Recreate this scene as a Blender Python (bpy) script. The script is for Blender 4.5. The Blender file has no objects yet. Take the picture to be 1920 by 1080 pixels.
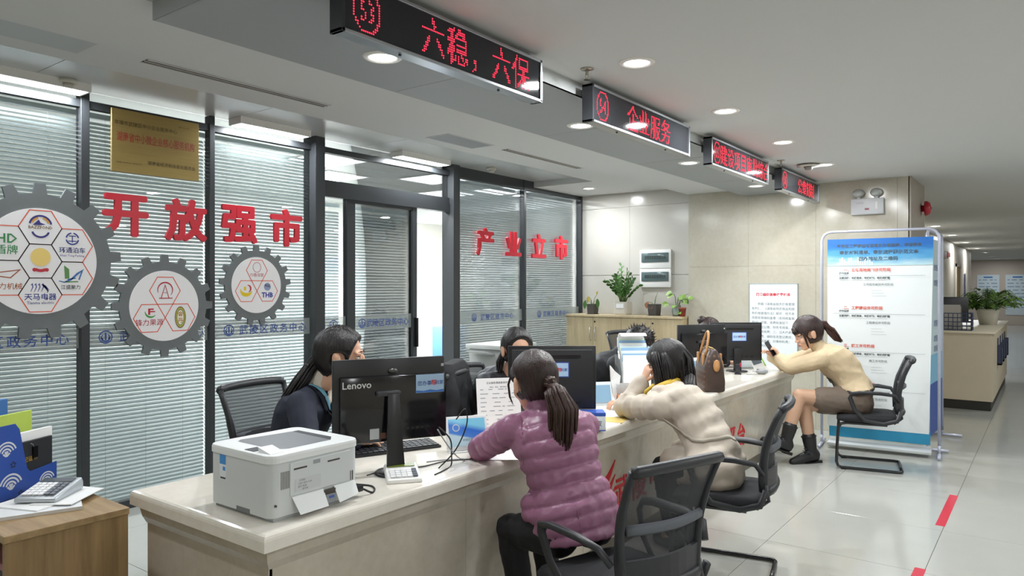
import bpy, bmesh, math, random
import numpy as np
from mathutils import Vector, Matrix, Euler, noise

D = bpy.data
SC = bpy.context.scene
COL = SC.collection
R = math.radians
RND = random.Random(7)

# ------------------------------------------------------------------ camera
cam = D.cameras.new('camera')
cam.sensor_width = 36.0
cam.lens = 36.0 * 1350.0 / 1920.0
cam.clip_start = 0.05
cam.clip_end = 200
cam_ob = D.objects.new('camera', cam)
COL.objects.link(cam_ob)
cam_ob.location = (0, 0, 1.56)
cam_ob.rotation_euler = (R(89.92), 0, R(36.75 - 90.0))
SC.camera = cam_ob

# ------------------------------------------------------------------ world, exposure
wd = D.worlds.new('world')
wd.use_nodes = True
wd.node_tree.nodes['Background'].inputs[0].default_value = (0.9, 0.95, 1.0, 1)
wd.node_tree.nodes['Background'].inputs[1].default_value = 0.25
SC.world = wd
SC.view_settings.view_transform = 'Standard'
SC.view_settings.look = 'None'
SC.view_settings.exposure = 0.42
SC.view_settings.gamma = 1.0
SC.view_settings.use_curve_mapping = False
SC.cycles.max_bounces = 8
SC.cycles.diffuse_bounces = 5
SC.cycles.glossy_bounces = 4
SC.cycles.transmission_bounces = 6
SC.cycles.transparent_max_bounces = 16
SC.cycles.sample_clamp_indirect = 6.0
SC.cycles.caustics_reflective = False
SC.cycles.caustics_refractive = False
LK = 0.85      # one factor for all lamps


def lamp(name, loc, power, size, col=(0.975, 1.0, 1.015), size_y=None, parent=None, spread=180, up=False):
    l = D.lights.new(name, 'AREA')
    l.energy = power * LK
    l.color = col
    l.size = size
    if size_y:
        l.shape = 'RECTANGLE'
        l.size_y = size_y
    else:
        l.shape = 'DISK'
    l.spread = R(spread)
    o = D.objects.new(name, l)
    o.location = loc
    if up:
        o.rotation_euler = (math.pi, 0, 0)
    COL.objects.link(o)
    if parent:
        o.parent = parent
    return o


# ------------------------------------------------------------------ materials
def lin(h):
    if isinstance(h, str):
        c = [int(h[i:i + 2], 16) / 255 for i in (0, 2, 4)]
    else:
        c = [x / 255 for x in h]
    return tuple(x / 12.92 if x <= .04045 else ((x + .055) / 1.055) ** 2.4 for x in c)


MATS = {}


def mat(name, col, rough=.5, metal=0.0, spec=.5, var=None, bump=None, emit=0.0, coat=0.0, stretch=None, alpha=None):
    """var=(scale, amount[, second colour]); bump=(scale, strength)"""
    if name in MATS:
        return MATS[name]
    m = D.materials.new(name)
    m.use_nodes = True
    nt = m.node_tree
    N, L = nt.nodes, nt.links
    b = N['Principled BSDF']
    c = lin(col)
    b.inputs['Base Color'].default_value = (*c, 1)
    b.inputs['Roughness'].default_value = rough
    b.inputs['Metallic'].default_value = metal
    b.inputs['Specular IOR Level'].default_value = spec
    if coat:
        b.inputs['Coat Weight'].default_value = coat
        b.inputs['Coat Roughness'].default_value = .06
    if emit:
        b.inputs['Emission Color'].default_value = (*c, 1)
        b.inputs['Emission Strength'].default_value = emit
    vec = None
    if var or bump:
        tc = N.new('ShaderNodeTexCoord')
        vec = tc.outputs['Object']
        if stretch:
            mp = N.new('ShaderNodeMapping')
            mp.inputs['Scale'].default_value = stretch
            L.new(vec, mp.inputs['Vector'])
            vec = mp.outputs['Vector']
    if var:
        nz = N.new('ShaderNodeTexNoise')
        nz.inputs['Scale'].default_value = var[0]
        nz.inputs['Detail'].default_value = 5
        nz.inputs['Roughness'].default_value = .6
        L.new(vec, nz.inputs['Vector'])
        rmp = N.new('ShaderNodeValToRGB')
        rmp.color_ramp.elements[0].position = .3
        rmp.color_ramp.elements[1].position = .7
        if len(var) > 2:
            c2 = lin(var[2])
        else:
            c2 = tuple(x * (1 - var[1]) for x in c)
        c1 = tuple(min(1, x * (1 + (var[1] if len(var) < 3 else 0))) for x in c)
        rmp.color_ramp.elements[0].color = (*c2, 1)
        rmp.color_ramp.elements[1].color = (*c1, 1)
        L.new(nz.outputs['Fac'], rmp.inputs['Fac'])
        L.new(rmp.outputs['Color'], b.inputs['Base Color'])
    if bump:
        nz2 = N.new('ShaderNodeTexNoise')
        nz2.inputs['Scale'].default_value = bump[0]
        nz2.inputs['Detail'].default_value = 4
        L.new(vec, nz2.inputs['Vector'])
        bp = N.new('ShaderNodeBump')
        bp.inputs['Strength'].default_value = bump[1]
        bp.inputs['Distance'].default_value = .01
        L.new(nz2.outputs['Fac'], bp.inputs['Height'])
        L.new(bp.outputs['Normal'], b.inputs['Normal'])
    if alpha is not None:
        b.inputs['Alpha'].default_value = alpha
    MATS[name] = m
    return m


def emitter(name, col, strength):
    if name in MATS:
        return MATS[name]
    m = D.materials.new(name)
    m.use_nodes = True
    nt = m.node_tree
    nt.nodes.clear()
    e = nt.nodes.new('ShaderNodeEmission')
    e.inputs[0].default_value = (*lin(col), 1)
    e.inputs[1].default_value = strength
    o = nt.nodes.new('ShaderNodeOutputMaterial')
    nt.links.new(e.outputs[0], o.inputs[0])
    MATS[name] = m
    return m


def pane(name, tint=(1, 1, 1), refl=1.0, rough=.0, haze=0.0, ior=1.5):
    """thin clear pane: see-through with a fresnel reflection, haze = share of white diffuse film"""
    if name in MATS:
        return MATS[name]
    m = D.materials.new(name)
    m.use_nodes = True
    nt = m.node_tree
    nt.nodes.clear()
    N, L = nt.nodes, nt.links
    tr = N.new('ShaderNodeBsdfTransparent')
    tr.inputs[0].default_value = (*tint, 1)
    gl = N.new('ShaderNodeBsdfGlossy')
    gl.inputs['Roughness'].default_value = rough
    fr = N.new('ShaderNodeFresnel')
    fr.inputs['IOR'].default_value = ior
    mu = N.new('ShaderNodeMath')
    mu.operation = 'MULTIPLY'
    mu.inputs[1].default_value = refl
    L.new(fr.outputs[0], mu.inputs[0])
    base = tr.outputs[0]
    if haze:
        df = N.new('ShaderNodeBsdfDiffuse')
        df.inputs[0].default_value = (.75, .8, .8, 1)
        mh = N.new('ShaderNodeMixShader')
        mh.inputs[0].default_value = haze
        L.new(tr.outputs[0], mh.inputs[1])
        L.new(df.outputs[0], mh.inputs[2])
        base = mh.outputs[0]
    mx = N.new('ShaderNodeMixShader')
    L.new(mu.outputs[0], mx.inputs[0])
    L.new(base, mx.inputs[1])
    L.new(gl.outputs[0], mx.inputs[2])
    o = N.new('ShaderNodeOutputMaterial')
    L.new(mx.outputs[0], o.inputs[0])
    MATS[name] = m
    return m


def meshcloth(name, col, open_share):
    if name in MATS:
        return MATS[name]
    m = D.materials.new(name)
    m.use_nodes = True
    nt = m.node_tree
    N, L = nt.nodes, nt.links
    b = N['Principled BSDF']
    b.inputs['Base Color'].default_value = (*lin(col), 1)
    b.inputs['Roughness'].default_value = .7
    tr = N.new('ShaderNodeBsdfTransparent')
    mx = N.new('ShaderNodeMixShader')
    mx.inputs[0].default_value = open_share
    out = N['Material Output']
    L.new(b.outputs[0], mx.inputs[1])
    L.new(tr.outputs[0], mx.inputs[2])
    L.new(mx.outputs[0], out.inputs[0])
    MATS[name] = m
    return m


def marble(name, base, vein, rough=.18, scale=1.2, amount=.5, coat=.0, spec=.5):
    if name in MATS:
        return MATS[name]
    m = D.materials.new(name)
    m.use_nodes = True
    nt = m.node_tree
    N, L = nt.nodes, nt.links
    b = N['Principled BSDF']
    b.inputs['Roughness'].default_value = rough
    b.inputs['Specular IOR Level'].default_value = spec
    tc = N.new('ShaderNodeTexCoord')
    geo = N.new('ShaderNodeNewGeometry')
    n1 = N.new('ShaderNodeTexNoise')
    n1.inputs['Scale'].default_value = scale
    n1.inputs['Detail'].default_value = 8
    n1.inputs['Roughness'].default_value = .62
    n1.inputs['Distortion'].default_value = 1.2
    L.new(geo.outputs['Position'], n1.inputs['Vector'])
    n2 = N.new('ShaderNodeTexNoise')
    n2.inputs['Scale'].default_value = scale * 14
    n2.inputs['Detail'].default_value = 4
    L.new(geo.outputs['Position'], n2.inputs['Vector'])
    mx = N.new('ShaderNodeMix')
    mx.data_type = 'FLOAT'
    mx.inputs[0].default_value = .35
    L.new(n1.outputs['Fac'], mx.inputs[2])
    L.new(n2.outputs['Fac'], mx.inputs[3])
    rp = N.new('ShaderNodeValToRGB')
    rp.color_ramp.elements[0].position = .38
    rp.color_ramp.elements[1].position = .62
    cv, cb = lin(vein), lin(base)
    rp.color_ramp.elements[0].color = (*[cb[i] * (1 - amount) + cv[i] * amount for i in range(3)], 1)
    rp.color_ramp.elements[1].color = (*cb, 1)
    L.new(mx.outputs[0], rp.inputs['Fac'])
    L.new(rp.outputs['Color'], b.inputs['Base Color'])
    MATS[name] = m
    return m


def wood(name, c1, c2, scale=(1, 1, 1), rough=.4, freq=6.0, axis='X'):
    if name in MATS:
        return MATS[name]
    m = D.materials.new(name)
    m.use_nodes = True
    nt = m.node_tree
    N, L = nt.nodes, nt.links
    b = N['Principled BSDF']
    b.inputs['Roughness'].default_value = rough
    tc = N.new('ShaderNodeTexCoord')
    mp = N.new('ShaderNodeMapping')
    mp.inputs['Scale'].default_value = scale
    L.new(tc.outputs['Object'], mp.inputs['Vector'])
    n1 = N.new('ShaderNodeTexNoise')
    n1.inputs['Scale'].default_value = freq
    n1.inputs['Detail'].default_value = 6
    n1.inputs['Roughness'].default_value = .65
    L.new(mp.outputs['Vector'], n1.inputs['Vector'])
    rp = N.new('ShaderNodeValToRGB')
    rp.color_ramp.elements[0].position = .32
    rp.color_ramp.elements[1].position = .68
    rp.color_ramp.elements[0].color = (*lin(c1), 1)
    rp.color_ramp.elements[1].color = (*lin(c2), 1)
    L.new(n1.outputs['Fac'], rp.inputs['Fac'])
    L.new(rp.outputs['Color'], b.inputs['Base Color'])
    MATS[name] = m
    return m


# ------------------------------------------------------------------ geometry collector
class G:
    def __init__(s):
        s.v, s.f = [], []

    def add(s, verts, faces):
        k = len(s.v)
        s.v += [tuple(p) for p in verts]
        s.f += [tuple(i + k for i in f) for f in faces]
        return s

    def box(s, x0, x1, y0, y1, z0, z1):
        v = [(x, y, z) for x in (x0, x1) for y in (y0, y1) for z in (z0, z1)]
        return s.add(v, [(0, 1, 3, 2), (4, 6, 7, 5), (0, 4, 5, 1), (2, 3, 7, 6), (0, 2, 6, 4), (1, 5, 7, 3)])

    def obox(s, c, size, M=None):
        h = [x / 2 for x in size]
        v = [Vector((x, y, z)) for x in (-h[0], h[0]) for y in (-h[1], h[1]) for z in (-h[2], h[2])]
        if M is not None:
            v = [M @ p for p in v]
        v = [p + Vector(c) for p in v]
        return s.add(v, [(0, 1, 3, 2), (4, 6, 7, 5), (0, 4, 5, 1), (2, 3, 7, 6), (0, 2, 6, 4), (1, 5, 7, 3)])

    def loft(s, rings, cap=True):
        n = len(rings[0])
        v = [p for r in rings for p in r]
        f = []
        for i in range(len(rings) - 1):
            for j in range(n):
                a, b = i * n + j, i * n + (j + 1) % n
                f.append((a, b, b + n, a + n))
        if cap:
            f.append(tuple(reversed(range(n))))
            f.append(tuple(range((len(rings) - 1) * n, len(rings) * n)))
        return s.add(v, f)

    def tube(s, pts, r, n=8, flat=1.0, up=None, cap=True):
        pts = [Vector(p) for p in pts]
        m = len(pts)
        rs = list(r) if hasattr(r, '__len__') else [r] * m
        T = []
        for i in range(m):
            a = pts[max(0, i - 1)]
            b = pts[min(m - 1, i + 1)]
            t = b - a
            T.append(t.normalized() if t.length > 1e-9 else Vector((0, 0, 1)))
        ref = Vector(up) if up else (Vector((0, 0, 1)) if abs(T[0].z) < .9 else Vector((1, 0, 0)))
        u = (ref - T[0] * ref.dot(T[0])).normalized()
        rings = []
        for i in range(m):
            if i:
                u = (u - T[i] * u.dot(T[i]))
                u = u.normalized() if u.length > 1e-6 else T[i].orthogonal().normalized()
            w = T[i].cross(u)
            rings.append([pts[i] + u * (rs[i] * flat * math.cos(2 * math.pi * k / n)) + w * (rs[i] * math.sin(2 * math.pi * k / n)) for k in range(n)])
        return s.loft(rings, cap)

    def ell(s, c, r, M=None, nu=16, nv=10):
        c = Vector(c)
        r = (r, r, r) if not hasattr(r, '__len__') else r
        rings = []
        v = []
        for i in range(1, nv):
            th = math.pi * i / nv
            for j in range(nu):
                ph = 2 * math.pi * j / nu
                v.append(Vector((r[0] * math.sin(th) * math.cos(ph), r[1] * math.sin(th) * math.sin(ph), -r[2] * math.cos(th))))
        v += [Vector((0, 0, -r[2])), Vector((0, 0, r[2]))]
        if M is not None:
            v = [M @ p for p in v]
        v = [p + c for p in v]
        f = []
        for i in range(nv - 2):
            for j in range(nu):
                a, b = i * nu + j, i * nu + (j + 1) % nu
                f.append((a, b, b + nu, a + nu))
        q = (nv - 1) * nu
        for j in range(nu):
            f.append((q, (j + 1) % nu, j))
            f.append((q + 1, (nv - 2) * nu + j, (nv - 2) * nu + (j + 1) % nu))
        return s.add(v, f)

    def lathe(s, prof, n=24, c=(0, 0, 0), M=None):
        c = Vector(c)
        rings = []
        for r_, z in prof:
            ring = [Vector((r_ * math.cos(2 * math.pi * k / n), r_ * math.sin(2 * math.pi * k / n), z)) for k in range(n)]
            if M is not None:
                ring = [M @ p for p in ring]
            rings.append([p + c for p in ring])
        return s.loft(rings)

    def prism(s, poly, w0, w1, fn):
        n = len(poly)
        v = [fn(u, w, w0) for u, w in poly] + [fn(u, w, w1) for u, w in poly]
        f = [tuple(reversed(range(n))), tuple(range(n, 2 * n))]
        for i in range(n):
            j = (i + 1) % n
            f.append((i, j, j + n, i + n))
        return s.add(v, f)

    # flat print in the local xy plane at height z
    def poly(s, pts, z=0.0):
        return s.add([(p[0], p[1], z) for p in pts], [tuple(range(len(pts)))])

    def stroke(s, pts, w, z=0.0, closed=False):
        n = len(pts)
        P = [Vector((p[0], p[1])) for p in pts]
        a, b = [], []
        for i in range(n):
            p0 = P[i - 1] if (i or closed) else P[i]
            p1 = P[(i + 1) % n] if (i < n - 1 or closed) else P[i]
            d0 = (P[i] - p0)
            d1 = (p1 - P[i])
            d0 = d0.normalized() if d0.length > 1e-9 else d1.normalized()
            d1 = d1.normalized() if d1.length > 1e-9 else d0
            t = (d0 + d1)
            t = t.normalized() if t.length > 1e-6 else d0
            nn = Vector((-t.y, t.x))
            k = w[i] / 2 if hasattr(w, '__len__') else w / 2
            k = k / max(.35, abs(nn.dot(Vector((-d0.y, d0.x)))))
            a.append(P[i] + nn * k)
            b.append(P[i] - nn * k)
        v = [(p.x, p.y, z) for p in a] + [(p.x, p.y, z) for p in b]
        f = []
        for i in range(n if closed else n - 1):
            j = (i + 1) % n
            f.append((i + n, j + n, j, i))
        return s.add(v, f)

    def disc(s, c, r, z=0.0, n=40, ry=None):
        ry = ry or r
        return s.poly([(c[0] + r * math.cos(2 * math.pi * k / n), c[1] + ry * math.sin(2 * math.pi * k / n)) for k in range(n)], z)

    def arc(s, c, r, a0, a1, w, z=0.0, n=24, ry=None):
        ry = ry or r
        pts = [(c[0] + r * math.cos(R(a0 + (a1 - a0) * k / n)), c[1] + ry * math.sin(R(a0 + (a1 - a0) * k / n))) for k in range(n + 1)]
        return s.stroke(pts, w, z)

    def mesh(s, name):
        me = D.meshes.new(name)
        me.from_pydata([tuple(p) for p in s.v], [], s.f)
        me.update()
        return me

    def out(s, name, m, parent=None, smooth=False, bevel=0.0, seg=2, loc=None, rot=None, M=None):
        me = s.mesh(name)
        if bevel:
            bm = bmesh.new()
            bm.from_mesh(me)
            bmesh.ops.recalc_face_normals(bm, faces=bm.faces)
            es = [e for e in bm.edges if len(e.link_faces) == 2 and e.calc_face_angle(0) > R(28)]
            bmesh.ops.bevel(bm, geom=es, offset=bevel, segments=seg, profile=.5, affect='EDGES', clamp_overlap=True)
            bm.to_mesh(me)
            bm.free()
        return place(name, me, m, parent, smooth or bool(bevel), loc, rot, M, angle=R(35) if not smooth else None)


def place(name, me, m, parent=None, smooth=False, loc=None, rot=None, M=None, angle=None):
    if m is not None and not me.materials:
        me.materials.append(m)
    if smooth:
        me.shade_smooth() if angle is None else me.shade_smooth()
        if angle is not None:
            try:
                me.set_sharp_from_angle(angle=angle)
            except Exception:
                pass
    o = D.objects.new(name, me)
    COL.objects.link(o)
    if parent is not None:
        o.parent = parent
    if M is not None:
        o.matrix_local = M
    else:
        if loc is not None:
            o.location = loc
        if rot is not None:
            o.rotation_euler = rot
    return o


def thing(name, label, cat, loc=(0, 0, 0), rz=0.0, group=None):
    o = D.objects.new(name, None)
    o.empty_display_size = .05
    COL.objects.link(o)
    o.location = loc
    o.rotation_euler = (0, 0, rz)
    o['label'] = label
    o['category'] = cat
    if group:
        o['group'] = group
    return o


def tag(o, label, cat, group=None):
    o['label'] = label
    o['category'] = cat
    if group:
        o['group'] = group
    return o


def struct(o, label=None, cat=None):
    o['kind'] = 'structure'
    if label:
        o['label'] = label
    if cat:
        o['category'] = cat
    return o


def root_struct(name, label, cat, loc=(0, 0, 0)):
    o = D.objects.new(name, None)
    o.empty_display_size = .05
    COL.objects.link(o)
    o.location = loc
    return struct(o, label, cat)


def copy_tree(o, parent=None):
    c = o.copy()
    COL.objects.link(c)
    c.parent = parent
    for ch in o.children:
        copy_tree(ch, c)
    return c


# ------------------------------------------------------------------ lettering
FACE_Y = Euler((R(90), 0, 0)).to_matrix().to_4x4()            # reads from the -Y side
FACE_X = (Euler((0, 0, R(-90))).to_matrix() @ Euler((R(90), 0, 0)).to_matrix()).to_4x4()   # reads from the -X side


def text_mesh(body, size, bold=0.0, extrude=0.0, wscale=1.0, spacing=1.0, res=2, lines=1.0, align='CENTER', center=True):
    c = D.curves.new('t', type='FONT')
    c.body = body
    c.offset = bold
    c.extrude = extrude / size if size else 0
    c.resolution_u = res
    c.space_character = spacing
    c.space_line = lines
    c.align_x = align
    o = D.objects.new('t', c)
    src = o.to_mesh()
    me = src.copy() if False else D.meshes.new('lettering')
    nv = len(src.vertices)
    co = np.empty(nv * 3)
    src.vertices.foreach_get('co', co)
    co = co.reshape(-1, 3)
    fc = [tuple(p.vertices) for p in src.polygons]
    o.to_mesh_clear()
    D.objects.remove(o)
    D.curves.remove(c)
    co = co * size
    co[:, 0] *= wscale
    if center and nv:
        lo, hi = co.min(0), co.max(0)
        co[:, 1] -= (lo[1] + hi[1]) / 2
        if align == 'CENTER':
            co[:, 0] -= (lo[0] + hi[0]) / 2
    me.from_pydata(co.tolist(), [], fc)
    me.update()
    return me


def spaced(name, body, step, size, m, parent, M, **k):
    ms = []
    for i, ch in enumerate(body):
        me = text_mesh(ch, size, **k)
        me.transform(T((i - (len(body) - 1) / 2) * step, 0, 0))
        ms.append(me)
    me = join_meshes(name, ms)
    return place(name, me, m, parent, M=M)


def fat_letters(name, body, size, m, parent, M, grow=.01, **k):
    ms = []
    for dx, dy in ((0, 0), (1, 0), (-1, 0), (0, 1), (0, -1), (.7, .7), (-.7, .7), (.7, -.7), (-.7, -.7)):
        me = text_mesh(body, size, **k)
        me.transform(T(dx * grow, dy * grow, (dx + 2 * dy) * 2e-5))
        ms.append(me)
    return place(name, join_meshes(name, ms), m, parent, M=M)


def letters(name, body, size, m, parent, M, **k):
    me = text_mesh(body, size, **k)
    me.name = name
    return place(name, me, m, parent, M=M)


def T(x, y, z):
    return Matrix.Translation((x, y, z))


def led_dots(body, size, pitch, wscale=1.0, bold=.0, thresh=.38, ss=4):
    """dot positions (u, v) of a text shown on an LED grid"""
    me = text_mesh(body, size, bold=bold, wscale=wscale)
    me.calc_loop_triangles()
    co = np.empty(len(me.vertices) * 3)
    me.vertices.foreach_get('co', co)
    co = co.reshape(-1, 3)[:, :2]
    tri = np.array([t.vertices[:] for t in me.loop_triangles])
    D.meshes.remove(me)
    lo, hi = co.min(0) - pitch, co.max(0) + pitch
    nx, ny = int((hi[0] - lo[0]) / pitch) + 1, int((hi[1] - lo[1]) / pitch) + 1
    gx = lo[0] + (np.arange(nx * ss) + .5) * pitch / ss
    gy = lo[1] + (np.arange(ny * ss) + .5) * pitch / ss
    hit = np.zeros((ny * ss, nx * ss), bool)
    for a, b, c in tri:
        A, B, Cc = co[a], co[b], co[c]
        x0, x1 = min(A[0], B[0], Cc[0]), max(A[0], B[0], Cc[0])
        y0, y1 = min(A[1], B[1], Cc[1]), max(A[1], B[1], Cc[1])
        i0, i1 = np.searchsorted(gx, x0), np.searchsorted(gx, x1)
        j0, j1 = np.searchsorted(gy, y0), np.searchsorted(gy, y1)
        if i1 <= i0 or j1 <= j0:
            continue
        X, Y = np.meshgrid(gx[i0:i1], gy[j0:j1])
        d = lambda P, Q: (Q[0] - P[0]) * (Y - P[1]) - (Q[1] - P[1]) * (X - P[0])
        s1, s2, s3 = d(A, B), d(B, Cc), d(Cc, A)
        hit[j0:j1, i0:i1] |= ((s1 >= 0) & (s2 >= 0) & (s3 >= 0)) | ((s1 <= 0) & (s2 <= 0) & (s3 <= 0))
    cov = hit.reshape(ny, ss, nx, ss).mean((1, 3))
    jj, ii = np.where(cov > thresh)
    return [(lo[0] + (i + .5) * pitch, lo[1] + (j + .5) * pitch) for i, j in zip(ii, jj)]


# ------------------------------------------------------------------ remeshing (organic shapes)
TMP = D.scenes.new('tmp')


def remesh(g, vox, smooth_it=4, disp=None):
    me = g.mesh('r')
    o = D.objects.new('r', me)
    TMP.collection.objects.link(o)
    md = o.modifiers.new('r', 'REMESH')
    md.mode = 'VOXEL'
    md.voxel_size = vox
    if smooth_it:
        sm = o.modifiers.new('s', 'SMOOTH')
        sm.factor = .5
        sm.iterations = smooth_it
    vl = TMP.view_layers[0]
    vl.update()
    dg = vl.depsgraph
    dg.update()
    out = D.meshes.new_from_object(o.evaluated_get(dg))
    D.objects.remove(o)
    D.meshes.remove(me)
    if disp:
        n = len(out.vertices)
        co = np.empty(n * 3)
        no = np.empty(n * 3)
        out.vertices.foreach_get('co', co)
        out.vertices.foreach_get('normal', no)
        co = disp(co.reshape(-1, 3), no.reshape(-1, 3))
        out.vertices.foreach_set('co', np.ascontiguousarray(co, dtype=np.float64).ravel())
        out.update()
    return out


def join_meshes(name, ms):
    v, f, k = [], [], 0
    for me in ms:
        n = len(me.vertices)
        co = np.empty(n * 3)
        me.vertices.foreach_get('co', co)
        v += co.reshape(-1, 3).tolist()
        f += [tuple(i + k for i in p.vertices) for p in me.polygons]
        k += n
        D.meshes.remove(me)
    out = D.meshes.new(name)
    out.from_pydata(v, [], f)
    out.update()
    return out

# ================================================================== THE SETTING
M_ceil = mat('ceiling_paint', 'd0d1d0', .8)
M_ceil_grey = mat('soffit_panel', '9a9ea0', .55)
M_ceil_gloss = mat('ceiling_gloss_panel', 'c3c6c6', .22, spec=.6)
M_frame = mat('dark_frame', '3a3d40', .38, spec=.4)
M_frame_edge = mat('black_gasket', '0d0d0f', .5)
M_white = mat('white_paint', 'e6e4de', .55)
M_slab = mat('cream_wall_tile', 'c4c2bb', .16, spec=.5, var=(2.0, .03))
M_grout = mat('white_grout', 'f2efe8', .6)
M_beige = marble('beige_marble', 'c2bdaf', 'b0a895', rough=.14, scale=1.6, amount=.55)
M_counter = marble('counter_marble', 'c3bbad', 'aba08d', rough=.16, scale=2.2, amount=.5)
M_counter_top = marble('countertop_marble', 'e7e2d8', 'd5ccbc', rough=.07, scale=2.0, amount=.5)
M_red = mat('red_acrylic', 'd0283a', .3, spec=.4)
M_blueprint = mat('blue_print', '39549a', .5)

TS = 0.843
TX0, TY0 = 4.49 - 8 * TS, 0.55 - 8 * TS


def floor_material():
    m = D.materials.new('polished_floor_tile')
    m.use_nodes = True
    nt = m.node_tree
    N, L = nt.nodes, nt.links
    b = N['Principled BSDF']
    b.inputs['Roughness'].default_value = .13
    b.inputs['Specular IOR Level'].default_value = .5
    geo = N.new('ShaderNodeNewGeometry')
    mp = N.new('ShaderNodeMapping')
    mp.inputs['Location'].default_value = (-TX0 / TS, -TY0 / TS, 0)
    mp.inputs['Scale'].default_value = (1 / TS, 1 / TS, 1)
    L.new(geo.outputs['Position'], mp.inputs['Vector'])
    br = N.new('ShaderNodeTexBrick')
    br.offset = 0
    br.inputs['Scale'].default_value = 1
    br.inputs['Mortar Size'].default_value = .0022
    br.inputs['Brick Width'].default_value = 1
    br.inputs['Row Height'].default_value = 1
    br.inputs['Color1'].default_value = (*lin('b4b6b0'), 1)
    br.inputs['Color2'].default_value = (*lin('b7b8b2'), 1)
    br.inputs['Mortar'].default_value = (*lin('a7a69b'), 1)
    L.new(mp.outputs['Vector'], br.inputs['Vector'])
    nz = N.new('ShaderNodeTexNoise')
    nz.inputs['Scale'].default_value = 3
    nz.inputs['Detail'].default_value = 6
    L.new(geo.outputs['Position'], nz.inputs['Vector'])
    mx = N.new('ShaderNodeMix')
    mx.data_type = 'RGBA'
    mx.blend_type = 'MULTIPLY'
    mx.inputs[0].default_value = .12
    L.new(br.outputs['Color'], mx.inputs[6])
    L.new(nz.outputs['Fac'], mx.inputs[7])
    L.new(mx.outputs[2], b.inputs['Base Color'])
    return m


M_floor = floor_material()
fl = G().box(-2.5, 40, -4.6, 9.2, -.2, -.004).out('floor', M_floor)
struct(fl, 'polished cream porcelain tile floor', 'floor')
tile_me = None
tiles = [(i, j) for i in range(5, 19) for j in range(7, 10)] + [(i, j) for i in range(4, 7) for j in range(10, 14)]
for i, j in tiles:
    if tile_me is None:
        g_ = .0012
        o = G().box(g_, TS - g_, g_, TS - g_, -.004, 0).out('floor_tile', M_floor, fl, bevel=.0008, seg=1)
        tile_me = o.data
    else:
        o = D.objects.new('floor_tile', tile_me)
        COL.objects.link(o)
        o.parent = fl
    o.location = (TX0 + i * TS, TY0 + j * TS, 0)

# ---- ceilings
struct(G().box(-2.5, 40, -4.6, 2.09, 2.69, 2.9).box(-2.5, 1.43, 2.09, 2.84, 2.69, 2.9).box(8.58, 40, 2.09, 9.2, 2.69, 2.9).out('ceiling', M_ceil),
       'flat grey-white hall ceiling with rows of downlights', 'ceiling')
struct(G().box(-2.5, 8.56, 2.84, 3.53, 2.685, 3.0).out('ceiling', M_ceil), 'pale dropped ceiling band behind the grey soffit', 'ceiling')
struct(G().box(-2.5, 8.56, 3.53, 4.34, 2.81, 3.0).box(7.41, 8.56, 4.34, 5.19, 2.81, 3.0).out('ceiling', M_ceil), 'pale inner ceiling over the staff side', 'ceiling')
gc = struct(G().box(-2.5, 10, 4.34, 9.2, 2.885, 3.0).out('ceiling', M_ceil_gloss), 'glossy panelled ceiling strip along the glass partition', 'ceiling')
for k in range(6):
    x0 = -1.0 + k * 1.4
    G().box(x0 + .003, x0 + 1.397, 4.345, 5.2, 2.88, 2.885).out('ceiling_panel', M_ceil_gloss, gc)
sf = root_struct('trim_1', 'grey boxed soffit running above the counter', 'soffit')
G().box(1.434, 8.3, 2.096, 2.83, 2.62, 2.9).out('soffit_core', mat('soffit_joint', '6d6f6e', .8), sf)
xs = [1.43, 2.74, 4.17, 5.6, 7.04, 8.3]
for a, b in zip(xs[:-1], xs[1:]):
    G().box(a + .002, b - .002, 2.09, 2.84, 2.614, 2.62).out('soffit_panel', M_ceil_grey, sf)
G().box(1.43, 8.3, 2.09, 2.096, 2.614, 2.69).out('fascia', mat('pale_fascia', 'c4c8c8', .45), sf)
G().box(1.43, 1.434, 2.09, 2.84, 2.614, 2.9).out('end_panel', M_ceil_grey, sf)

# ---- solid walls
wb = struct(G().box(8.575, 8.75, 3.3, 5.35, 0, 3).out('wall_back', M_grout), 'cream tiled wall behind the plants with white joints', 'wall')
zz = [0, .817, 1.717, 2.617, 2.82]
for a, b in zip(zz[:-1], zz[1:]):
    for y0, y1 in ((3.3, 4.45), (4.452, 5.25)):
        G().box(8.56, 8.575, y0, y1, a + .005, b - .005).out('wall_tile', M_slab, wb)
we = struct(G().box(8.31, 8.56, 1.155, 3.51, 0, 2.9).out('wall_end', mat('beige_joint', 'cdbf9f', .5)), 'beige marble wall with the fee notice and emergency lamp', 'wall')
yy = [1.145, 1.255, 2.05, 2.79, 3.52]
zz = [0, .9, 1.8, 2.72]
for a, b in zip(yy[:-1], yy[1:]):
    for c, d in zip(zz[:-1], zz[1:]):
        G().box(8.3, 8.312, a + .0008, b - .0008, c + .0008, d - .0008).out('marble_slab', M_beige, we)
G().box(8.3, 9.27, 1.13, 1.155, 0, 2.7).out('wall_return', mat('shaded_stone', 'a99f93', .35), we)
G().box(8.312, 8.56, 3.51, 3.522, 0, 2.7).out('wall_return', M_slab, we)
M_cream = mat('cream_paint', 'ddd6c8', .6, var=(1.5, .03))
wl = struct(G().box(9.27, 27, 2.0, 2.2, 0, 2.69).box(9.25, 9.3, 1.13, 2.2, 0, 2.69).out('wall_left', M_cream), 'cream corridor wall beyond the marble column', 'wall')
struct(G().box(36, 36.2, -4.6, 9.2, 0, 2.69).out('wall_far', mat('far_wall_paint', 'b9aea3', .6)), 'pale brown wall at the far end of the hall', 'wall')
struct(G().box(-2.5, 36, -4.8, -4.6, 0, 2.9).out('wall_right', M_cream), 'cream side wall of the hall', 'wall')
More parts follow.
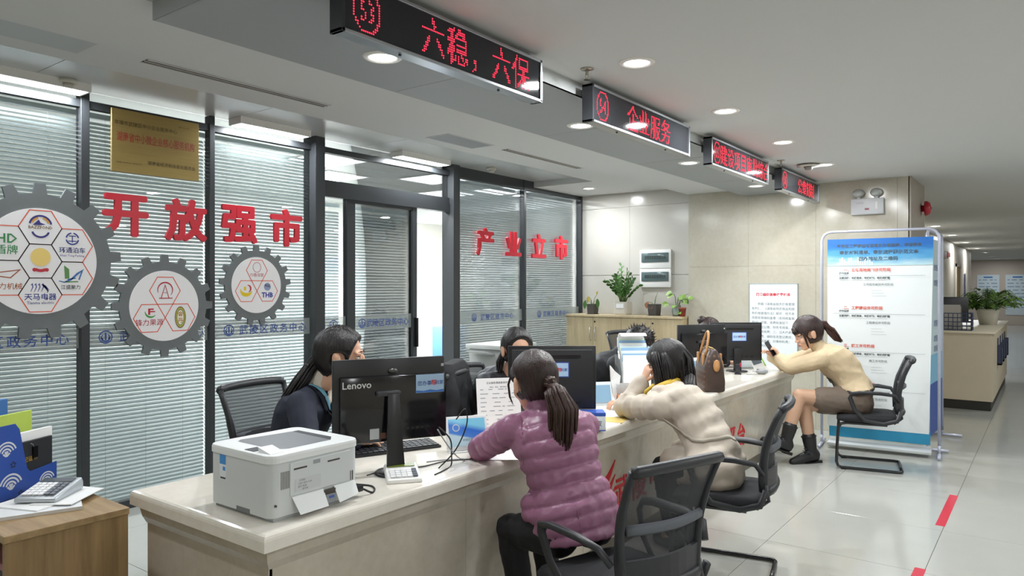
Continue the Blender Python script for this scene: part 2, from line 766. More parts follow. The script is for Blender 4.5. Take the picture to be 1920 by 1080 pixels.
struct(G().box(-2.7, -2.5, -4.8, 9.2, 0, 3).out('wall_near', M_cream), 'cream wall at the near end of the hall', 'wall')
# office behind the glass
M_office = mat('office_wall_paint', 'e9e7e2', .5)
ow = struct(G().box(-2.5, 10.2, 9.0, 9.2, 0, 2.9).box(10.0, 10.2, 5.35, 9.0, 0, 2.9).out('wall_office', M_office), 'white panelled wall of the office behind the glass', 'wall')
for z in (.9, 1.75, 2.45):
    G().box(6, 10.0, 8.995, 9.0, z, z + .008).box(9.995, 10.0, 5.35, 9.0, z, z + .008).out('panel_joint', M_grout, ow)

# ---- glass partition
GY = 5.22
M_pane = pane('window_glass', (.97, .985, .985), refl=.9)
M_film = meshcloth('grey_window_film', 'aab2b2', .52)
M_slat = mat('blind_slat', 'd3dadb', .36, spec=.6)
_nt = M_slat.node_tree
_tl = _nt.nodes.new('ShaderNodeBsdfTranslucent')
_tl.inputs[0].default_value = (*lin('dfe6e6'), 1)
_mx = _nt.nodes.new('ShaderNodeMixShader')
_mx.inputs[0].default_value = .45
_nt.links.new(_nt.nodes['Principled BSDF'].outputs[0], _mx.inputs[1])
_nt.links.new(_tl.outputs[0], _mx.inputs[2])
_nt.links.new(_mx.outputs[0], _nt.nodes['Material Output'].inputs[0])
M_cord = mat('blind_cord', 'd7dad8', .7)


def frame_bar(g, x0, x1, z0, z1, y0=GY - .03, y1=GY + .03):
    g.box(x0, x1, y0, y1, z0, z1)


def window(name, x0, x1, label, z0=0.0, z1=2.815, film=True, emblem=None, tlen=None):
    w = root_struct(name, label, 'window', (0, 0, 0))
    for a, b, c, d, nm in ((x0, x1, z1 - .05, z1, 'top_rail'), (x0, x1, z0, z0 + .06, 'bottom_rail')):
        g = G()
        frame_bar(g, a, b, c, d)
        g.out(nm, M_frame, w)
    G().box(x0, x1, GY - .005, GY + .005, z0 + .06, z1 - .05).out('glass_pane', M_pane, w)
    if film:
        G().box(x0 + .01, x1 - .01, GY - .0065, GY - .0055, 1.15, 1.29).out('film_band', M_film, w)
    if emblem:
        ex, tx0, tx1 = emblem
        glass_text(w, ex, tx0, tx1)
    return w


def glass_text(w, ex, tx0, tx1, z=1.215):
    g = G()
    g.arc((0, 0), .042, 0, 360, .008, n=30)
    g.arc((0, -.004), .026, 180, 360, .011)
    g.poly([(-.006, -.02), (.006, -.02), (.006, .03), (-.006, .03)])
    g.arc((-.016, .0), .012, 90, 270, .007)
    g.arc((.016, .0), .012, -90, 90, .007)
    g.out('glass_emblem', M_blueprint, w, M=T(ex, GY - .008, z) @ FACE_Y)
    if tx1 > tx0:
        n = 7
        st = (tx1 - tx0) / (n - 1)
        spaced('glass_lettering', '武陵区政务中心', st, .082, M_blueprint, w, T((tx0 + tx1) / 2, GY - .008, z) @ FACE_Y,
                bold=.01, res=1)


X = [0.2, 1.2, 2.156, 3.071, 4.06, 5.876, 7.21, 8.545]
window('window_1', X[0], X[1], 'leftmost glass panel of the partition, outside the picture edge')
window('window_2', X[1], X[2], 'glass panel behind the largest gear', emblem=(1.34, 1.47, 2.03))
window('window_3', X[2], X[3], 'glass panel behind the gold plaque', emblem=(2.30, 2.43, 2.98))
window('window_4', X[3], X[4], 'glass panel behind the smallest gear', emblem=(3.23, 3.36, 3.93))
window('window_5', X[5], X[6], 'glass panel left of the slim mullion under the red letters', emblem=(6.265, 6.42, 6.97))
window('window_6', X[6], X[7], 'glass panel beside the tiled wall', emblem=(7.56, 7.69, 8.24))
tw = window('window_7', X[4] + .045, X[5] - .045, 'clear transom window above the office door', z0=2.46, z1=2.815, film=False)

# mullions and posts
k = 1
for x, wdt, dep, zt in ((X[1], .05, .06, 2.88), (X[2], .055, .07, 2.88), (X[3], .045, .06, 2.88), (X[4], .105, .16, 2.88), (X[5], .105, .16, 2.88), (X[6], .045, .06, 2.88), (X[7], .05, .07, 2.815)):
    k += 1
    o = G().box(x - wdt / 2, x + wdt / 2, GY - dep / 2 - .01, GY + dep / 2, 0, zt).out('trim_%d' % k, M_frame, bevel=.003, seg=1)
    struct(o, ['slim dark mullion left of the largest gear', 'dark mullion right of the largest gear', 'dark mullion under the gold plaque corner', 'thick dark post left of the office door',
               'thick dark post right of the office door', 'slim dark mullion between the two right glass panels', 'dark end post against the tiled wall'][k - 2], 'post')
cl = struct(G().box(X[0], X[5], GY - .004, GY + .004, 2.815, 2.88).out('window_8', M_pane), 'clear glass strip between partition frame and ceiling', 'window')
struct(G().box(X[5], 8.56, GY - .03, GY + .06, 2.815, 2.9).out('trim_9', M_frame), 'dark head frame closing the partition top', 'trim')

# office door: fixed side light and an open sliding leaf
dr = root_struct('door_1', 'dark framed glass office door, slid half open', 'door', (0, 0, 0))
g = G()
frame_bar(g, X[4] + .05, X[5] - .05, 2.37, 2.46, GY - .04, GY + .04)
g.out('door_head', M_frame, dr)
g = G()
frame_bar(g, 4.112, 4.155, 0, 2.37)
g.out('door_jamb', M_frame, dr)
g = G()
frame_bar(g, 4.411, 4.507, 0, 2.37)
g.out('door_stile', M_frame, dr)
g = G()
frame_bar(g, 5.264, 5.325, 0, 2.37)
g.out('door_stile', M_frame, dr)
G().box(4.155, 4.411, GY - .004, GY + .004, .05, 2.37).out('door_pane', M_pane, dr)
lp = G().box(4.507, 5.264, GY - .004, GY + .004, .08, 2.34).out('door_pane', M_pane, dr)
G().box(4.507, 5.264, GY - .025, GY + .025, 0, .08).box(4.507, 5.264, GY - .025, GY + .025, 2.34, 2.37).out('door_rail', M_frame, dr)
G().box(4.155, 4.411, GY - .0065, GY - .0055, 1.15, 1.29).out('film_band', M_film, dr)
G().box(4.507, 5.264, GY - .0065, GY - .0055, 1.15, 1.29).out('film_band', M_film, dr)
glass_text(dr, 4.27, 0, 0)
glass_text(dr, 4.61, 4.70, 5.19)
G().box(5.285, 5.305, GY - .075, GY - .03, .95, 1.25).out('door_handle', mat('door_pull', '2a2c2e', .3, metal=.6), dr, bevel=.006)


def blind(x0, x1, z0, z1, label, single, pitch=.028, tilt=50, y=GY + .085):
    t = thing('window_blind', label, 'blind', ((x0 + x1) / 2, y, 0), group='venetian blinds behind the glass partition')
    w = (x1 - x0) / 2
    G().box(-w, w, -.02, .02, z1 - .035, z1).out('head_rail', M_slat, t)
    G().box(-w, w, -.013, .013, z0, z0 + .015).out('bottom_rail', M_slat, t)
    n = int((z1 - z0 - .06) / pitch)
    c, s = math.cos(R(tilt)), math.sin(R(tilt))
    hw = .0145

    def slat(g, z):
        a = []
        for k in (-1, 0, 1):
            bow = .0018 if k == 0 else 0
            a.append((k * hw * c - bow * s, k * hw * s + bow * c))
        vs = [(sx * w, py, z + pz) for sx in (-1, 1) for py, pz in a]
        vs += [(x_, y_, z_ - .0008) for x_, y_, z_ in vs]
        g.add(vs, [(0, 1, 4, 3), (1, 2, 5, 4), (6, 9, 10, 7), (7, 10, 11, 8), (0, 6, 9, 3), (2, 5, 11, 8)])

    if single:
        g = G()
        slat(g, 0)
        me = None
        for k in range(n):
            z = z0 + .03 + k * pitch
            if me is None:
                o = g.out('slat', M_slat, t, smooth=False)
                me = o.data
            else:
                o = D.objects.new('slat', me)
                COL.objects.link(o)
                o.parent = t
            o.location = (0, 0, z)
    else:
        g = G()
        for k in range(n):
            slat(g, z0 + .03 + k * pitch)
        o = g.out('slats', M_slat, t)
        o['kind'] = 'stuff'
    for f in (-.62, .0, .62) if (x1 - x0) > .5 else (0,):
        G().tube([(f * w, -.012, z0 + .01), (f * w, -.012, z1 - .02)], .0012, 4).out('ladder_cord', M_cord, t)
    return t


blind(X[1] + .01, X[2] - .005, .03, 2.76, 'white slatted blind behind the pane with the largest gear', True)
blind(X[2] + .005, X[3] - .005, .03, 2.76, 'white slatted blind behind the gold plaque and the first two red letters', True)
blind(X[3] + .005, X[4] - .02, .03, 2.76, 'white slatted blind behind the smallest gear', True)
blind(4.16, 4.405, .06, 2.33, 'narrow closed blind in the door side light', False, tilt=52)
blind(4.515, 5.255, .1, 2.32, 'closed blind behind the sliding door leaf', False, tilt=52, y=GY + .06)
blind(X[5] + .06, X[6] - .03, .03, 2.76, 'closed blind left of the slim mullion, behind the second red slogan', False, tilt=44)
blind(X[6] + .03, X[7] - .03, .03, 2.76, 'closed blind beside the cream tiled wall', False, tilt=52)
blind(X[0] + .03, X[1] - .03, .03, 2.76, 'leftmost white blind of the partition, past the picture edge', False)

# ------------------------------------------------------------------ lamps of the ceiling
M_lamp = emitter('lamp_lens', 'fffdf6', 9.0)
M_lamp_ring = mat('lamp_ring', 'eceae6', .3)


def downlight(x, y, z, label, power, r=.075, group='recessed downlights'):
    t = thing('downlight', label, 'ceiling light', (x, y, z), group=group)
    G().lathe([(r * .86, -.001), (r * .9, -.008), (r * 1.1, -.007), (r * 1.22, -.001), (r * 1.22, 0), (r * .86, 0)], 28).out('trim_ring', M_lamp_ring, t, smooth=True)
    G().lathe([(.0005, -.002), (r * .86, -.002), (r * .86, -.0005), (.0005, -.0005)], 28).out('lens', M_lamp, t)
    if power:
        lamp('downlight_glow', (0, 0, -.012), power, r * 1.6, parent=t)
    return t


ORD = ['nearest', 'second nearest', 'third', 'fourth', 'fifth', 'sixth', 'seventh', 'eighth', 'ninth', 'tenth', 'eleventh', 'farthest']
for k, x in enumerate((3.28, 4.52, 5.76, 7.05)):
    downlight(x, 1.665, 2.69, '%s round downlight in the hall ceiling row in front of the LED signs' % ['nearest', 'second', 'third', 'fourth'][k], 16)
for k, x in enumerate((2.29, 4.03, 5.79, 7.53)):
    downlight(x, 2.45, 2.614, '%s round downlight in the grey soffit above the counter' % ['nearest', 'second', 'third', 'farthest'][k], 14)
for k, x in enumerate((15.4, 18.3, 21.5, 25, 28.2, 31.8, 34.6)):
    downlight(x, 1.7, 2.69, '%s small downlight of the distant hall row, counted from the column' % ['first', 'second', 'third', 'fourth', 'fifth', 'sixth', 'last'][k], 18, r=.1)
downlight(7.89, 4.68, 2.81, 'single downlight in the inner ceiling above the potted plants', 16)
# the rows of the same ceiling that the picture does not show
for k, x in enumerate((-.6, 1.9, 4.4, 6.9, 9.4, 11.9)):
    downlight(x, -.9, 2.69, 'downlight %s of the hall row behind the camera' % ['one', 'two', 'three', 'four', 'five', 'six'][k], 17, r=.09, group='downlights behind the camera')
for k, x in enumerate((-1.2, 1.3, 3.8, 6.3, 9.0, 12.5)):
    downlight(x, -3.2, 2.69, 'downlight %s of the far hall row behind the camera' % ['one', 'two', 'three', 'four', 'five', 'six'][k], 17, r=.09, group='downlights behind the camera')
downlight(0.4, 3.2, 2.685, 'downlight left of the picture over the side cabinet', 14)


def panel_light(x0, x1, y0, y1, z, label, power, group='square panel lights of the office'):
    t = thing('panel_light', label, 'ceiling light', ((x0 + x1) / 2, (y0 + y1) / 2, z), group=group)
    w, h = (x1 - x0) / 2, (y1 - y0) / 2
    G().box(-w, w, -h, h, -.008, max(0, 2.88 - z)).out('frame', M_lamp_ring, t)
    G().box(-w + .015, w - .015, -h + .015, h - .015, -.0095, -.008).out('diffuser', emitter('panel_glow', 'f4faff', 6.0), t)
    lamp('panel_glow', (0, 0, -.012), power, 2 * w - .04, (.93, .97, 1.0), 2 * h - .04, parent=t)


for k, (x, x2) in enumerate(((1.42, 2.12), (3.2, 3.86), (4.93, 5.63))):
    panel_light(x, x2, 5.0, 5.165, 2.835, '%s bright ceiling batten along the top of the glass partition' % ['leftmost', 'middle', 'right, beside the door post,'][k], 17, group='bright battens along the glass partition')
for k, x in enumerate((1.4, 3.3, 5.3, 7.3)):
    panel_light(x, x + .62, 6.55, 7.15, 2.885, '%s square panel light deep in the office' % ['leftmost', 'second', 'third, seen through the transom,', 'rightmost'][k], 12 if k < 2 else 55)
for k, x in enumerate((4.55, 6.2, 7.55)):  # extra panels added only to light the closed blinds from behind
    panel_light(x, x + .62, 5.75, 6.35, 2.885, '%s added square panel light brightening the closed blinds from behind' % ['left', 'middle', 'right'][k], (45, 230, 200)[k])

# ================================================================== SERVICE COUNTER
CT = .765           # counter top height
CX0, CX1 = 1.362, 7.45
CY0, CY1 = 2.0, 2.885
ct = thing('service_counter', 'long cream marble service counter with red lettering on its front', 'counter', (CX0, CY0, 0))
L_ = CX1 - CX0
W_ = CY1 - CY0


def bull(y, z, r, n=6):
    return [(y + r - r * math.sin(math.pi / 2 * k / n), z - r + r * math.cos(math.pi / 2 * k / n)) for k in range(n + 1)]


# slab with rounded upper arris, mitred corners
g = G()
rings = []
for inset, z in ((0, CT - .055), (0, CT - .02), (.002, CT - .012), (.006, CT - .005), (.014, CT - .001), (.022, CT)):
    rings.append([(inset, inset, z), (L_ - inset, inset, z), (L_ - inset, W_ - inset, z), (inset, W_ - inset, z)])
g.loft(rings)
g.out('countertop', M_counter_top, ct, smooth=False)
M_cove = M_counter
g = G()
rings = []
for inset, z in ((.028, CT - .055), (.03, CT - .075), (.038, CT - .105), (.055, CT - .135)):
    rings.append([(inset, inset, z), (L_ - inset, inset, z), (L_ - inset, W_ - .02, z), (inset, W_ - .02, z)])
g.loft(list(reversed(rings)))
g.out('cove_moulding', M_counter, ct)
G().box(.06, L_ - .06, .065, W_ - .35, .08, CT - .13).out('core', mat('counter_core', '8d8271', .8), ct)
nx = 6
for k in range(nx):
    a = .058 + k * (L_ - .116) / nx
    b = .058 + (k + 1) * (L_ - .116) / nx
    G().box(a + .001, b - .001, .058, .07, .085, CT - .135).out('front_panel', M_counter, ct)
G().box(.055, .07, .058, W_ - .03, .085, CT - .135).out('side_panel', M_counter, ct)
G().box(L_ - .07, L_ - .055, .058, W_ - .03, .085, CT - .135).out('side_panel', M_counter, ct)
G().box(.075, L_ - .075, .075, W_ - .3, 0, .085).out('plinth', mat('counter_plinth', '6f675b', .4), ct)
# red mark and lettering on the front
M_redp = mat('red_counter_print', 'c4242e', .35)
mk = G()
fn = lambda u, w, d: (u, d, w)
for z0, dz, th, w_ in ((.375, .165, .075, .19), (.305, .15, .07, .19), (.235, .14, .065, .185), (.185, .11, .05, .17), (.165, .05, .03, .14)):
    lo_, hi_ = [], []
    for k in range(11):
        t_ = k / 10
        lo_.append((w_ * t_ + .01 * math.sin(math.pi * t_), z0 + dz * t_ ** 1.7))
        hi_.append((w_ * t_, z0 + dz * t_ ** 1.7 + th * (1 - t_) ** .8 * min(1, t_ * 6 + .25)))
    mk.prism(lo_ + hi_[::-1], .058, .052, fn)
mk.out('wing_logo', M_redp, ct, loc=(3.58 - CX0, 0, 0))
for k, ch in enumerate('武陵中小企业服务平台'):
    letters('front_letter', ch, .2, M_redp, ct, T(3.86 + k * .2315 - CX0, .055, .335) @ FACE_Y, bold=.012, extrude=.003)
letters('front_subtitle', 'SERVICE PLATFORM FOR SME', .085, M_redp, ct, T(5.02 - CX0, .056, .165) @ FACE_Y, bold=.008, spacing=1.25)['kind'] = 'stuff'
G().tube([(5.4 - CX0, .06, .58), (5.4 - CX0, .05, .58)], .012, 10).out('panel_cap', mat('cap_white', 'f2f2ee', .3), ct)

# ================================================================== SLOGANS AND GEARS ON THE GLASS
for txt, xs_, z, lab in (('开放强市', (2.426, 2.865, 3.309, 3.751), 2.06, 'first slogan, left of the office door'), ('产业立市', (6.437, 6.98, 7.518, 8.04), 2.08, 'second slogan, right of the office door')):
    for n_, (ch, x) in enumerate(zip(txt, xs_)):
        o = fat_letters('red_character', ch, .32, M_red, None, T(x, GY - .03, z) @ FACE_Y, grow=.011, bold=0, extrude=.012, res=2)
        tag(o, 'red raised character %s, %s of the %s' % (ch, ['first', 'second', 'third', 'last'][n_], lab), 'letter', 'red slogan characters on the glass')

M_gear = mat('gear_grey', '6d7274', .5, var=(9, .06))
M_disc = mat('gear_face', 'f0eef0', .4)
M_hex = mat('hex_orange', 'e2532f', .5)
PR = {}


def pr(h):
    if h not in PR:
        PR[h] = mat('print_' + h, h, .5)
    return PR[h]


def hexagon(cx, cy, r):
    return [(cx + r * math.cos(R(60 * k)), cy + r * math.sin(R(60 * k))) for k in range(6)]


def gear(x, z, rw, rt, nt, label):
    t = thing('gear_panel', label, 'sign', (x, GY - .03, z), group='grey gear panels on the glass')
    rr = rt * .865
    pts = []
    for k in range(nt):
        a = 2 * math.pi * (k + .5 * 0) / nt + math.pi / 2
        h0, h1 = 2 * math.pi / nt * .25, 2 * math.pi / nt * .17
        for da, r_ in ((-h0, rr), (-h1, rt), (h1, rt), (h0, rr)):
            pts.append((r_ * math.cos(a + da), r_ * math.sin(a + da)))
        pts.append((rr * math.cos(a + math.pi / nt), rr * math.sin(a + math.pi / nt)))
    G().prism(pts, 0, .018, lambda u, w, d: (u, w, d)).out('gear_ring', M_gear, t, M=FACE_Y)
    f = G().prism([(rw * math.cos(2 * math.pi * k / 64), rw * math.sin(2 * math.pi * k / 64)) for k in range(64)], 0, .003, lambda u, w, d: (u, w, d)).out('face_disc', M_disc, t, M=T(0, -.0181, 0) @ FACE_Y)
    return t, f


ZP = .0036


def hexes(f, cs, r, w):
    for c in cs:
        G().stroke(hexagon(c[0], c[1], r), w, ZP, closed=True).out('hexagon_border', M_hex, f)


def word(f, s, x, y, size, col, **k):
    return letters('logo_lettering', s, size, pr(col), f, T(x, y, ZP + .0004), res=1, **k)


def mark(f, g, col):
    return g.out('logo_mark', pr(col), f)


# gear 1
t, f = gear(1.885, 1.725, .338, .50, 17, 'largest grey gear with seven hexagon logos, at the left picture edge')
hr = .1245
hh = hr * math.sqrt(3)
cs = [(0, 0), (0, hh), (0, -hh), (1.5 * hr, hh / 2), (1.5 * hr, -hh / 2), (-1.5 * hr, hh / 2), (-1.5 * hr, -hh / 2)]
hexes(f, cs, hr, .006)
z2 = ZP + .0004
mark(f, G().arc((0, hh + .012), .062, 10, 170, .012, z2).arc((0, hh - .012), .05, 200, 340, .012, z2).poly([(-.045, hh + .014), (-.01, hh + .05), (.0, hh + .03), (.03, hh + .02), (-.005, hh + .014)], z2), '33307e')
mark(f, G().arc((0, hh + .012), .05, 20, 75, .012, z2).arc((0, hh + .012), .05, 105, 160, .012, z2), 'd79a3c')
word(f, 'BAZZFOND', 0, hh - .0, .026, '7a5a22', bold=.02)
x_, y_ = cs[3]
mark(f, G().arc((x_, y_ + .045), .037, 100, 170, .009, z2).arc((x_, y_ + .045), .037, 10, 80, .009, z2).arc((x_, y_ + .045), .037, 190, 350, .009, z2).poly([(x_ - .022, y_ + .06), (x_ + .022, y_ + .06), (x_ + .022, y_ + .066), (x_ - .022, y_ + .066)], z2).poly([(x_ - .003, y_ + .02), (x_ + .003, y_ + .02), (x_ + .003, y_ + .066), (x_ - .003, y_ + .066)], z2).poly([(x_ - .026, y_ + .026), (x_ + .026, y_ + .026), (x_ + .026, y_ + .032), (x_ - .026, y_ + .032)], z2), '2d3f8f')
word(f, '环通泊车', x_, y_ - .03, .04, '33407a', bold=.015)
word(f, 'Huan Tong Parking', x_, y_ - .068, .019, '6a4b9c', bold=.01)
x_, y_ = cs[4]
mark(f, G().poly([(x_ - .05, y_ + .085), (x_ - .02, y_ + .06), (x_ - .018, y_ + .0), (x_ - .045, y_ - .004)], z2).poly([(x_ - .045, y_ - .028), (x_ + .035, y_ - .026), (x_ + .035, y_ - .018), (x_ - .045, y_ - .02)], z2), '5d9150')
mark(f, G().stroke([(x_ - .08, y_ - .018), (x_ - .05, y_ - .026), (x_ - .01, y_ - .01), (x_ + .03, y_ + .03), (x_ + .07, y_ + .06)], [.006, .008, .01, .014, .004], z2).stroke([(x_ - .03, y_ - .008), (x_ + .02, y_ + .002)], .008, z2).stroke([(x_ + .06, y_ + .05), (x_ + .04, y_ - .01)], .009, z2), '3f74b4')
word(f, '江盛聚力', x_ - .01, y_ - .058, .03, '2b2b33', bold=.01)
x_, y_ = cs[5]
word(f, 'HD', x_, y_ + .03, .08, '3d8a53', bold=.02)
word(f, '盾牌', x_, y_ - .04, .062, '3d8a53', bold=.01)
x_, y_ = cs[6]
mark(f, G().stroke([(x_ - .06, y_ + .03), (x_ + .07, y_ + .05), (x_ + .02, y_ + .0), (x_ - .05, y_ + .01)], .007, z2, closed=True), 'a35a3c')
word(f, '锐力机械', x_ + .0, y_ - .052, .043, 'b06a4a', bold=.01)
mark(f, G().disc((0, .026), .058, z2), 'f0d27a')
mark(f, G().arc((0, .0), .06, 240, 300, .02, z2).disc((-.035, -.055), .012, z2 + .0003).disc((.035, -.055), .012, z2 + .0003), 'bf2b3c')
y_ = -hh
g = G()
for k in range(4):
    g.stroke([(-.055 + k * .02, y_ + .062), (-.047 + k * .02, y_ + .07), (-.044 + k * .02, y_ + .05), (-.056 + k * .02, y_ + .02)], [.004, .006, .006, .003], z2)
for k in range(4):
    g.stroke([(.012, y_ + .066), (.03 + .004 * k, y_ + .055 - .01 * k), (.05 - .004 * k, y_ + .03 - .006 * k)], [.01, .006, .002], z2)
mark(f, g, '4a5296')
word(f, '天马电器', 0, y_ - .012, .046, '2d3a8c', bold=.015)
word(f, 'Tianma electric', 0, y_ - .05, .025, '4c4f8a', bold=.012)

# gear 2
t, f = gear(2.694, 1.423, .256, .372, 16, 'middle-sized grey gear with three hexagons, left of the smallest gear')
hr = .114
hh = hr * math.sqrt(3)
c1, c2, c3 = (0, .11), (-hr, .11 - hh / 1.0), (hr, .11 - hh / 1.0)
hexes(f, (c1, c2, c3), hr, .006)
mark(f, G().arc((0, .115), .055, -40, 200, [.004 + .006 * math.sin(math.pi * k / 24) for k in range(25)], z2).stroke([(-.03, .055), (0, .15), (.028, .055)], .006, z2).stroke([(-.045, .055), (.055, .055)], .007, z2).stroke([(-.012, .095), (.012, .095)], .004, z2), 'b31f35')
x_, y_ = c2
mark(f, G().poly([(x_ - .01, y_ + .025), (x_ - .01, y_ + .07), (x_ + .03, y_ + .07), (x_ + .03, y_ + .06), (x_ + .005, y_ + .06), (x_ + .005, y_ + .052), (x_ + .04, y_ + .052), (x_ + .04, y_ + .043), (x_ + .005, y_ + .043), (x_ + .005, y_ + .025)], z2), 'c02030')
mark(f, G().arc((x_ + .01, y_ + .05), .042, 180, 320, [.003 + .011 * math.sin(math.pi * k / 24) for k in range(25)], z2), '4d9a4a')
word(f, '锋力果源', x_, y_ - .03, .05, 'b0283a', bold=.005)
x_, y_ = c3
mark(f, G().disc((x_, y_), .042, z2, ry=.08), '5b3a22')
mark(f, G().disc((x_, y_), .037, z2 + .0003, ry=.074), 'b9b04a')
mark(f, G().disc((x_, y_), .029, z2 + .0006, ry=.06), '6a7a4a')
mark(f, G().disc((x_, y_), .024, z2 + .0009, ry=.054), 'ece6d8')
letters('logo_lettering', '金\n丹', .042, pr('b8862a'), f, T(x_, y_, z2 + .0013), res=1, bold=.02, lines=1.1)

# gear 3
t, f = gear(3.453, 1.575, .227, .327, 17, 'smallest grey gear with three hexagons, under the last two red letters')
hr = .097
hh = hr * math.sqrt(3)
c1, c2, c3 = (0, .12), (-hr, .12 - hh), (hr, .12 - hh)
hexes(f, (c1, c2, c3), hr, .0055)
mark(f, G().arc((0, .145), .036, 0, 360, .004, z2, ry=.04), 'b34a50')
word(f, '巾雅母婴', 0, .083, .032, 'b34a50', bold=.0)
x_, y_ = c2
mark(f, G().arc((x_, y_ + .01), .05, 170, 350, [.004 + .026 * math.sin(math.pi * k / 24) for k in range(25)], z2, ry=.04).poly([(x_ - .022, y_ + .005), (x_ - .002, y_ + .005), (x_ - .002, y_ + .035), (x_ - .022, y_ + .035)], z2), 'e6c81e')
mark(f, G().arc((x_ + .012, y_ + .02), .028, -80, 100, [.002 + .012 * math.sin(math.pi * k / 24) for k in range(25)], z2), 'c02030')
x_, y_ = c3
mark(f, G().disc((x_, y_ + .035), .032, z2), '8d97b8')
word(f, '天运', x_, y_ + .043, .026, 'b8304a', bold=.01)
word(f, 'THB', x_, y_ - .032, .056, '2b3a9a', bold=.035)

# gold plaque
M_gold = mat('brushed_gold', 'a8915a', .36, metal=.65, var=(3, .08), bump=(60, .05), stretch=(1, 1, 30))
pq = thing('award_plaque', 'gold metal plaque with engraved characters hung at the top of the glass', 'plaque', (2.636, GY - .045, 2.578))
G().box(-.318, .318, -.008, .008, -.218, .218).out('plate', M_gold, pq, bevel=.002, seg=1)
E_ = mat('engraving_dark', '4b3a16', .5)
letters('engraved_line', '常德市武陵区中小企业服务中心', .032, E_, pq, T(-.075, -.0085, .125) @ FACE_Y, bold=.008)
letters('engraved_title', '湖南省中小微企业核心服务机构', .0405, mat('engraving_red', '98382a', .5), pq, T(0, -.0085, .03) @ FACE_Y @ Matrix.Diagonal((1, 1.7, 1, 1)), bold=.012)
letters('engraved_line', '湖南省经济和信息化委员会', .03, E_, pq, T(.11, -.0085, -.13) @ FACE_Y, bold=.008)
letters('engraved_number', '编号: 2017 0004', .012, E_, pq, T(.2, -.0085, .165) @ FACE_Y)
letters('engraved_number', '有效期: 2017年1月—2020年12月', .0125, E_, pq, T(-.2, -.0085, -.15) @ FACE_Y)

# ================================================================== LED SIGNS
M_ledface = mat('led_face', '2b2d31', .06, spec=.3)
M_led = emitter('led_red', 'ff2840', 3.2)
M_alu = mat('anodised_aluminium', 'a9adb2', .28, metal=.8)
M_dkalu = mat('dark_aluminium', '3a3c40', .35, metal=.5)


def led_sign(x0, x1, label, num, txt, tx, size, wsc=1.0, circ=.085):
    z0, z1 = 2.455, 2.66
    t = thing('led_sign', label, 'LED sign', ((x0 + x1) / 2, 1.99, z0), group='red LED counter signs under the soffit')
    w, h = (x1 - x0) / 2, z1 - z0
    G().box(-w + .012, w - .012, -.01, .045, .012, h - .012).out('led_panel', M_ledface, t)
    G().box(-w, w, -.016, .05, 0, .014).box(-w, w, -.016, .05, h - .014, h).out('frame_rail', M_alu, t, bevel=.002, seg=1)
    G().box(-w, -w + .014, -.016, .05, .0, h).out('frame_cap', M_dkalu, t)
    G().box(w - .014, w, -.016, .05, .0, h).out('frame_cap', M_alu, t)
    for s in (-1, 1):
        G().box(s * w * .8 - .03, s * w * .8 + .03, .045, .106, h - .09, h - .05).out('bracket', M_dkalu, t)
        G().tube([(s * w * .5, .015, -.006), (s * w * .5, .015, 0)], .006, 8).out('screw', M_dkalu, t)
    pitch = h * .82 / 18
    dots = []
    cu = x0 + circ + .035 - (x0 + x1) / 2
    n = 44
    seen = set()
    for k in range(160):
        a = 2 * math.pi * k / 160
        q = (round((cu + .063 * math.cos(a)) / pitch), round(.079 * math.sin(a) / pitch))
        if q not in seen:
            seen.add(q)
            dots.append((q[0] * pitch, q[1] * pitch))
    dots += [(u + cu, v) for u, v in led_dots(num, .115, pitch, wscale=.62, bold=-.0, thresh=.42)]
    c = (tx[0] + tx[1]) / 2 - (x0 + x1) / 2
    dots += [(u + c, v) for u, v in led_dots(txt, size, pitch, wscale=wsc, thresh=.34)]
    g = G()
    r_ = pitch * .36
    for u, v in dots:
        if abs(u) > w - .02:
            continue
        vs = [(u + r_ * math.cos(math.pi / 3 * k), -.0108, h / 2 + v + r_ * math.sin(math.pi / 3 * k)) for k in range(6)]
        g.add(vs, [(0, 1, 2, 3, 4, 5)])
    o = g.out('lit_dots', M_led, t)
    o['kind'] = 'stuff'
    return t


led_sign(1.655, 2.89, 'nearest red LED sign showing circled 53 and a slogan', '53', '六稳，六保', (2.06, 2.79), .165, .9)
led_sign(3.37, 4.68, 'second red LED sign showing circled 54 and four characters', '54', '企业服务', (3.77, 4.38), .16, .95)
led_sign(5.08, 6.40, 'third red LED sign, filled edge to edge with red characters', '55', '建设项目审批综合', (5.27, 6.42), .16, .9)
led_sign(6.79, 8.15, 'farthest red LED sign showing four characters by the marble wall', '56', '公章刻制', (7.33, 7.95), .16, .95)

# ================================================================== CEILING FITTINGS
def slot(x0, x1, y, label):
    t = thing('air_diffuser', label, 'vent', ((x0 + x1) / 2, y, 2.81), group='linear air diffusers')
    w = (x1 - x0) / 2
    G().box(-w, w, -.045, -.03, -.006, 0).box(-w, w, .03, .045, -.006, 0).box(-w, w, -.004, .004, -.006, 0).out('slot_frame', mat('vent_white', 'c8c7c2', .5), t)
    G().box(-w, w, -.03, -.004, -.002, 0).box(-w, w, .004, .03, -.002, 0).out('slot', mat('vent_black', '3c3030', .8), t)


slot(1.97, 3.22, 4.0, 'long slot air diffuser in the ceiling above the gold plaque')
slot(5.2, 6.5, 3.96, 'slot air diffuser in the ceiling above the right glass panels')


def hatch(x, y, w, h, m, label):
    t = thing('ceiling_hatch', label, 'hatch', (x, y, 2.81))
    G().box(-w, w, -h, h, -.004, 0).out('hatch_frame', mat('hatch_frame', 'b9babb', .5), t)
    G().box(-w + .02, w - .02, -h + .02, h - .02, -.0055, -.004).out('hatch_door', m, t)


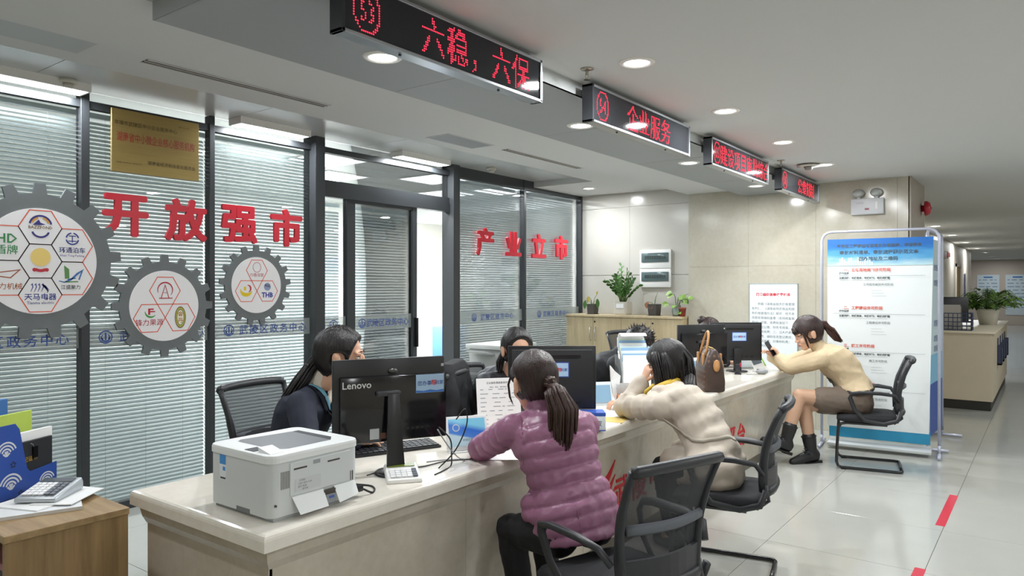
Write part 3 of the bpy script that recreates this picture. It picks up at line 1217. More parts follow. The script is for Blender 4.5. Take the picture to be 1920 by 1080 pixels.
hatch(4.69, 4.05, .3, .13, mat('hatch_grey', '8d9094', .5), 'grey ceiling access panel above the office door')
hatch(1.35, 4.0, .34, .16, mat('hatch_pale', 'b6bbbd', .5), 'pale ceiling access panel at the upper left corner')


def smoke_detector(x, y, z, label):
    t = thing('smoke_detector', label, 'detector', (x, y, z), group='smoke detectors')
    m = mat('detector_white', 'c9c5ba', .5)
    G().lathe([(.0, 0), (.052, 0), (.055, -.014), (.05, -.026), (.0, -.026)], 24).out('base', m, t, smooth=True)
    G().lathe([(.0, -.026), (.034, -.026), (.03, -.036), (.034, -.038), (.026, -.05), (.0, -.052)], 24).out('sensor', m, t, smooth=True)


smoke_detector(1.98, 5.0, 2.88, 'round smoke detector beside the leftmost panel light')
smoke_detector(6.25, 4.95, 2.88, 'round smoke detector above the right glass panels')
t = thing('ceiling_speaker', 'flat cone ceiling speaker above the farthest LED sign', 'speaker', (6.95, 1.78, 2.69))
G().lathe([(0, 0), (.06, 0), (.1, -.012), (.105, -.018), (.05, -.022), (0, -.022)], 24).out('housing', mat('speaker_white', 'd8d5cc', .5), t, smooth=True)
G().lathe([(0, -.022), (.045, -.022), (.03, -.05), (0, -.052)], 20).out('cone', mat('speaker_grey', '8b8983', .5), t, smooth=True)


def sprinkler(x, y, label):
    t = thing('fire_sprinkler', label, 'sprinkler', (x, y, 2.69), group='pendant fire sprinklers')
    m = mat('brass_chrome', 'a79f92', .25, metal=.9)
    G().lathe([(0, 0), (.035, 0), (.034, -.004), (.012, -.009), (0, -.009)], 20).out('escutcheon', m, t, smooth=True)
    G().lathe([(0, -.009), (.009, -.009), (.009, -.03), (0, -.03)], 10).out('body', m, t)
    for s in (-1, 1):
        G().tube([(s * .006, 0, -.028), (s * .014, 0, -.04), (s * .003, 0, -.056)], .0022, 6).out('frame_arm', m, t)
    G().lathe([(0, -.056), (.016, -.056), (.017, -.0585), (0, -.0585)], 16).out('deflector', m, t)


sprinkler(3.22, 1.92, 'chrome fire sprinkler between the first and second LED signs')
sprinkler(6.58, 1.92, 'chrome fire sprinkler between the third and fourth LED signs')

# ================================================================== SIDE CABINET WITH FILE RACK
M_oak = wood('oak_laminate', '745b39', '9c8058', scale=(7, 7, .45), freq=3.2, rough=.42)
M_oak_top = wood('oak_laminate_top', '846a45', 'ab9068', scale=(7, .5, 7), freq=3.2, rough=.4)
sc_ = thing('side_cabinet', 'low oak laminate cabinet beside the counter end', 'cabinet', (.885, 2.715, 0))
cw, cd, ch = .395, .95, .75
G().box(-.004, cw, -.004, cd, ch - .025, ch).out('top_board', M_oak_top, sc_, bevel=.002, seg=1)
G().box(.0, cw - .004, 0, .018, 0, ch - .025).out('end_board', M_oak, sc_)
G().box(cw - .022, cw - .004, .018, cd, 0, ch - .025).out('back_board', M_oak, sc_)
G().box(0, cw - .022, cd - .018, cd, 0, ch - .025).out('end_board', M_oak, sc_)
for z in (.05, .38):
    G().box(.0, cw - .022, .018, cd - .018, z, z + .018).out('shelf', M_oak, sc_)
G().box(.06, .075, .018, cd - .018, .0, .05).out('kick_board', M_oak, sc_)
# something dark pink stored in the open side
bx = thing('storage_box', 'dark box on the open shelf of the oak cabinet', 'box', (1.02, 2.9, .398))
G().box(-.1, .1, -.13, .14, 0, .2).out('box_body', mat('box_dark', '3a2f36', .6), bx, bevel=.004)
G().box(-.103, .103, -.133, .143, .2, .225).out('box_lid', mat('box_pink', 'a86a72', .5), bx, bevel=.004)

M_bluep = mat('blue_plastic', '2f4f9e', .35, spec=.45)
fr = thing('file_rack', 'blue plastic file rack with cut-out fan pattern on the oak cabinet', 'file rack', (1.14, 3.215, .75), R(27))


def rack_side(y, holes=True):
    prof = [(-.15, 0), (.125, 0), (.125, .095), (-.005, .085), (-.02, .1), (-.055, .26), (-.075, .285), (-.15, .285)]
    g = G().prism(prof, y, y + .003, lambda u, w, d: (u, d, w))
    o = g.out('side_panel', M_bluep, fr)
    return o


for k, y in enumerate((0, .1, .2, .3)):
    sp = rack_side(y)
    if k == 0:
        # the white fan-shaped cut-outs of the near side
        cut = mat('cutout_pale', 'c9cdd2', .6)
        for cx, cz, s in ((-.095, .045, 1.0), (.075, .025, .75), (-.115, .175, .9)):
            for j in range(3):
                G().arc((cx, cz), .05 * s - .0135 * j * s, 20, 160, .007 * s, n=12).out('fan_cutout', cut, sp, M=T(0, -.0006, 0) @ FACE_Y)
            g = G()
            for a in (40, 75, 105, 140):
                g.stroke([(cx + .004 * s * math.cos(R(a)), cz - .012 + .004 * s), (cx + .02 * s * math.cos(R(a)), cz - .012 + .028 * s * math.sin(R(a)))], [.003 * s, .009 * s])
            g.out('fan_cutout', cut, sp, M=T(0, -.0006, 0) @ FACE_Y)
        for cx, cz in ((-.085, .13), (-.05, .012)):
            g = G()
            for j in range(5):
                a = R(90 + 72 * j)
                g.disc((cx + .009 * math.cos(a), cz + .009 * math.sin(a)), .0045, n=10)
            g.out('flower_cutout', mat('cutout_dark', '1a2547', .6), sp, M=T(0, -.0006, 0) @ FACE_Y)
G().box(-.15, .125, 0, .303, 0, .004).out('rack_floor', M_bluep, fr)
G().box(-.153, -.15, 0, .303, 0, .285).out('rack_back', M_bluep, fr)
G().box(.122, .125, 0, .303, 0, .09).out('rack_front', M_bluep, fr)


def doc(name, label, cat, y, w, h, th, m, x=.0, lean=0, extra=None):
    """a flat folder or book standing in the rack"""
    base = Vector((1.14, 3.215, .754)) + Matrix.Rotation(R(27), 3, 'Z') @ Vector((x, y, 0))
    o = thing(name, label, cat, base, R(27))
    G().box(-w / 2, w / 2, 0, th, 0, h).out('cover', m, o, bevel=.0015, seg=1)
    if extra:
        extra(o)
    return o


def clip(o):
    G().box(.0, .022, -.006, .0, .13, .175).out('bulldog_clip', mat('clip_black', '111216', .3, metal=.5), o)
    G().tube([(.004, -.004, .172), (-.008, -.012, .185), (-.012, -.004, .19)], .0012, 6).out('clip_wire', M_alu, o)
    letters('gold_lettering', '登记证书', .022, mat('gold_print', 'c9a032', .4), o, T(-.02, -.0005, .13) @ FACE_Y)


doc('folder', 'black folder with gold lettering and a clip, front of the blue rack', 'folder', .006, .2, .2, .012, mat('black_cover', '24262b', .45), .01, extra=clip)
doc('paper_sheaf', 'white paper sheaf behind the black folder in the rack', 'papers', .022, .23, .235, .012, mat('paper_white', 'e9eaea', .7), .012)
doc('folder', 'lime green folder standing in the blue rack', 'folder', .106, .25, .3, .012, mat('lime_cover', 'b9cf5a', .5), -.01)
doc('folder', 'pale blue folder standing in the blue rack', 'folder', .125, .24, .275, .01, mat('paleblue_cover', '8fb4cc', .5), .01)
doc('paper_sheaf', 'sheaf of white paper between the coloured folders', 'papers', .14, .23, .285, .02, mat('paper_white', 'e9eaea', .7), .0)
doc('folder', 'blue box folder at the back of the rack, topmost edge', 'folder', .206, .24, .345, .03, mat('blue_cover', '3b6fae', .5), -.02)


def paper(name, label, x, y, z, w, h, rz, m, th=.001, cat='papers', rx=0, ry=0, group=None):
    o = G().box(-w / 2, w / 2, -h / 2, h / 2, 0, th).out(name, m, None, loc=(x, y, z), rot=(rx, ry, rz))
    return tag(o, label, cat, group)


M_paper = mat('paper_white', 'e9eaea', .7)
M_paper2 = mat('paper_grey', 'dcdfe2', .7)
paper('paper_stack', 'grey-edged paper stack under the calculator on the oak cabinet', 1.06, 2.97, .7505, .21, .297, R(70), M_paper2, .012)
paper('paper_sheet', 'white printed sheet poking out from under the calculator', 1.135, 3.03, .763, .21, .297, R(112), M_paper, .004)
paper('paper_sheet', 'loose white sheets at the cabinet edge near the counter', 1.17, 2.97, .7675, .15, .2, R(128), M_paper, .003)


def calculator(x, y, z, rz, label, body, sc=1.0, disp='5a6a52', n=(6, 5)):
    t = thing('calculator', label, 'calculator', (x, y, z), rz, group='desk calculators')
    w, h = .075 * sc, .095 * sc
    b = G()
    rings = []
    for s, zz_ in ((1, 0), (1, .6), (.95, 1)):
        rings.append([(-w * s, -h * s, zz_ * .018), (w * s, -h * s, zz_ * .018), (w * s, h * s, zz_ * .045 * sc), (-w * s, h * s, zz_ * .045 * sc)])
    b.loft(rings)
    b.out('case', body, t, bevel=.006)
    tl = math.atan2(.045 * sc - .018, 2 * h)
    Mx = T(0, -h * .0, .032 * sc + .0015) @ Matrix.Rotation(tl, 4, 'X')
    G().box(-w * .78, w * .78, h * .42, h * .8, .0, .003).out('display', mat('lcd_' + disp, disp, .15), t, M=Mx)
    kw = w * 1.6 / n[0]
    M_key = mat('key_white', 'e8e8ea', .4)
    M_key2 = mat('key_grey', '555b66', .4)
    for i in range(n[0]):
        for j in range(n[1]):
            G().box(-w * .8 + i * kw + .002, -w * .8 + (i + 1) * kw - .002, -h * .85 + j * h * .235 + .002, -h * .85 + (j + 1) * h * .235 - .002, 0, .005).out('key', M_key if (i < 4) else M_key2, t, M=Mx)
    return t


calculator(1.135, 3.03, .772, R(-50), 'silver grey desk calculator on the papers of the oak cabinet', mat('calc_silver', 'b9c0c6', .35, metal=.3), 1.0, '59636b')
calculator(2.13, 2.16, CT, R(-38), 'white desk calculator on the marble counter beside the printer', mat('calc_white', 'e9e9e6', .35), .95, '6a7a2a', n=(5, 4))

# ================================================================== PRINTER
M_pr = mat('printer_white', 'd0d4d6', .42)
M_pr2 = mat('printer_lid', 'e6e9ea', .35)
M_prd = mat('printer_tray', '6f7479', .4)
pt = thing('laser_printer', 'white laser printer at the near end of the counter', 'printer', (1.448, 2.09, CT))
pw, pd, ph = .385, .375, .225


def rrect(x0, x1, y0, y1, r, n=5):
    pts = []
    for cx, cy, a0 in ((x1 - r, y0 + r, -90), (x1 - r, y1 - r, 0), (x0 + r, y1 - r, 90), (x0 + r, y0 + r, 180)):
        for k in range(n + 1):
            a = R(a0 + 90 * k / n)
            pts.append((cx + r * math.cos(a), cy + r * math.sin(a)))
    return pts


g = G()
rp = rrect(0, pw, 0, pd, .035)
g.loft([[(x, y, z) for x, y in rp] for z in (.012, ph - .028)])
g.out('body', M_pr, pt, smooth=False, bevel=.002, seg=1)
g = G()
rp2 = rrect(-.004, pw + .003, -.004, pd + .003, .037)
ins = lambda s: [(pw / 2 + (x - pw / 2) * s, pd / 2 + (y - pd / 2) * s) for x, y in rp2]
g.loft([[(x, y, z) for x, y in ins(s)] for s, z in ((1, ph - .028), (1, ph - .01), (.99, ph - .002), (.975, ph))])
lid = g.out('lid', M_pr2, pt)
# output tray: a shallow dark well that slopes
tr = [(.075, .09), (.115, .06), (.30, .06), (.335, .10), (.335, .30), (.10, .33), (.075, .31)]
G().poly(tr, ph + .0006).out('paper_tray', M_prd, lid)
G().prism([(.30, .06), (.335, .10), (.335, .30), (.31, .30)], ph - .0, ph + .0012, lambda u, w, d: (u, w, d)).out('tray_well', mat('tray_dark', '2f3338', .5), lid)
G().add([(.02, .03, ph + .001), (.075, .03, ph + .001), (.075, .10, ph + .016), (.02, .10, ph + .016), (.02, .10, ph), (.075, .10, ph), (.02, .03, ph), (.075, .03, ph)],
        [(0, 1, 2, 3), (3, 2, 5, 4), (0, 3, 4, 6), (1, 7, 5, 2), (0, 6, 7, 1)]).out('control_panel', M_pr2, lid)
G().box(.012, .06, .115, .17, ph, ph + .0015).out('button_well', mat('tray_dark', '2f3338', .5), lid)
G().box(.014, pw - .02, .006, pd - .02, 0, .013).out('foot_base', mat('printer_foot', 'a9adb0', .5), pt)
# back cover (faces the customers)
bk = G().box(.075, pw - .045, -.003, .0, .075, ph - .036).out('rear_cover', M_pr, pt, bevel=.0015, seg=1)
for x0 in (.09, .235):
    G().box(x0, x0 + .055, -.0036, -.003, ph - .062, ph - .056).out('cover_slit', mat('slit_dark', '4a4440', .7), bk)
G().box(.172, .202, -.0036, -.003, ph - .056, ph - .042).out('finger_latch', mat('latch_grey', '9a9fa2', .4), bk)
lb = G().box(.095, .205, -.0036, -.003, .085, .13).out('rating_label', mat('label_grey', 'c9ccce', .5), bk)
for j, (w_, s_) in enumerate(((.05, '打印机'), (.06, '220V 50Hz 4.3A'), (.055, '型号 制造'), (.04, '序列号'))):
    letters('label_print', s_, .0085, mat('label_ink', '3a3d40', .6), bk, T(.125 + .012 * (j % 2), -.0037, .123 - j * .0105) @ FACE_Y)
g = G()
for s in range(6):
    g.box(.04 + s * .006, .0425 + s * .006, -.0006, .0, .105, .165)
g.out('vent_slots', mat('slit_dark', '4a4440', .7), pt)
# lower flap, hanging open a little, with the duplex latch
G().add([(.082, -.001, .072), (.215, -.001, .072), (.215, -.03, .018), (.095, -.03, .016), (.082, -.006, .07), (.215, -.006, .07), (.215, -.035, .016), (.095, -.035, .014)],
        [(0, 1, 2, 3), (4, 7, 6, 5), (0, 4, 5, 1), (1, 5, 6, 2), (2, 6, 7, 3), (3, 7, 4, 0)]).out('rear_flap', M_pr2, pt)
G().add([(.262, -.001, .072), (.36, -.001, .072), (.355, -.028, .03), (.265, -.03, .018), (.262, -.006, .07), (.36, -.006, .07), (.355, -.033, .028), (.265, -.035, .016)],
        [(0, 1, 2, 3), (4, 7, 6, 5), (0, 4, 5, 1), (1, 5, 6, 2), (2, 6, 7, 3), (3, 7, 4, 0)]).out('rear_flap', M_pr2, pt)
G().box(.213, .264, -.012, .0, .022, .066).out('duplex_recess', mat('slit_dark', '4a4440', .7), pt)
G().box(.217, .26, -.018, -.012, .02, .05).out('duplex_latch', mat('latch_grey2', '8b9096', .4), pt)
G().box(.23, .252, -.019, -.018, .036, .045).out('latch_tab', mat('latch_blue', '4a63b0', .4), pt)
G().box(pw - .045, pw - .04, -.0006, 0, .075, .11).box(pw - .035, pw - .03, -.0006, 0, .075, .11).out('vent_slots', mat('slit_dark', '4a4440', .7), pt)
# left side: sticker, handle cut-out
st = G().box(-.0006, 0, pd - .11, pd - .07, .105, .195).out('energy_sticker', mat('sticker_white', 'e3e9ee', .5), pt)
G().box(-.0012, -.0006, pd - .109, pd - .071, .16, .194).out('sticker_header', mat('sticker_blue', '3d8fd6', .5), st)
G().box(-.0012, -.0006, pd - .107, pd - .075, .108, .114).out('sticker_code', mat('label_ink', '3a3d40', .6), st)
G().box(-.0012, -.0006, pd - .106, pd - .09, .138, .152).out('sticker_panel', mat('sticker_blue', '3d8fd6', .5), st)
G().box(-.0008, 0, .12, .2, .012, .028).out('grip_recess', mat('grip_shadow', '75787a', .7), pt)
G().tube([(.02, -.002, .055), (.02, .004, .055)], .004, 8).out('lock_slot', mat('slit_dark', '4a4440', .7), pt)
G().box(pw - .03, pw + .02, -.004, .03, .02, .045).out('power_plug', mat('plug_black', '17181b', .4), pt, bevel=.004)
G().box(pw - .002, pw + .02, .05, .075, .12, .14).out('usb_plug', mat('plug_black', '17181b', .4), pt, bevel=.003)

# ================================================================== ALL-IN-ONE COMPUTERS
M_blk = mat('black_plastic', '1b1c1f', .32, spec=.5)
M_blkg = mat('black_gloss', '17161a', .12, spec=.6)
M_blkm = mat('black_matte', '1e1f22', .6)
M_stk = mat('sticker_sky', 'a9c8e6', .5)
M_ink = mat('label_ink', '3a3d40', .6)


def monitor(x, y, rz, label, style=0, top=.485, logo=True, stick=True, group='all-in-one computers on the counter'):
    t = thing('desktop_monitor', label, 'monitor', (x, y, CT), rz, group=group)
    w, zt, zb = .25, top, top - .36
    # screen shell, faces +Y (the clerk); the back faces the customers
    G().box(-w, w, -.012, .008, zb, zt).out('screen_shell', M_blk, t, bevel=.004)
    G().box(-w + .01, w - .01, .008, .009, zb + .04, zt - .01).out('screen', mat('screen_dim', '27384f', .2), t)
    if style == 0:
        bk = G().box(-w + .025, w - .002, -.045, -.012, zb + .005, zt - .07).out('back_housing', M_blkg, t, bevel=.006)
        if logo:
            letters('maker_lettering', 'Lenovo', .042, mat('logo_white', 'd8d8da', .3), bk, T(-.155, -.0456, zt - .105) @ FACE_Y, bold=.012)
        if stick:
            s = G().box(.105, .235, -.0462, -.0452, zt - .155, zt - .075).out('service_sticker', M_stk, bk, bevel=.0004, seg=1)
            letters('sticker_print', '您办事', .022, mat('sticker_navy', '27418c', .5), s, T(.144, -.0466, zt - .113) @ FACE_Y, bold=.01)
            letters('sticker_print', '帮', .026, mat('sticker_red', 'd03038', .5), s, T(.187, -.0466, zt - .112) @ FACE_Y, bold=.02)
            letters('sticker_print', '到家', .02, mat('sticker_navy', '27418c', .5), s, T(.213, -.0466, zt - .112) @ FACE_Y, bold=.01)
            G().poly([(.106, zt - .154), (.234, zt - .154), (.234, zt - .143), (.2, zt - .147), (.17, zt - .142), (.14, zt - .147), (.106, zt - .143)]).out('sticker_wave', mat('sticker_wave', '3f76c8', .5), s, M=T(0, -.0464, 0) @ FACE_Y)
        hinge = G().box(-.075, .03, -.075, -.045, zb + .205, zb + .225).out('hinge_bar', mat('hinge_grey', '3a3b3f', .3), bk, bevel=.004)
        G().box(-.1, -.06, -.0462, -.0452, zb + .02, zb + .065).out('licence_label', mat('label_pale', 'bfc3c6', .5), bk)
        G().box(-.055, -.03, -.0462, -.0452, zb + .02, zb + .045).out('licence_label', mat('label_brown', '6e4a3a', .5), bk)
        g = G()
        for k in range(4):
            g.box(.06 + k * .022, .075 + k * .022, -.0465, -.045, zb + .05, zb + .06)
        g.out('ports', mat('port_dark', '08080a', .4), bk)
        # leaning flat column on a round foot
        col = G()
        col.add([(-.045, -.1, .012), (.035, -.1, .012), (.02, -.06, zb + .215), (-.03, -.06, zb + .215), (-.045, -.115, .012), (.035, -.115, .012), (.02, -.078, zb + .215), (-.03, -.078, zb + .215)],
                [(0, 1, 2, 3), (4, 7, 6, 5), (0, 4, 5, 1), (1, 5, 6, 2), (2, 6, 7, 3), (3, 7, 4, 0)])
        col.out('stand_column', M_blk, t, bevel=.003)
        G().lathe([(0, 0), (.085, 0), (.088, .005), (.08, .012), (.02, .018), (0, .018)], 32, c=(0, -.08, 0)).out('stand_foot', M_blk, t, smooth=True)
        cm = G().ell((.01, -.02, zt - .055), (.022, .012, .012)).out('camera_hump', mat('camera_grey', '4c4b48', .25), t, smooth=True)
        G().box(w - .016, w - .004, -.0135, -.012, zt - .045, zt - .033).out('lock_slot', mat('label_pale', 'bfc3c6', .5), t)
    else:
        bk = G().box(-w + .02, w - .02, -.03, -.012, zb + .01, zt - .02).out('back_housing', M_blkm, t, bevel=.006)
        G().box(-.1, .16, -.0305, -.03, zt - .07, zt - .05).out('vent_grille', mat('port_dark', '08080a', .4), bk)
        if stick:
            s = G().box(-.04, .09, -.0315, -.0302, zt - .17, zt - .095).out('service_sticker', M_stk, bk)
            G().box(-.046, .096, -.0306, -.0301, zt - .176, zt - .089).out('sticker_rim', mat('sticker_navy', '27418c', .5), bk)
            letters('sticker_print', '您办事', .022, mat('sticker_navy', '27418c', .5), s, T(0, -.0319, zt - .133) @ FACE_Y, bold=.01)
            letters('sticker_print', '帮', .024, mat('sticker_red', 'd03038', .5), s, T(.04, -.0319, zt - .133) @ FACE_Y, bold=.02)
            letters('sticker_print', '到家', .02, mat('sticker_navy', '27418c', .5), s, T(.066, -.0319, zt - .133) @ FACE_Y, bold=.01)
        g = G()
        for k in range(6):
            g.box(-.12 + k * .05, -.09 + k * .05, -.031, -.0295, zb + .03, zb + .05)
        g.out('ports', mat('port_dark', '08080a', .4), bk)
        G().box(-.035, .035, -.06, -.03, .01, zb + .12).out('stand_column', M_blk, t, bevel=.004)
        G().lathe([(0, 0), (.1, 0), (.1, .006), (.09, .012), (0, .014)], 32, c=(0, -.03, 0)).out('stand_foot', M_blk, t, smooth=True)
    return t


monitor(2.20, 2.31, R(-27), 'black all-in-one monitor with white maker lettering on its back, by the printer', 0)
monitor(3.42, 2.27, R(-52), 'black monitor with blue sticker behind the woman in pink', 1, top=.46)
monitor(5.98, 2.42, R(-30), 'black monitor beside the handbag, seen from its side', 0, top=.47, logo=False, stick=False)
monitor(6.72, 2.38, R(-50), 'black monitor with blue sticker in front of the fee notice', 1, top=.46)

# keyboards
M_key = mat('key_black', '25272c', .5)


def keyboard(x, y, rz, label):
    t = thing('keyboard', label, 'keyboard', (x, y, CT), rz, group='black keyboards on the counter')
    G().add([(-.22, -.07, 0), (.22, -.07, 0), (.22, .07, 0), (-.22, .07, 0), (-.22, -.07, .012), (.22, -.07, .012), (.22, .07, .024), (-.22, .07, .024)],
            [(0, 3, 2, 1), (4, 5, 6, 7), (0, 1, 5, 4), (1, 2, 6, 5), (2, 3, 7, 6), (3, 0, 4, 7)]).out('case', M_blk, t, bevel=.004)
    for j in range(5):
        for i in range(15):
            y0 = -.062 + j * .025
            z0 = .0125 + (y0 + .07) / .14 * .012
            G().box(-.212 + i * .0283, -.188 + i * .0283, y0, y0 + .021, z0, z0 + .006).out('key', M_key, t)


keyboard(2.47, 2.56, R(-22), 'black keyboard under the nearest monitor')

# cables behind the first monitor
M_cab = mat('black_cable', '16171a', .5)
M_cabg = mat('grey_cable', '8e9296', .5)


def cable(label, pts, m, r=.0028, name='cable'):
    # smooth the path
    P = [Vector(p) for p in pts]
    out = []
    for i in range(len(P) - 1):
        p0, p1, p2, p3 = P[max(0, i - 1)], P[i], P[i + 1], P[min(len(P) - 1, i + 2)]
        for k in range(6):
            t_ = k / 6
            out.append(.5 * ((2 * p1) + (p2 - p0) * t_ + (2 * p0 - 5 * p1 + 4 * p2 - p3) * t_ ** 2 + (3 * p1 - p0 - 3 * p2 + p3) * t_ ** 3))
    out.append(P[-1])
    b = Vector(pts[-1])
    g = G().tube([p - b for p in out], r, 6)
    o = g.out(name, m, None, smooth=True, loc=b)
    return tag(o, label, 'cable', 'cables on the counter')


c0 = CT + .003
cable('black cable running from the printer plug along the counter', [(1.85, 2.11, c0 + .03), (1.90, 2.09, c0), (1.96, 2.16, c0), (1.93, 2.28, c0), (2.02, 2.36, c0)], M_cab, .004)
cable('thick black cable bundled behind the printer', [(1.842, 2.16, c0 + .128), (1.88, 2.18, c0 + .11), (1.9, 2.22, c0 + .04), (1.89, 2.3, c0), (1.97, 2.42, c0)], M_cab, .006)
cable('black monitor cable looping down to the counter beside the stand', [(2.32, 2.13, CT + .185), (2.36, 2.10, CT + .13), (2.38, 2.11, CT + .06), (2.40, 2.13, c0), (2.33, 2.1, c0), (2.24, 2.08, c0)], M_cab, .0032)
cable('black cable arcing from the monitor back toward the tablet stand', [(2.40, 2.10, CT + .21), (2.45, 2.09, CT + .25), (2.46, 2.09, CT + .18), (2.42, 2.12, CT + .07), (2.33, 2.14, c0)], M_cab, .003)
cable('grey cable curling past the tablet stand on the counter', [(2.30, 2.12, CT + .18), (2.34, 2.09, CT + .1), (2.44, 2.12, CT + .03), (2.52, 2.16, c0), (2.46, 2.22, c0), (2.38, 2.26, c0)], M_cabg, .0028)
cable('thin black cable lying across the marble top under the monitor', [(2.06, 2.3, c0), (2.18, 2.3, c0), (2.3, 2.22, c0), (2.44, 2.2, c0), (2.56, 2.12, c0)], M_cab, .0025)
cable('thin grey wire lying in front of the far monitor', [(6.5, 2.2, c0), (6.6, 2.12, c0), (6.72, 2.16, c0), (6.78, 2.24, c0)], M_cabg, .003)
ms = thing('power_adapter', 'small black power adapter tangled in the cables', 'adapter', (1.93, 2.33, CT))
G().box(-.035, .035, -.02, .02, 0, .028).out('adapter_case', M_blk, ms, bevel=.005)
G().tube([(-.035, 0, .012), (-.05, 0, .012)], .005, 8).out('strain_relief', M_cab, ms)

# ---- tablet on a white easel
tb = thing('display_tablet', 'tablet with a blue screen on a white stand, left of the pink sleeve', 'tablet', (2.66, 2.25, CT), R(-33))
Mt = Matrix.Rotation(R(-16), 4, 'X')
G().box(-.105, .105, -.006, .006, 0, .165).out('white_case', mat('tablet_white', 'e4e6e6', .35), tb, bevel=.004, M=T(0, 0, .006) @ Mt)


def screen_grad(name, stops):
    m = D.materials.new(name)
    m.use_nodes = True
    N, L = m.node_tree.nodes, m.node_tree.links
    b = N['Principled BSDF']
    b.inputs['Roughness'].default_value = .15
    tc = N.new('ShaderNodeTexCoord')
    sx = N.new('ShaderNodeSeparateXYZ')
    L.new(tc.outputs['Generated'], sx.inputs[0])
    ad = N.new('ShaderNodeMath')
    ad.operation = 'MULTIPLY_ADD'
    ad.inputs[1].default_value = .35
    L.new(sx.outputs['X'], ad.inputs[0])
    L.new(sx.outputs['Z'], ad.inputs[2])
    rp = N.new('ShaderNodeValToRGB')
    el = rp.color_ramp.elements
    while len(el) < len(stops):
        el.new(.5)
    for e, (p, c) in zip(el, stops):
        e.position = p
        e.color = (*lin(c), 1)
    L.new(ad.outputs[0], rp.inputs[0])
    L.new(rp.outputs[0], b.inputs['Base Color'])
    L.new(rp.outputs[0], b.inputs['Emission Color'])
    b.inputs['Emission Strength'].default_value = .35
    return m


scr = G().box(-.092, .092, -.0072, -.0062, .02, .152).out('screen', screen_grad('tablet_picture', [(0, '8fa9b4'), (.45, '9db4bc'), (.52, '3f6fb0'), (.8, '2f5fae'), (1.0, '6fb0c8')]), tb, M=T(0, 0, .006) @ Mt)
letters('screen_lettering', '武陵区政务中心', .013, mat('screen_ink', '4a5a66', .5), scr, T(.02, -.0076, .05) @ FACE_Y)
G().arc((-.055, .11), .016, 0, 360, .005, n=20).out('screen_emblem', mat('screen_emblem', 'b8c8d0', .5), scr, M=T(0, -.0076, 0) @ FACE_Y)
G().box(-.1, .1, -.02, .055, 0, .006).out('stand_foot', mat('tablet_white', 'e4e6e6', .35), tb, bevel=.002)
G().add([(-.05, .055, .005), (.05, .055, .005), (.04, .048, .12), (-.04, .048, .12), (-.05, .06, .005), (.05, .06, .005), (.04, .053, .12), (-.04, .053, .12)],
        [(0, 3, 2, 1), (4, 5, 6, 7), (0, 1, 5, 4), (1, 2, 6, 5), (2, 3, 7, 6), (3, 0, 4, 7)]).out('stand_prop', mat('tablet_white', 'e4e6e6', .35), tb)

# ---- papers and small things along the counter
M_pinkp = mat('paper_pink', 'd98a8a', .6)
paper('red_form', 'red and white form lying under the pink sleeve', 2.74, 2.14, CT + .0005, .21, .3, R(-60), mat('paper_red', 'c8504e', .55))
paper('paper_sheet', 'white sheet lying over the red form under the pink sleeve', 2.72, 2.10, CT + .002, .2, .28, R(-50), M_paper)
# questionnaire held upright by the woman in pink
def print_lines(parent, w, h, n, m, seed=1, z=.0006, title=True):
    rr = random.Random(seed)
    g = G()
    y = h * .38
    for k in range(n):
        x = -w * .42
        while x < w * .4:
            l_ = rr.uniform(.02, .09) * w * 2
            g.poly([(x, y), (min(w * .42, x + l_), y), (min(w * .42, x + l_), y + h * .012), (x, y + h * .012)], z)
            x += l_ + rr.uniform(.02, .2) * w
        y -= h * .8 / n
    o = g.out('printed_lines', m, parent)
    o['kind'] = 'stuff'
    return o


fm = thing('printed_form', 'white printed form held upright in front of the woman in pink', 'papers', (3.02, 2.33, CT + .002), R(-38))
Mf = Matrix.Rotation(R(78), 4, 'X')
sh = G().box(-.12, .12, 0, .31, -.0005, .0005).out('sheet', M_paper, fm, M=Mf)
letters('form_heading', '企业服务满意度测评表', .013, M_ink, sh, T(.0, .285, .0012))
letters('form_heading', '（单位、姓名、联系电话）', .009, M_ink, sh, T(.0, .262, .0012))
o = print_lines(sh, .24, .31, 11, mat('faint_ink', '9aa0a8', .6), 3, .0012)
o.location = (0, .13, 0)


def tent_card(x, y, rz, label, w=.13, h=.15, blue=True):
    t = thing('desk_card', label, 'desk card', (x, y, CT), rz, group='angled desk cards')
    for s in (1, -1):
        g = G().add([(-w / 2, s * .05, 0), (w / 2, s * .05, 0), (w / 2, s * .004, h), (-w / 2, s * .004, h), (-w / 2, s * .054, 0), (w / 2, s * .054, 0), (w / 2, s * .008, h), (-w / 2, s * .008, h)],
                    [(0, 1, 2, 3), (4, 7, 6, 5), (0, 4, 5, 1), (1, 5, 6, 2), (2, 6, 7, 3), (3, 7, 4, 0)])
        g.out('card_face', mat('card_white', 'd9e2e8', .3), t)
    g = G().add([(-w * .42, -.0475, .02), (w * .42, -.0475, .02), (w * .42, -.0135, h * .88), (-w * .42, -.0135, h * .88)], [(0, 1, 2, 3)])
    g.out('card_print', mat('card_blue', '7fa3bd', .5), t, loc=(0, -.0075, .0))
    G().box(-w / 2, w / 2, -.06, .06, 0, .004).out('card_foot', mat('card_clear', 'b8c4c8', .2), t)


tent_card(4.28, 2.44, R(-40), 'angled name card left of the beige coat sleeve, seen side-on')
tent_card(5.62, 2.18, R(-60), 'blue and white angled card behind the handbag', .14, .19)
tent_card(5.72, 2.42, R(-28), 'dark backed sign holder beside the handbag handle', .2, .2)

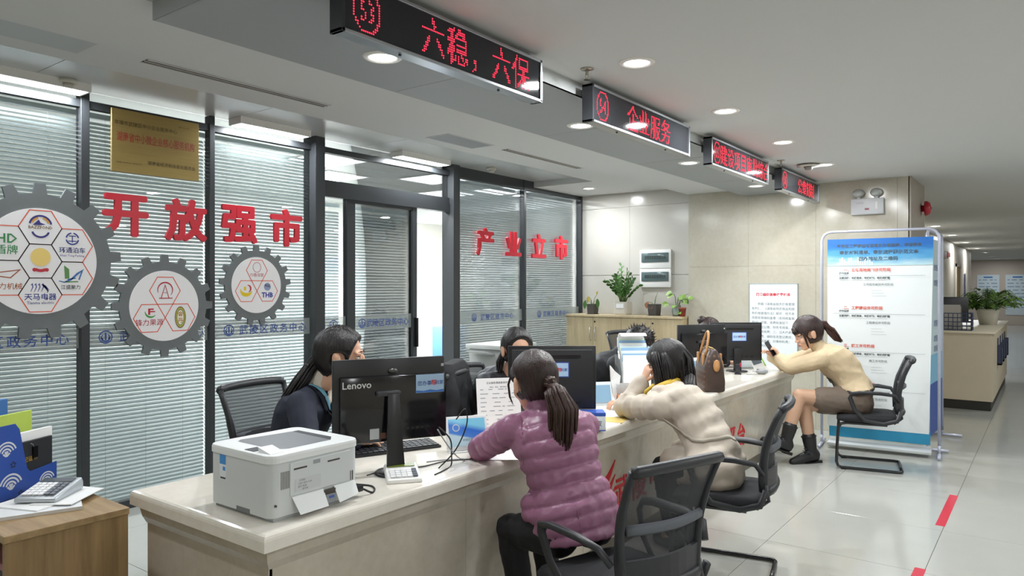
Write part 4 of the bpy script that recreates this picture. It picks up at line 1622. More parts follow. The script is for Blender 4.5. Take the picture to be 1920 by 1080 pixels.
# box with characters, beside the pink jacket
tbx = thing('carton_box', 'white and blue carton with characters on the counter, right of the pink jacket', 'box', (3.47, 2.085, CT), R(-52))
G().box(-.11, .11, -.06, .06, 0, .1).out('carton', mat('carton_white', 'dfe4ea', .5), tbx, bevel=.003)
G().box(-.1105, .1105, -.0605, .0605, .082, .1005).out('blue_band', mat('carton_blue', '2f58b0', .45), tbx)
G().box(-.1105, .1105, -.0605, .0605, 0, .006).out('blue_band', mat('carton_blue', '2f58b0', .45), tbx)
letters('carton_lettering', '请自行领取', .036, mat('carton_ink', '6b7380', .5), tbx, T(.0, -.0608, .042) @ FACE_Y, bold=.01)
paper('paper_sheet', 'white sheet on the counter left of the beige coat sleeve', 3.95, 2.24, CT + .0005, .21, .297, R(35), M_paper)
paper('paper_sheet', 'yellow note sheet under the white sheet near the carton', 3.82, 2.12, CT + .0004, .18, .2, R(12), mat('paper_yellow', 'd9c070', .6), .0008)
paper('paper_sheet', 'white sheet under the clear cup beside the brochure rack', 4.4, 2.5, CT + .0005, .3, .42, R(20), M_paper)

# clear plastic cup with orange print
cp = thing('plastic_cup', 'clear pen cup with orange print in front of the brochure rack', 'cup', (4.42, 2.33, CT))
G().lathe([(0, 0), (.052, 0), (.06, .13), (.058, .13), (.05, .004), (0, .004)], 28).out('cup_wall', pane('cup_plastic', (.95, .86, .8), refl=.8, haze=.35), cp, smooth=True)
G().lathe([(.0525, .012), (.0558, .06), (.0562, .06), (.053, .012)], 28).out('print_band', mat('cup_orange', 'd98a52', .5), cp, smooth=True)
tt = thing('paper_tissue', 'white folded tissue standing in the clear cup', 'tissue', (4.40, 2.38, CT + .13))
G().add([(-.03, 0, -.12), (.03, .01, -.12), (.045, .0, .05), (.0, .02, .085), (-.05, .03, .13), (-.04, .03, .02), (-.03, .004, -.12), (.03, .014, -.12), (.045, .004, .05), (.0, .024, .085), (-.05, .034, .13), (-.04, .034, .02)],
        [(0, 1, 2, 5), (2, 3, 4, 5), (6, 11, 8, 7), (8, 11, 10, 9)]).out('folded_sheet', M_paper, tt)

# brochure rack
br = thing('brochure_rack', 'clear acrylic rack packed with brochures in front of the black-haired clerk', 'brochure rack', (4.93, 2.52, CT), R(-48))
acr = pane('acrylic', (.96, .98, 1.0), refl=.9, haze=.08)
G().box(-.13, .13, -.1, .1, 0, .008).out('rack_base', acr, br)
for sx in (-.13, .126):
    G().prism([(-.1, 0), (.1, 0), (.1, .34), (.02, .34), (-.1, .16)], sx, sx + .004, lambda u, w, d: (d, u, w)).out('rack_side', acr, br)
for k in range(12):
    y = .085 - k * .0155
    h = .4 - .012 * k if k < 7 else .31 - .01 * (k - 7)
    h += RND.uniform(-.008, .008)
    base = Vector((4.93, 2.52, CT + .009)) + Matrix.Rotation(R(-48), 3, 'Z') @ Vector((RND.uniform(-.006, .006), y, 0))
    o = thing('brochure', '%s brochure from the back of the acrylic rack on the counter' % ORD[k].replace('nearest', 'nearest').replace('farthest', 'front').replace('second nearest', 'second'), 'brochure', base, R(-48), group='brochures in the acrylic rack')
    lean = Matrix.Rotation(R(-4), 4, 'X')
    G().box(-.105, .105, -.005, .005, 0, h).out('pages', M_paper if k % 3 else M_paper2, o, M=lean)
    G().box(-.1055, .1055, -.0055, -.005, h - .06, h).out('cover_band', pr(['dfe9f2', 'cfe0d0', '8fb4d8', 'e6ece6'][k % 4]), o, M=lean)
# white curled booklet at the top
bkx = thing('curled_booklet', 'white booklet with a curled top at the back of the brochure rack', 'booklet', Vector((4.93, 2.52, CT + .009)) + Matrix.Rotation(R(-48), 3, 'Z') @ Vector((-.0, .094, 0)), R(-48))
g = G()
prof = [(0, 0), (0, .38), (-.015, .41), (-.045, .43), (-.08, .43), (-.11, .415)]
g.loft([[(-.11, y, z), (.09, y, z), (.09, y + .004, z + .004), (-.11, y + .004, z + .004)] for y, z in prof])
g.out('pages', M_paper, bkx)
# phone in front of far monitor / cups
rb = thing('pen_holder', 'small red and black holder at the foot of the far monitor', 'holder', (6.5, 2.28, CT), R(20))
G().box(-.03, .03, -.02, .02, .014, .09).out('holder_body', mat('holder_black', '202228', .4), rb, bevel=.004)
G().box(-.05, .05, -.025, -.018, .07, .1).out('red_strip', mat('holder_red', 'c22d44', .4), rb, bevel=.002)
G().box(-.04, .04, -.03, .03, 0, .014).out('holder_foot', mat('holder_black', '202228', .4), rb, bevel=.004)
mo = thing('computer_mouse', 'grey computer mouse on the counter by the far monitor', 'mouse', (6.62, 2.1, CT), R(30))
G().ell((0, 0, .0245), (.032, .055, .024), nu=20, nv=12).out('shell', mat('mouse_grey', '8d9092', .35), mo, smooth=True)
G().box(-.002, .002, .01, .045, .04, .047).out('wheel_slot', M_blk, mo)
ac = thing('acrylic_sign', 'clear acrylic sign with fine print and a photo, in front of the fee notice', 'desk sign', (7.02, 2.38, CT), R(-35))
G().box(-.1, .1, -.03, .03, 0, .006).out('sign_foot', acr, ac)
G().box(-.1, .1, -.004, .0, .006, .29).out('sign_sheet', mat('sign_paper', 'dfe6ea', .4), ac, M=Matrix.Rotation(R(-8), 4, 'X'))
print_lines(G().box(-.09, .09, -.0046, -.004, .04, .17).out('sign_text_panel', mat('sign_paper', 'dfe6ea', .4), ac, M=Matrix.Rotation(R(-8), 4, 'X')), .17, .12, 7, mat('faint_ink', '9aa0a8', .6), 5).matrix_local = T(0, -.0052, .1) @ FACE_Y
lf = thing('leaflet', 'leaflet with a dark photo and green edge leaning by the phone', 'leaflet', (6.98, 2.22, CT + .002), R(-42))
Ml = Matrix.Rotation(R(-30), 4, 'X') @ Matrix.Rotation(R(-14), 4, 'Y')
G().box(-.07, .07, -.001, .001, 0, .2).out('leaflet_sheet', M_paper, lf, M=Ml)
G().box(-.055, .045, -.0016, -.001, .06, .18).out('photo_print', mat('photo_slate', '5d6b74', .4), lf, M=Ml)
G().box(.055, .07, -.0016, -.001, .02, .2).out('green_edge', mat('edge_green', '8fc04f', .5), lf, M=Ml)

# ---- handbag
M_bag = None


def bag_mat():
    m = D.materials.new('brown_monogram_canvas')
    m.use_nodes = True
    N, L = m.node_tree.nodes, m.node_tree.links
    b = N['Principled BSDF']
    b.inputs['Roughness'].default_value = .45
    tc = N.new('ShaderNodeTexCoord')
    mp = N.new('ShaderNodeMapping')
    mp.inputs['Rotation'].default_value = (0, 0, 0)
    mp.inputs['Scale'].default_value = (26, 26, 26)
    L.new(tc.outputs['Object'], mp.inputs['Vector'])
    vo = N.new('ShaderNodeTexVoronoi')
    vo.inputs['Scale'].default_value = 1
    vo.inputs['Randomness'].default_value = .12
    L.new(mp.outputs['Vector'], vo.inputs['Vector'])
    rp = N.new('ShaderNodeValToRGB')
    rp.color_ramp.elements[0].position = .2
    rp.color_ramp.elements[1].position = .32
    rp.color_ramp.elements[0].color = (*lin('6a4f3c'), 1)
    rp.color_ramp.elements[1].color = (*lin('3f2f28'), 1)
    L.new(vo.outputs['Distance'], rp.inputs[0])
    L.new(rp.outputs[0], b.inputs['Base Color'])
    return m


M_tan = mat('tan_leather', 'b07f4c', .45)
hb = thing('handbag', 'brown monogram canvas handbag with tan handles standing on the counter', 'handbag', (5.40, 2.12, CT), R(36))
g = G()
rings = []
for z, hw, hd in ((0, .16, .075), (.01, .168, .082), (.08, .17, .084), (.2, .162, .07), (.27, .152, .05), (.31, .138, .03), (.322, .125, .018)):
    rings.append([(x, y, z) for x, y in rrect(-hw, hw, -hd, hd, min(.03, hd * .8), 4)])
g.loft(rings)
g.out('bag_body', bag_mat(), hb, smooth=True)
G().tube([(-.125, 0, .324), (0, 0, .329), (.125, 0, .324)], .006, 8).out('zip', mat('zip_brass', 'b59a62', .35, metal=.8), hb, smooth=True)
for s in (1, -1):
    pts = []
    for k in range(17):
        a = math.pi * k / 16
        if s > 0:
            pts.append((.08 * math.cos(a), .05 - .04 * math.sin(a), .27 + .18 * math.sin(a)))
        else:
            pts.append((.08 * math.cos(a), -.062 - .035 * math.sin(a) ** .5, .25 - .17 * math.sin(a)))
    h = G().tube(pts, .0095, 8).out('handle', M_tan, hb, smooth=True)
    for x in (-.08, .08):
        G().box(x - .015, x + .015, s * .066 - .008, s * .066 + .008, .2, .285).out('handle_tab', M_tan, h, bevel=.004)
G().box(-.012, .012, -.09, -.084, .1, .15).out('buckle', mat('zip_brass', 'b59a62', .35, metal=.8), hb, bevel=.002)
G().lathe([(0, -.004), (.022, -.004), (.026, 0), (.022, .004), (0, .004)], 20, c=(-.178, -.01, .2), M=Matrix.Rotation(R(90), 3, 'Y') @ Matrix.Diagonal((1.8, 1, 1))).out('luggage_tag', M_tan, hb, smooth=True)

# ================================================================== CHAIRS
M_ch = mat('chair_plastic', '2a2c30', .42)
M_chf = mat('chair_fabric', '1d1e22', .85, bump=(300, .2))
M_chm = meshcloth('chair_mesh', '2e3034', .2)
M_cht = mat('chair_tube', '1c1d20', .22, spec=.6)
M_chg = mat('chair_lumbar', '5b5f66', .6)


def back_shape(w0, w1, z0, z1, yb, n=9, lean=.1):
    """outline of the backrest: lists of (x, y, z) for left and right edge, bottom to top"""
    Ls, Rs = [], []
    for k in range(n):
        t_ = k / (n - 1)
        w = w0 + (w1 - w0) * t_ ** .8
        z = z0 + (z1 - z0) * t_
        y = yb - lean * t_ - .035 * math.sin(math.pi * t_) * -1
        Ls.append((-w, y, z))
        Rs.append((w, y, z))
    return Ls, Rs


def backrest(t, w0, w1, z0, z1, yb, lean, frame_r=.017):
    Ls, Rs = back_shape(w0, w1, z0, z1, yb, lean=lean)
    curve = .035
    fb = G()
    g = G()
    for side in (Ls, Rs):
        g.tube(side, [frame_r * 1.5] * 3 + [frame_r * 1.25] * 3 + [frame_r] * 3, 8, flat=.7)
    top = [(Rs[-1][0] * math.cos(math.pi * k / 8), Rs[-1][1] - curve * math.sin(math.pi * k / 8), Rs[-1][2] + .012 * math.sin(math.pi * k / 8)) for k in range(9)]
    g.tube(top, frame_r * 1.25, 8)
    bot = [(Rs[0][0] * math.cos(math.pi * k / 8), Rs[0][1] - curve * math.sin(math.pi * k / 8), Rs[0][2]) for k in range(9)]
    g.tube(bot, frame_r * 1.6, 8)
    fr_ = g.out('backrest_frame', M_ch, t, smooth=True)
    # mesh panel, bowed
    n, m = 9, 9
    v = []
    for i in range(n):
        for j in range(m):
            u = j / (m - 1)
            x = Ls[i][0] + (Rs[i][0] - Ls[i][0]) * u
            v.append((x, Ls[i][1] - curve * math.sin(math.pi * u), Ls[i][2]))
    f = [(i * m + j, i * m + j + 1, (i + 1) * m + j + 1, (i + 1) * m + j) for i in range(n - 1) for j in range(m - 1)]
    G().add(v, f).out('mesh_panel', M_chm, t, smooth=True)
    # lumbar bar and solid lower panel
    i = 4
    lb_ = [(Ls[i][0] * .92 + (Rs[i][0] - Ls[i][0]) * .92 * k / 8, Ls[i][1] - curve * math.sin(math.pi * k / 8) - .014, Ls[i][2]) for k in range(9)]
    G().tube(lb_, .014, 6, flat=1.5, up=(0, 0, 1)).out('lumbar_bar', M_chg, t, smooth=True)
    lo = []
    for i in (0, 1, 2):
        lo.append([(Ls[i][0] + (Rs[i][0] - Ls[i][0]) * k / 8, Ls[i][1] - curve * math.sin(math.pi * k / 8) - .004, Ls[i][2]) for k in range(9)] +
                  [(Rs[i][0] - (Rs[i][0] - Ls[i][0]) * k / 8, Ls[i][1] - curve * math.sin(math.pi - math.pi * k / 8) - .018, Ls[i][2]) for k in range(9)])
    G().loft(lo).out('lower_panel', M_ch, t, smooth=False)


def seat_mesh(t, w, d0, d1, z0, z1, m):
    rings = []
    for s, z in ((.9, z0), (1, z0 + .012), (1, z1 - .025), (.96, z1 - .008), (.85, z1)):
        rings.append([(x * s, (y - (d0 + d1) / 2) * s + (d0 + d1) / 2, z - (.02 * max(0, (y - d1 + .12) / .12) if z > z0 + .02 else 0)) for x, y in rrect(-w, w, d0, d1, .07, 5)])
    return G().loft(rings).out('seat', m, t, smooth=True)


def visitor_chair(x, y, rz, label):
    t = thing('visitor_chair', label, 'chair', (x, y, 0), rz, group='black mesh visitor chairs in front of the counter')
    seat_mesh(t, .235, -.23, .24, .405, .475, M_chf)
    backrest(t, .18, .218, .50, .935, -.235, .085)
    for s in (-1, 1):
        # arm loop: pad, curved front, down to the seat side
        pts = [(s * .235, -.235, .60), (s * .262, -.20, .655), (s * .268, -.10, .668), (s * .268, .06, .668), (s * .266, .12, .655), (s * .258, .135, .62), (s * .245, .10, .52), (s * .235, .02, .43), (s * .235, -.12, .41), (s * .235, -.22, .44), (s * .235, -.25, .52)]
        G().tube(pts, [.018, .021, .024, .024, .022, .02, .018, .018, .018, .018, .018], 8, flat=.62, up=(0, 0, 1)).out('armrest', M_ch, t, smooth=True)
        # sled tube: under the seat, front leg, floor runner to the back
        leg = [(s * .2, -.15, .395), (s * .2, .16, .395), (s * .2, .205, .385), (s * .205, .225, .35), (s * .215, .235, .2), (s * .22, .24, .06), (s * .22, .228, .026), (s * .22, .2, .014), (s * .22, -.0, .014), (s * .22, -.21, .014), (s * .215, -.245, .014), (s * .19, -.26, .014)]
        lg = G().tube(leg, .0125, 8).out('sled_leg', M_cht, t, smooth=True)
        G().box(s * .22 - .016, s * .22 + .016, .165, .205, 0, .01).out('glide', mat('glide_black', '0f1012', .6), lg)
    G().tube([(-.19, -.26, .014), (.19, -.26, .014)], .0125, 8).out('cross_bar', M_cht, t, smooth=True)
    G().tube([(-.2, -.1, .395), (.2, -.1, .395)], .0125, 8).out('cross_bar', M_cht, t, smooth=True)
    for s in (-1, 1):
        G().tube([(s * .19, -.2, .41), (s * .195, -.26, .46), (s * .19, -.245, .54)], .016, 8, flat=.6).out('back_bracket', M_ch, t, smooth=True)
    return t


visitor_chair(2.48, 1.35, R(-19), 'nearest black mesh visitor chair, behind the woman in the pink jacket')
visitor_chair(3.89, 1.45, R(12), 'black mesh visitor chair under the woman in the beige coat')
visitor_chair(6.9, 1.28, R(12), 'black visitor chair under the woman in the cream sweater')


def task_chair(x, y, rz, label, top=1.06, seat=.47):
    t = thing('office_chair', label, 'chair', (x, y, 0), rz, group='swivel chairs behind the counter')
    seat_mesh(t, .24, -.22, .24, seat - .07, seat, M_chf)
    backrest(t, .17, .215, seat + .1, top, -.24, .07)
    G().tube([(0, -.15, seat - .06), (0, -.26, seat - .04), (0, -.285, seat + .12), (0, -.3, seat + .28)], .022, 8, flat=.6).out('back_support', M_ch, t, smooth=True)
    for s in (-1, 1):
        G().tube([(s * .24, -.02, seat - .04), (s * .275, -.03, seat - .02), (s * .28, -.04, seat + .2)], .015, 8).out('arm_post', M_ch, t, smooth=True)
        G().box(s * .28 - .035, s * .28 + .035, -.16, .1, seat + .2, seat + .225).out('arm_pad', M_ch, t, bevel=.01)
    G().tube([(0, 0, .1), (0, 0, seat - .07)], .025, 12).out('gas_column', M_cht, t, smooth=True)
    for k in range(5):
        a = R(72 * k + 20)
        lg = G().tube([(0, 0, .11), (.15 * math.cos(a), .15 * math.sin(a), .09), (.28 * math.cos(a), .28 * math.sin(a), .065)], [.028, .024, .016], 8).out('star_leg', M_ch, t, smooth=True)
        G().ell((.28 * math.cos(a), .28 * math.sin(a), .027), (.027, .027, .027), nu=12, nv=8).out('caster', M_chf, lg, smooth=True)
    return t


task_chair(2.28, 3.06, R(-170), 'black mesh swivel chair of the clerk in the navy blazer', 1.04)
task_chair(3.38, 3.36, R(22), 'black swivel chair carrying the black coat', 1.0)
task_chair(4.12, 3.25, R(175), 'swivel chair of the clerk in the dark grey jacket', .95)
task_chair(6.62, 3.28, R(160), 'black high-backed swivel chair beside the plants cabinet', 1.08)

# black coat over the chair
cm_ = mat('black_wool', '17181c', .85, bump=(120, .25))
g = G()
fwd = Matrix.Rotation(R(168), 3, 'Z')
for i, (yy0, s) in enumerate(((-.33, 1), (-.2, -1))):
    pass
g.loft([[Vector((x, y, z)) for x, y in rrect(-w, w, -.345 - d, -.255 + d * .3, .04, 4)] for z, w, d in ((.5, .22, .04), (.65, .23, .035), (.8, .225, .028), (.95, .215, .02), (1.04, .2, .01), (1.08, .15, -.01))])
g.ell((-.17, -.34, .80), (.06, .06, .22)).ell((.16, -.34, .78), (.06, .06, .22)).ell((.02, -.37, .72), (.07, .04, .2))


def coat_folds(co, no):
    for i in range(len(co)):
        x, y, z = co[i]
        a = .010 * math.sin(26 * x + 5 * math.sin(7 * z)) * min(1, max(0, (1.02 - z) * 4)) + .014 * noise.noise(Vector((x * 6, y * 6, z * 3)))
        co[i] += no[i] * a
    return co


me = remesh(g, .011, 5, coat_folds)
me.name = 'draped_coat'
o = place('draped_coat', me, cm_, None, True, loc=(3.38, 3.36, 0), rot=(0, 0, R(22)))
tag(o, 'black coat draped over a chair back between the two women clerks', 'coat')

# ================================================================== PEOPLE
from mathutils.bvhtree import BVHTree
M_skin = mat('skin', 'd8ab90', .48, spec=.35, var=(14, .04))
M_skin_leg = mat('skin_stocking', 'c09a80', .5)
M_eye = mat('eye_white', 'e6e2dc', .2)
M_iris = mat('eye_iris', '20140e', .15)
M_lip = mat('lip', 'b0655e', .4)
M_brow = mat('brow', '2a1d17', .7)


def hair_mat(name, c1, c2):
    return mat(name, c2, .38, spec=.45, var=(30, 0, c1), bump=(60, .35), stretch=(3, 3, .25))


H_black = hair_mat('hair_black', '0c0a0b', '1f1a1a')
H_brown = hair_mat('hair_brown', '1a1110', '3a2622')


def V(*a):
    return Vector(a)


def basis(fwd, up=(0, 0, 1)):
    f = Vector(fwd).normalized()
    u = Vector(up)
    r = f.cross(u).normalized()
    u = r.cross(f).normalized()
    return Matrix((r, f, u)).transposed()


def ring(c, r, f, rx, ry, n=20, e=2.3):
    out = []
    for k in range(n):
        a = 2 * math.pi * k / n
        ca, sa = math.cos(a), math.sin(a)
        x = math.copysign(abs(ca) ** (2 / e), ca) * rx
        y = math.copysign(abs(sa) ** (2 / e), sa) * ry
        out.append(c + r * x + f * y)
    return out


TORSO = ((-.12, .155, .11), (0, .168, .118), (.14, .172, .122), (.36, .138, .10), (.56, .148, .108), (.74, .168, .118), (.88, .165, .102), (.97, .105, .075), (1.03, .062, .06))


def torso(g, pel, neck, hf, sf, off=0.0, back=.03, ks=1.0, t0=-.2, hem=1.0):
    pel, neck = Vector(pel), Vector(neck)
    ax = (neck - pel)
    hf, sf = Vector((hf[0], hf[1], 0)).normalized(), Vector((sf[0], sf[1], 0)).normalized()
    rings = []
    for t, rx, ry in TORSO:
        if t < t0:
            continue
        f0 = hf.lerp(sf, max(0, min(1, t)))
        c = pel + ax * t - f0 * (back * math.sin(math.pi * max(0, min(1, t))))
        s = ax.normalized()
        if t < .3:
            s = s.lerp(Vector((0, 0, 1)), .5)
        f = (f0 - s * f0.dot(s)).normalized()
        r = f.cross(s).normalized()
        o = off if t < .95 else off * .6
        k = hem if t < .2 else 1.0
        rings.append(ring(c, r, f, (rx * ks + o) * k, (ry * ks + o) * k))
    g.loft(rings)
    return g


def limb(g, pts, rad, n=12):
    P, Q = [], []
    for i in range(len(pts) - 1):
        a, b = Vector(pts[i]), Vector(pts[i + 1])
        for k in range(4):
            P.append(a.lerp(b, k / 4))
            Q.append(rad[i] + (rad[i + 1] - rad[i]) * k / 4)
    P.append(Vector(pts[-1]))
    Q.append(rad[-1])
    g.tube(P, Q, n)
    for p, r_ in zip(pts, rad):
        g.ell(p, r_ * .99, nu=12, nv=8)
    return g


def head_geo(g, M, ears=True):
    def e(c, r):
        g.ell(M @ Vector(c), [x * M.median_scale for x in r], M.to_3x3().normalized(), 20, 14)
    e((0, -.014, .032), (.075, .094, .086))
    e((0, .022, -.028), (.064, .066, .078))
    e((0, .03, -.065), (.05, .05, .045))
    e((0, .056, -.092), (.027, .026, .022))
    for s in (-1, 1):
        e((s * .036, .05, -.032), (.028, .032, .034))
        e((s * .03, .074, .022), (.026, .014, .01))
        if ears:
            e((s * .083, -.006, -.006), (.009, .02, .033))
        if ears:
            e((s * .089, -.012, .006), (.006, .013, .02))
        e((s * .011, .094, -.03), (.009, .009, .007))
    e((0, .088, -.012), (.0085, .014, .03))
    e((0, .1, -.027), (.011, .013, .010))
    e((0, .083, -.058), (.02, .012, .006))
    e((0, .081, -.068), (.017, .012, .007))
    return g


def face_parts(root, M, off):
    Mx = T(*(-off)) @ M
    for s in (-1, 1):
        ey = G().ell((s * .031, .0745, .004), (.0135, .0095, .0068), nu=14, nv=8).out('eye', M_eye, root, smooth=True, M=Mx)
        G().ell((s * .031, .0815, .004), (.006, .004, .006), nu=12, nv=8).out('iris', M_iris, ey, smooth=True)
        G().tube([(s * .017, .0845, .011), (s * .031, .0862, .0135), (s * .046, .078, .0095)], .0016, 6).out('eyelid', M_brow, ey, smooth=True)
        G().tube([(s * .015, .0885, .0265), (s * .03, .089, .031), (s * .049, .0775, .027)], [.002, .0034, .0012], 6).out('eyebrow', M_brow, root, smooth=True, M=Mx)
    G().ell((0, .0905, -.0585), (.019, .007, .0045), nu=14, nv=8).ell((0, .089, -.067), (.016, .007, .0055), nu=14, nv=8).out('lips', M_lip, root, smooth=True, M=Mx)


def hair_cap(M, vol=.012, line=.062, side=.02, neck_z=-.05, ear=True, part=0.0, seed=0, back=.0, drop=0.0, hi=.082):
    """a hair volume round the skull that dives under the skin in the face area"""
    g = G()
    nu, nv = 56, 36
    v = []
    sm = lambda x: max(0.0, min(1.0, x)) ** 2 * (3 - 2 * max(0.0, min(1.0, x)))
    for i in range(nv + 1):
        th = math.pi * i / nv
        for j in range(nu):
            ph = 2 * math.pi * j / nu
            d = Vector((math.sin(th) * math.cos(ph), math.sin(th) * math.sin(ph), math.cos(th)))
            p = Vector((d.x * .0775, d.y * .098 - .014, d.z * (.09 if d.z > 0 else .115 + drop) + .030))
            if d.z < 0:
                p.y -= back * (-d.z)
            thr = side + max(0, p.z + .01) * (hi - side) / (line + .01)
            inside = sm((p.y - thr) / .02) * sm((line + .006 - p.z) / .012)
            under = sm((neck_z - p.z) / .02) * sm((p.y + .045) / .03)
            ea = 0
            if ear:
                q = Vector((abs(p.x) - .078, p.y + .0, p.z + .004))
                ea = sm((.034 - Vector((0, q.y, q.z)).length) / .012) if abs(p.x) > .05 else 0
            m_ = max(inside, under, ea)
            w = .0022 * math.sin(ph * 23 + 2.2 * math.sin(th * 3 + seed)) + .003 * noise.noise(Vector((ph * 3, th * 2.2, seed)))
            gr = -.006 * math.exp(-((p.x - part) / .007) ** 2) if (part and p.z > .07) else 0
            k = vol + w + gr
            n_ = Vector((d.x / .0775, d.y / .098, d.z / .09)).normalized()
            v.append(M @ (p + n_ * (k * (1 - m_) - .022 * m_)))
    f = []
    for i in range(nv):
        for j in range(nu):
            a, b = i * nu + j, i * nu + (j + 1) % nu
            f.append((a, a + nu, b + nu, b))
    g.add(v, f)
    return g


def locks(g, path, r0, n=26, seed=1, spread=1.0, thick=.006, fl=1.0):
    """a tail of hair: many tapering locks round a path of (point, radius)"""
    rr = random.Random(seed)
    pts = [Vector(p) for p, _ in path]
    rad = [q for _, q in path]
    for k in range(n):
        a = rr.uniform(0, 2 * math.pi)
        s = math.sqrt(rr.uniform(.02, 1)) * spread
        tw = rr.uniform(-.5, .5)
        L = []
        cut = rr.uniform(.82, 1.0)
        for i, (p, q) in enumerate(zip(pts, rad)):
            d = (pts[min(i + 1, len(pts) - 1)] - pts[max(i - 1, 0)]).normalized()
            u = d.orthogonal().normalized()
            w = d.cross(u)
            an = a + tw * i / len(pts)
            j = rr.uniform(-.08, .08) * q
            L.append(p + u * (q * s * math.cos(an) + j) + w * (q * s * fl * math.sin(an) + j))
        L[-1] = L[-2].lerp(L[-1], cut)
        # densify
        D_ = []
        for i in range(len(L) - 1):
            for m_ in range(3):
                D_.append(L[i].lerp(L[i + 1], m_ / 3))
        D_.append(L[-1])
        m = len(D_)
        g.tube(D_, [thick * (1.0 if 0 < i < m * .7 else .75) * (1 - .85 * max(0, (i / (m - 1) - .6) / .4)) for i in range(m)], 5)
    return g


def hand_geo(g, M, side, bend=(25, 30, 20), spread=7, thumb=(35, 20), each=None):
    """wrist at the origin, fingers along +Y, palm towards -Z; side +1 = left hand"""
    P = lambda *a: M @ Vector(a)
    sc = M.median_scale
    rings = []
    for y, w, t in ((-.02, .024, .019), (.01, .027, .018), (.045, .036, .015), (.082, .04, .0125), (.094, .036, .009)):
        rings.append([P(w * math.cos(2 * math.pi * k / 14), y, t * math.sin(2 * math.pi * k / 14)) for k in range(14)])
    g.loft(rings)
    ln = (.074, .082, .076, .06)
    for i in range(4):
        x = side * (.03 - .02 * i)
        b = each[i] if each else bend
        a = 0
        yaw = R(spread * (1.5 - i)) * side
        p = Vector((x, .085, 0))
        pts, rad = [P(*p)], [.0092 * sc]
        for j, fr_ in enumerate((.45, .32, .23)):
            a -= R(b[j])
            d = Vector((math.sin(yaw) * math.cos(a), math.cos(yaw) * math.cos(a), math.sin(a)))
            p = p + d * ln[i] * fr_
            pts.append(P(*p))
            rad.append((.0084, .0076, .0064)[j] * sc)
        limb(g, pts, rad, 8)
    p = Vector((side * .026, .022, -.006))
    a, b = R(thumb[0]), R(thumb[1])
    pts, rad = [P(*p)], [.0125 * sc]
    for j, l_ in enumerate((.038, .032, .026)):
        d = Vector((side * math.sin(a), math.cos(a), -math.sin(b))).normalized()
        p = p + d * l_
        a -= R(16)
        pts.append(P(*p))
        rad.append((.011, .0095, .0078)[j] * sc)
    limb(g, pts, rad, 8)
    return g


def hand_matrix(wrist, fingers, palm, scale=1.0):
    y = Vector(fingers).normalized()
    z = -Vector(palm)
    z = (z - y * z.dot(y)).normalized()
    x = y.cross(z).normalized()
    m = Matrix((x, y, z)).transposed().to_4x4()
    return T(*wrist) @ m @ Matrix.Scale(scale, 4)


def wobble(amp, fr, seed, extra=None):
    def f(co, no):
        for i in range(len(co)):
            p = Vector(co[i])
            a = amp * noise.noise(Vector((p.x * fr + seed, p.y * fr, p.z * fr * .8)))
            a += amp * .5 * noise.noise(Vector((p.x * fr * 2.3, p.y * fr * 2.3 + seed, p.z * fr * 2.6)))
            if extra:
                a += extra(p)
            co[i] += no[i] * a
        return co
    return f


def seg_dist(p, a, b):
    ab = b - a
    t = max(0, min(1, (p - a).dot(ab) / ab.length_squared))
    return (p - (a + ab * t)).length, t * ab.length


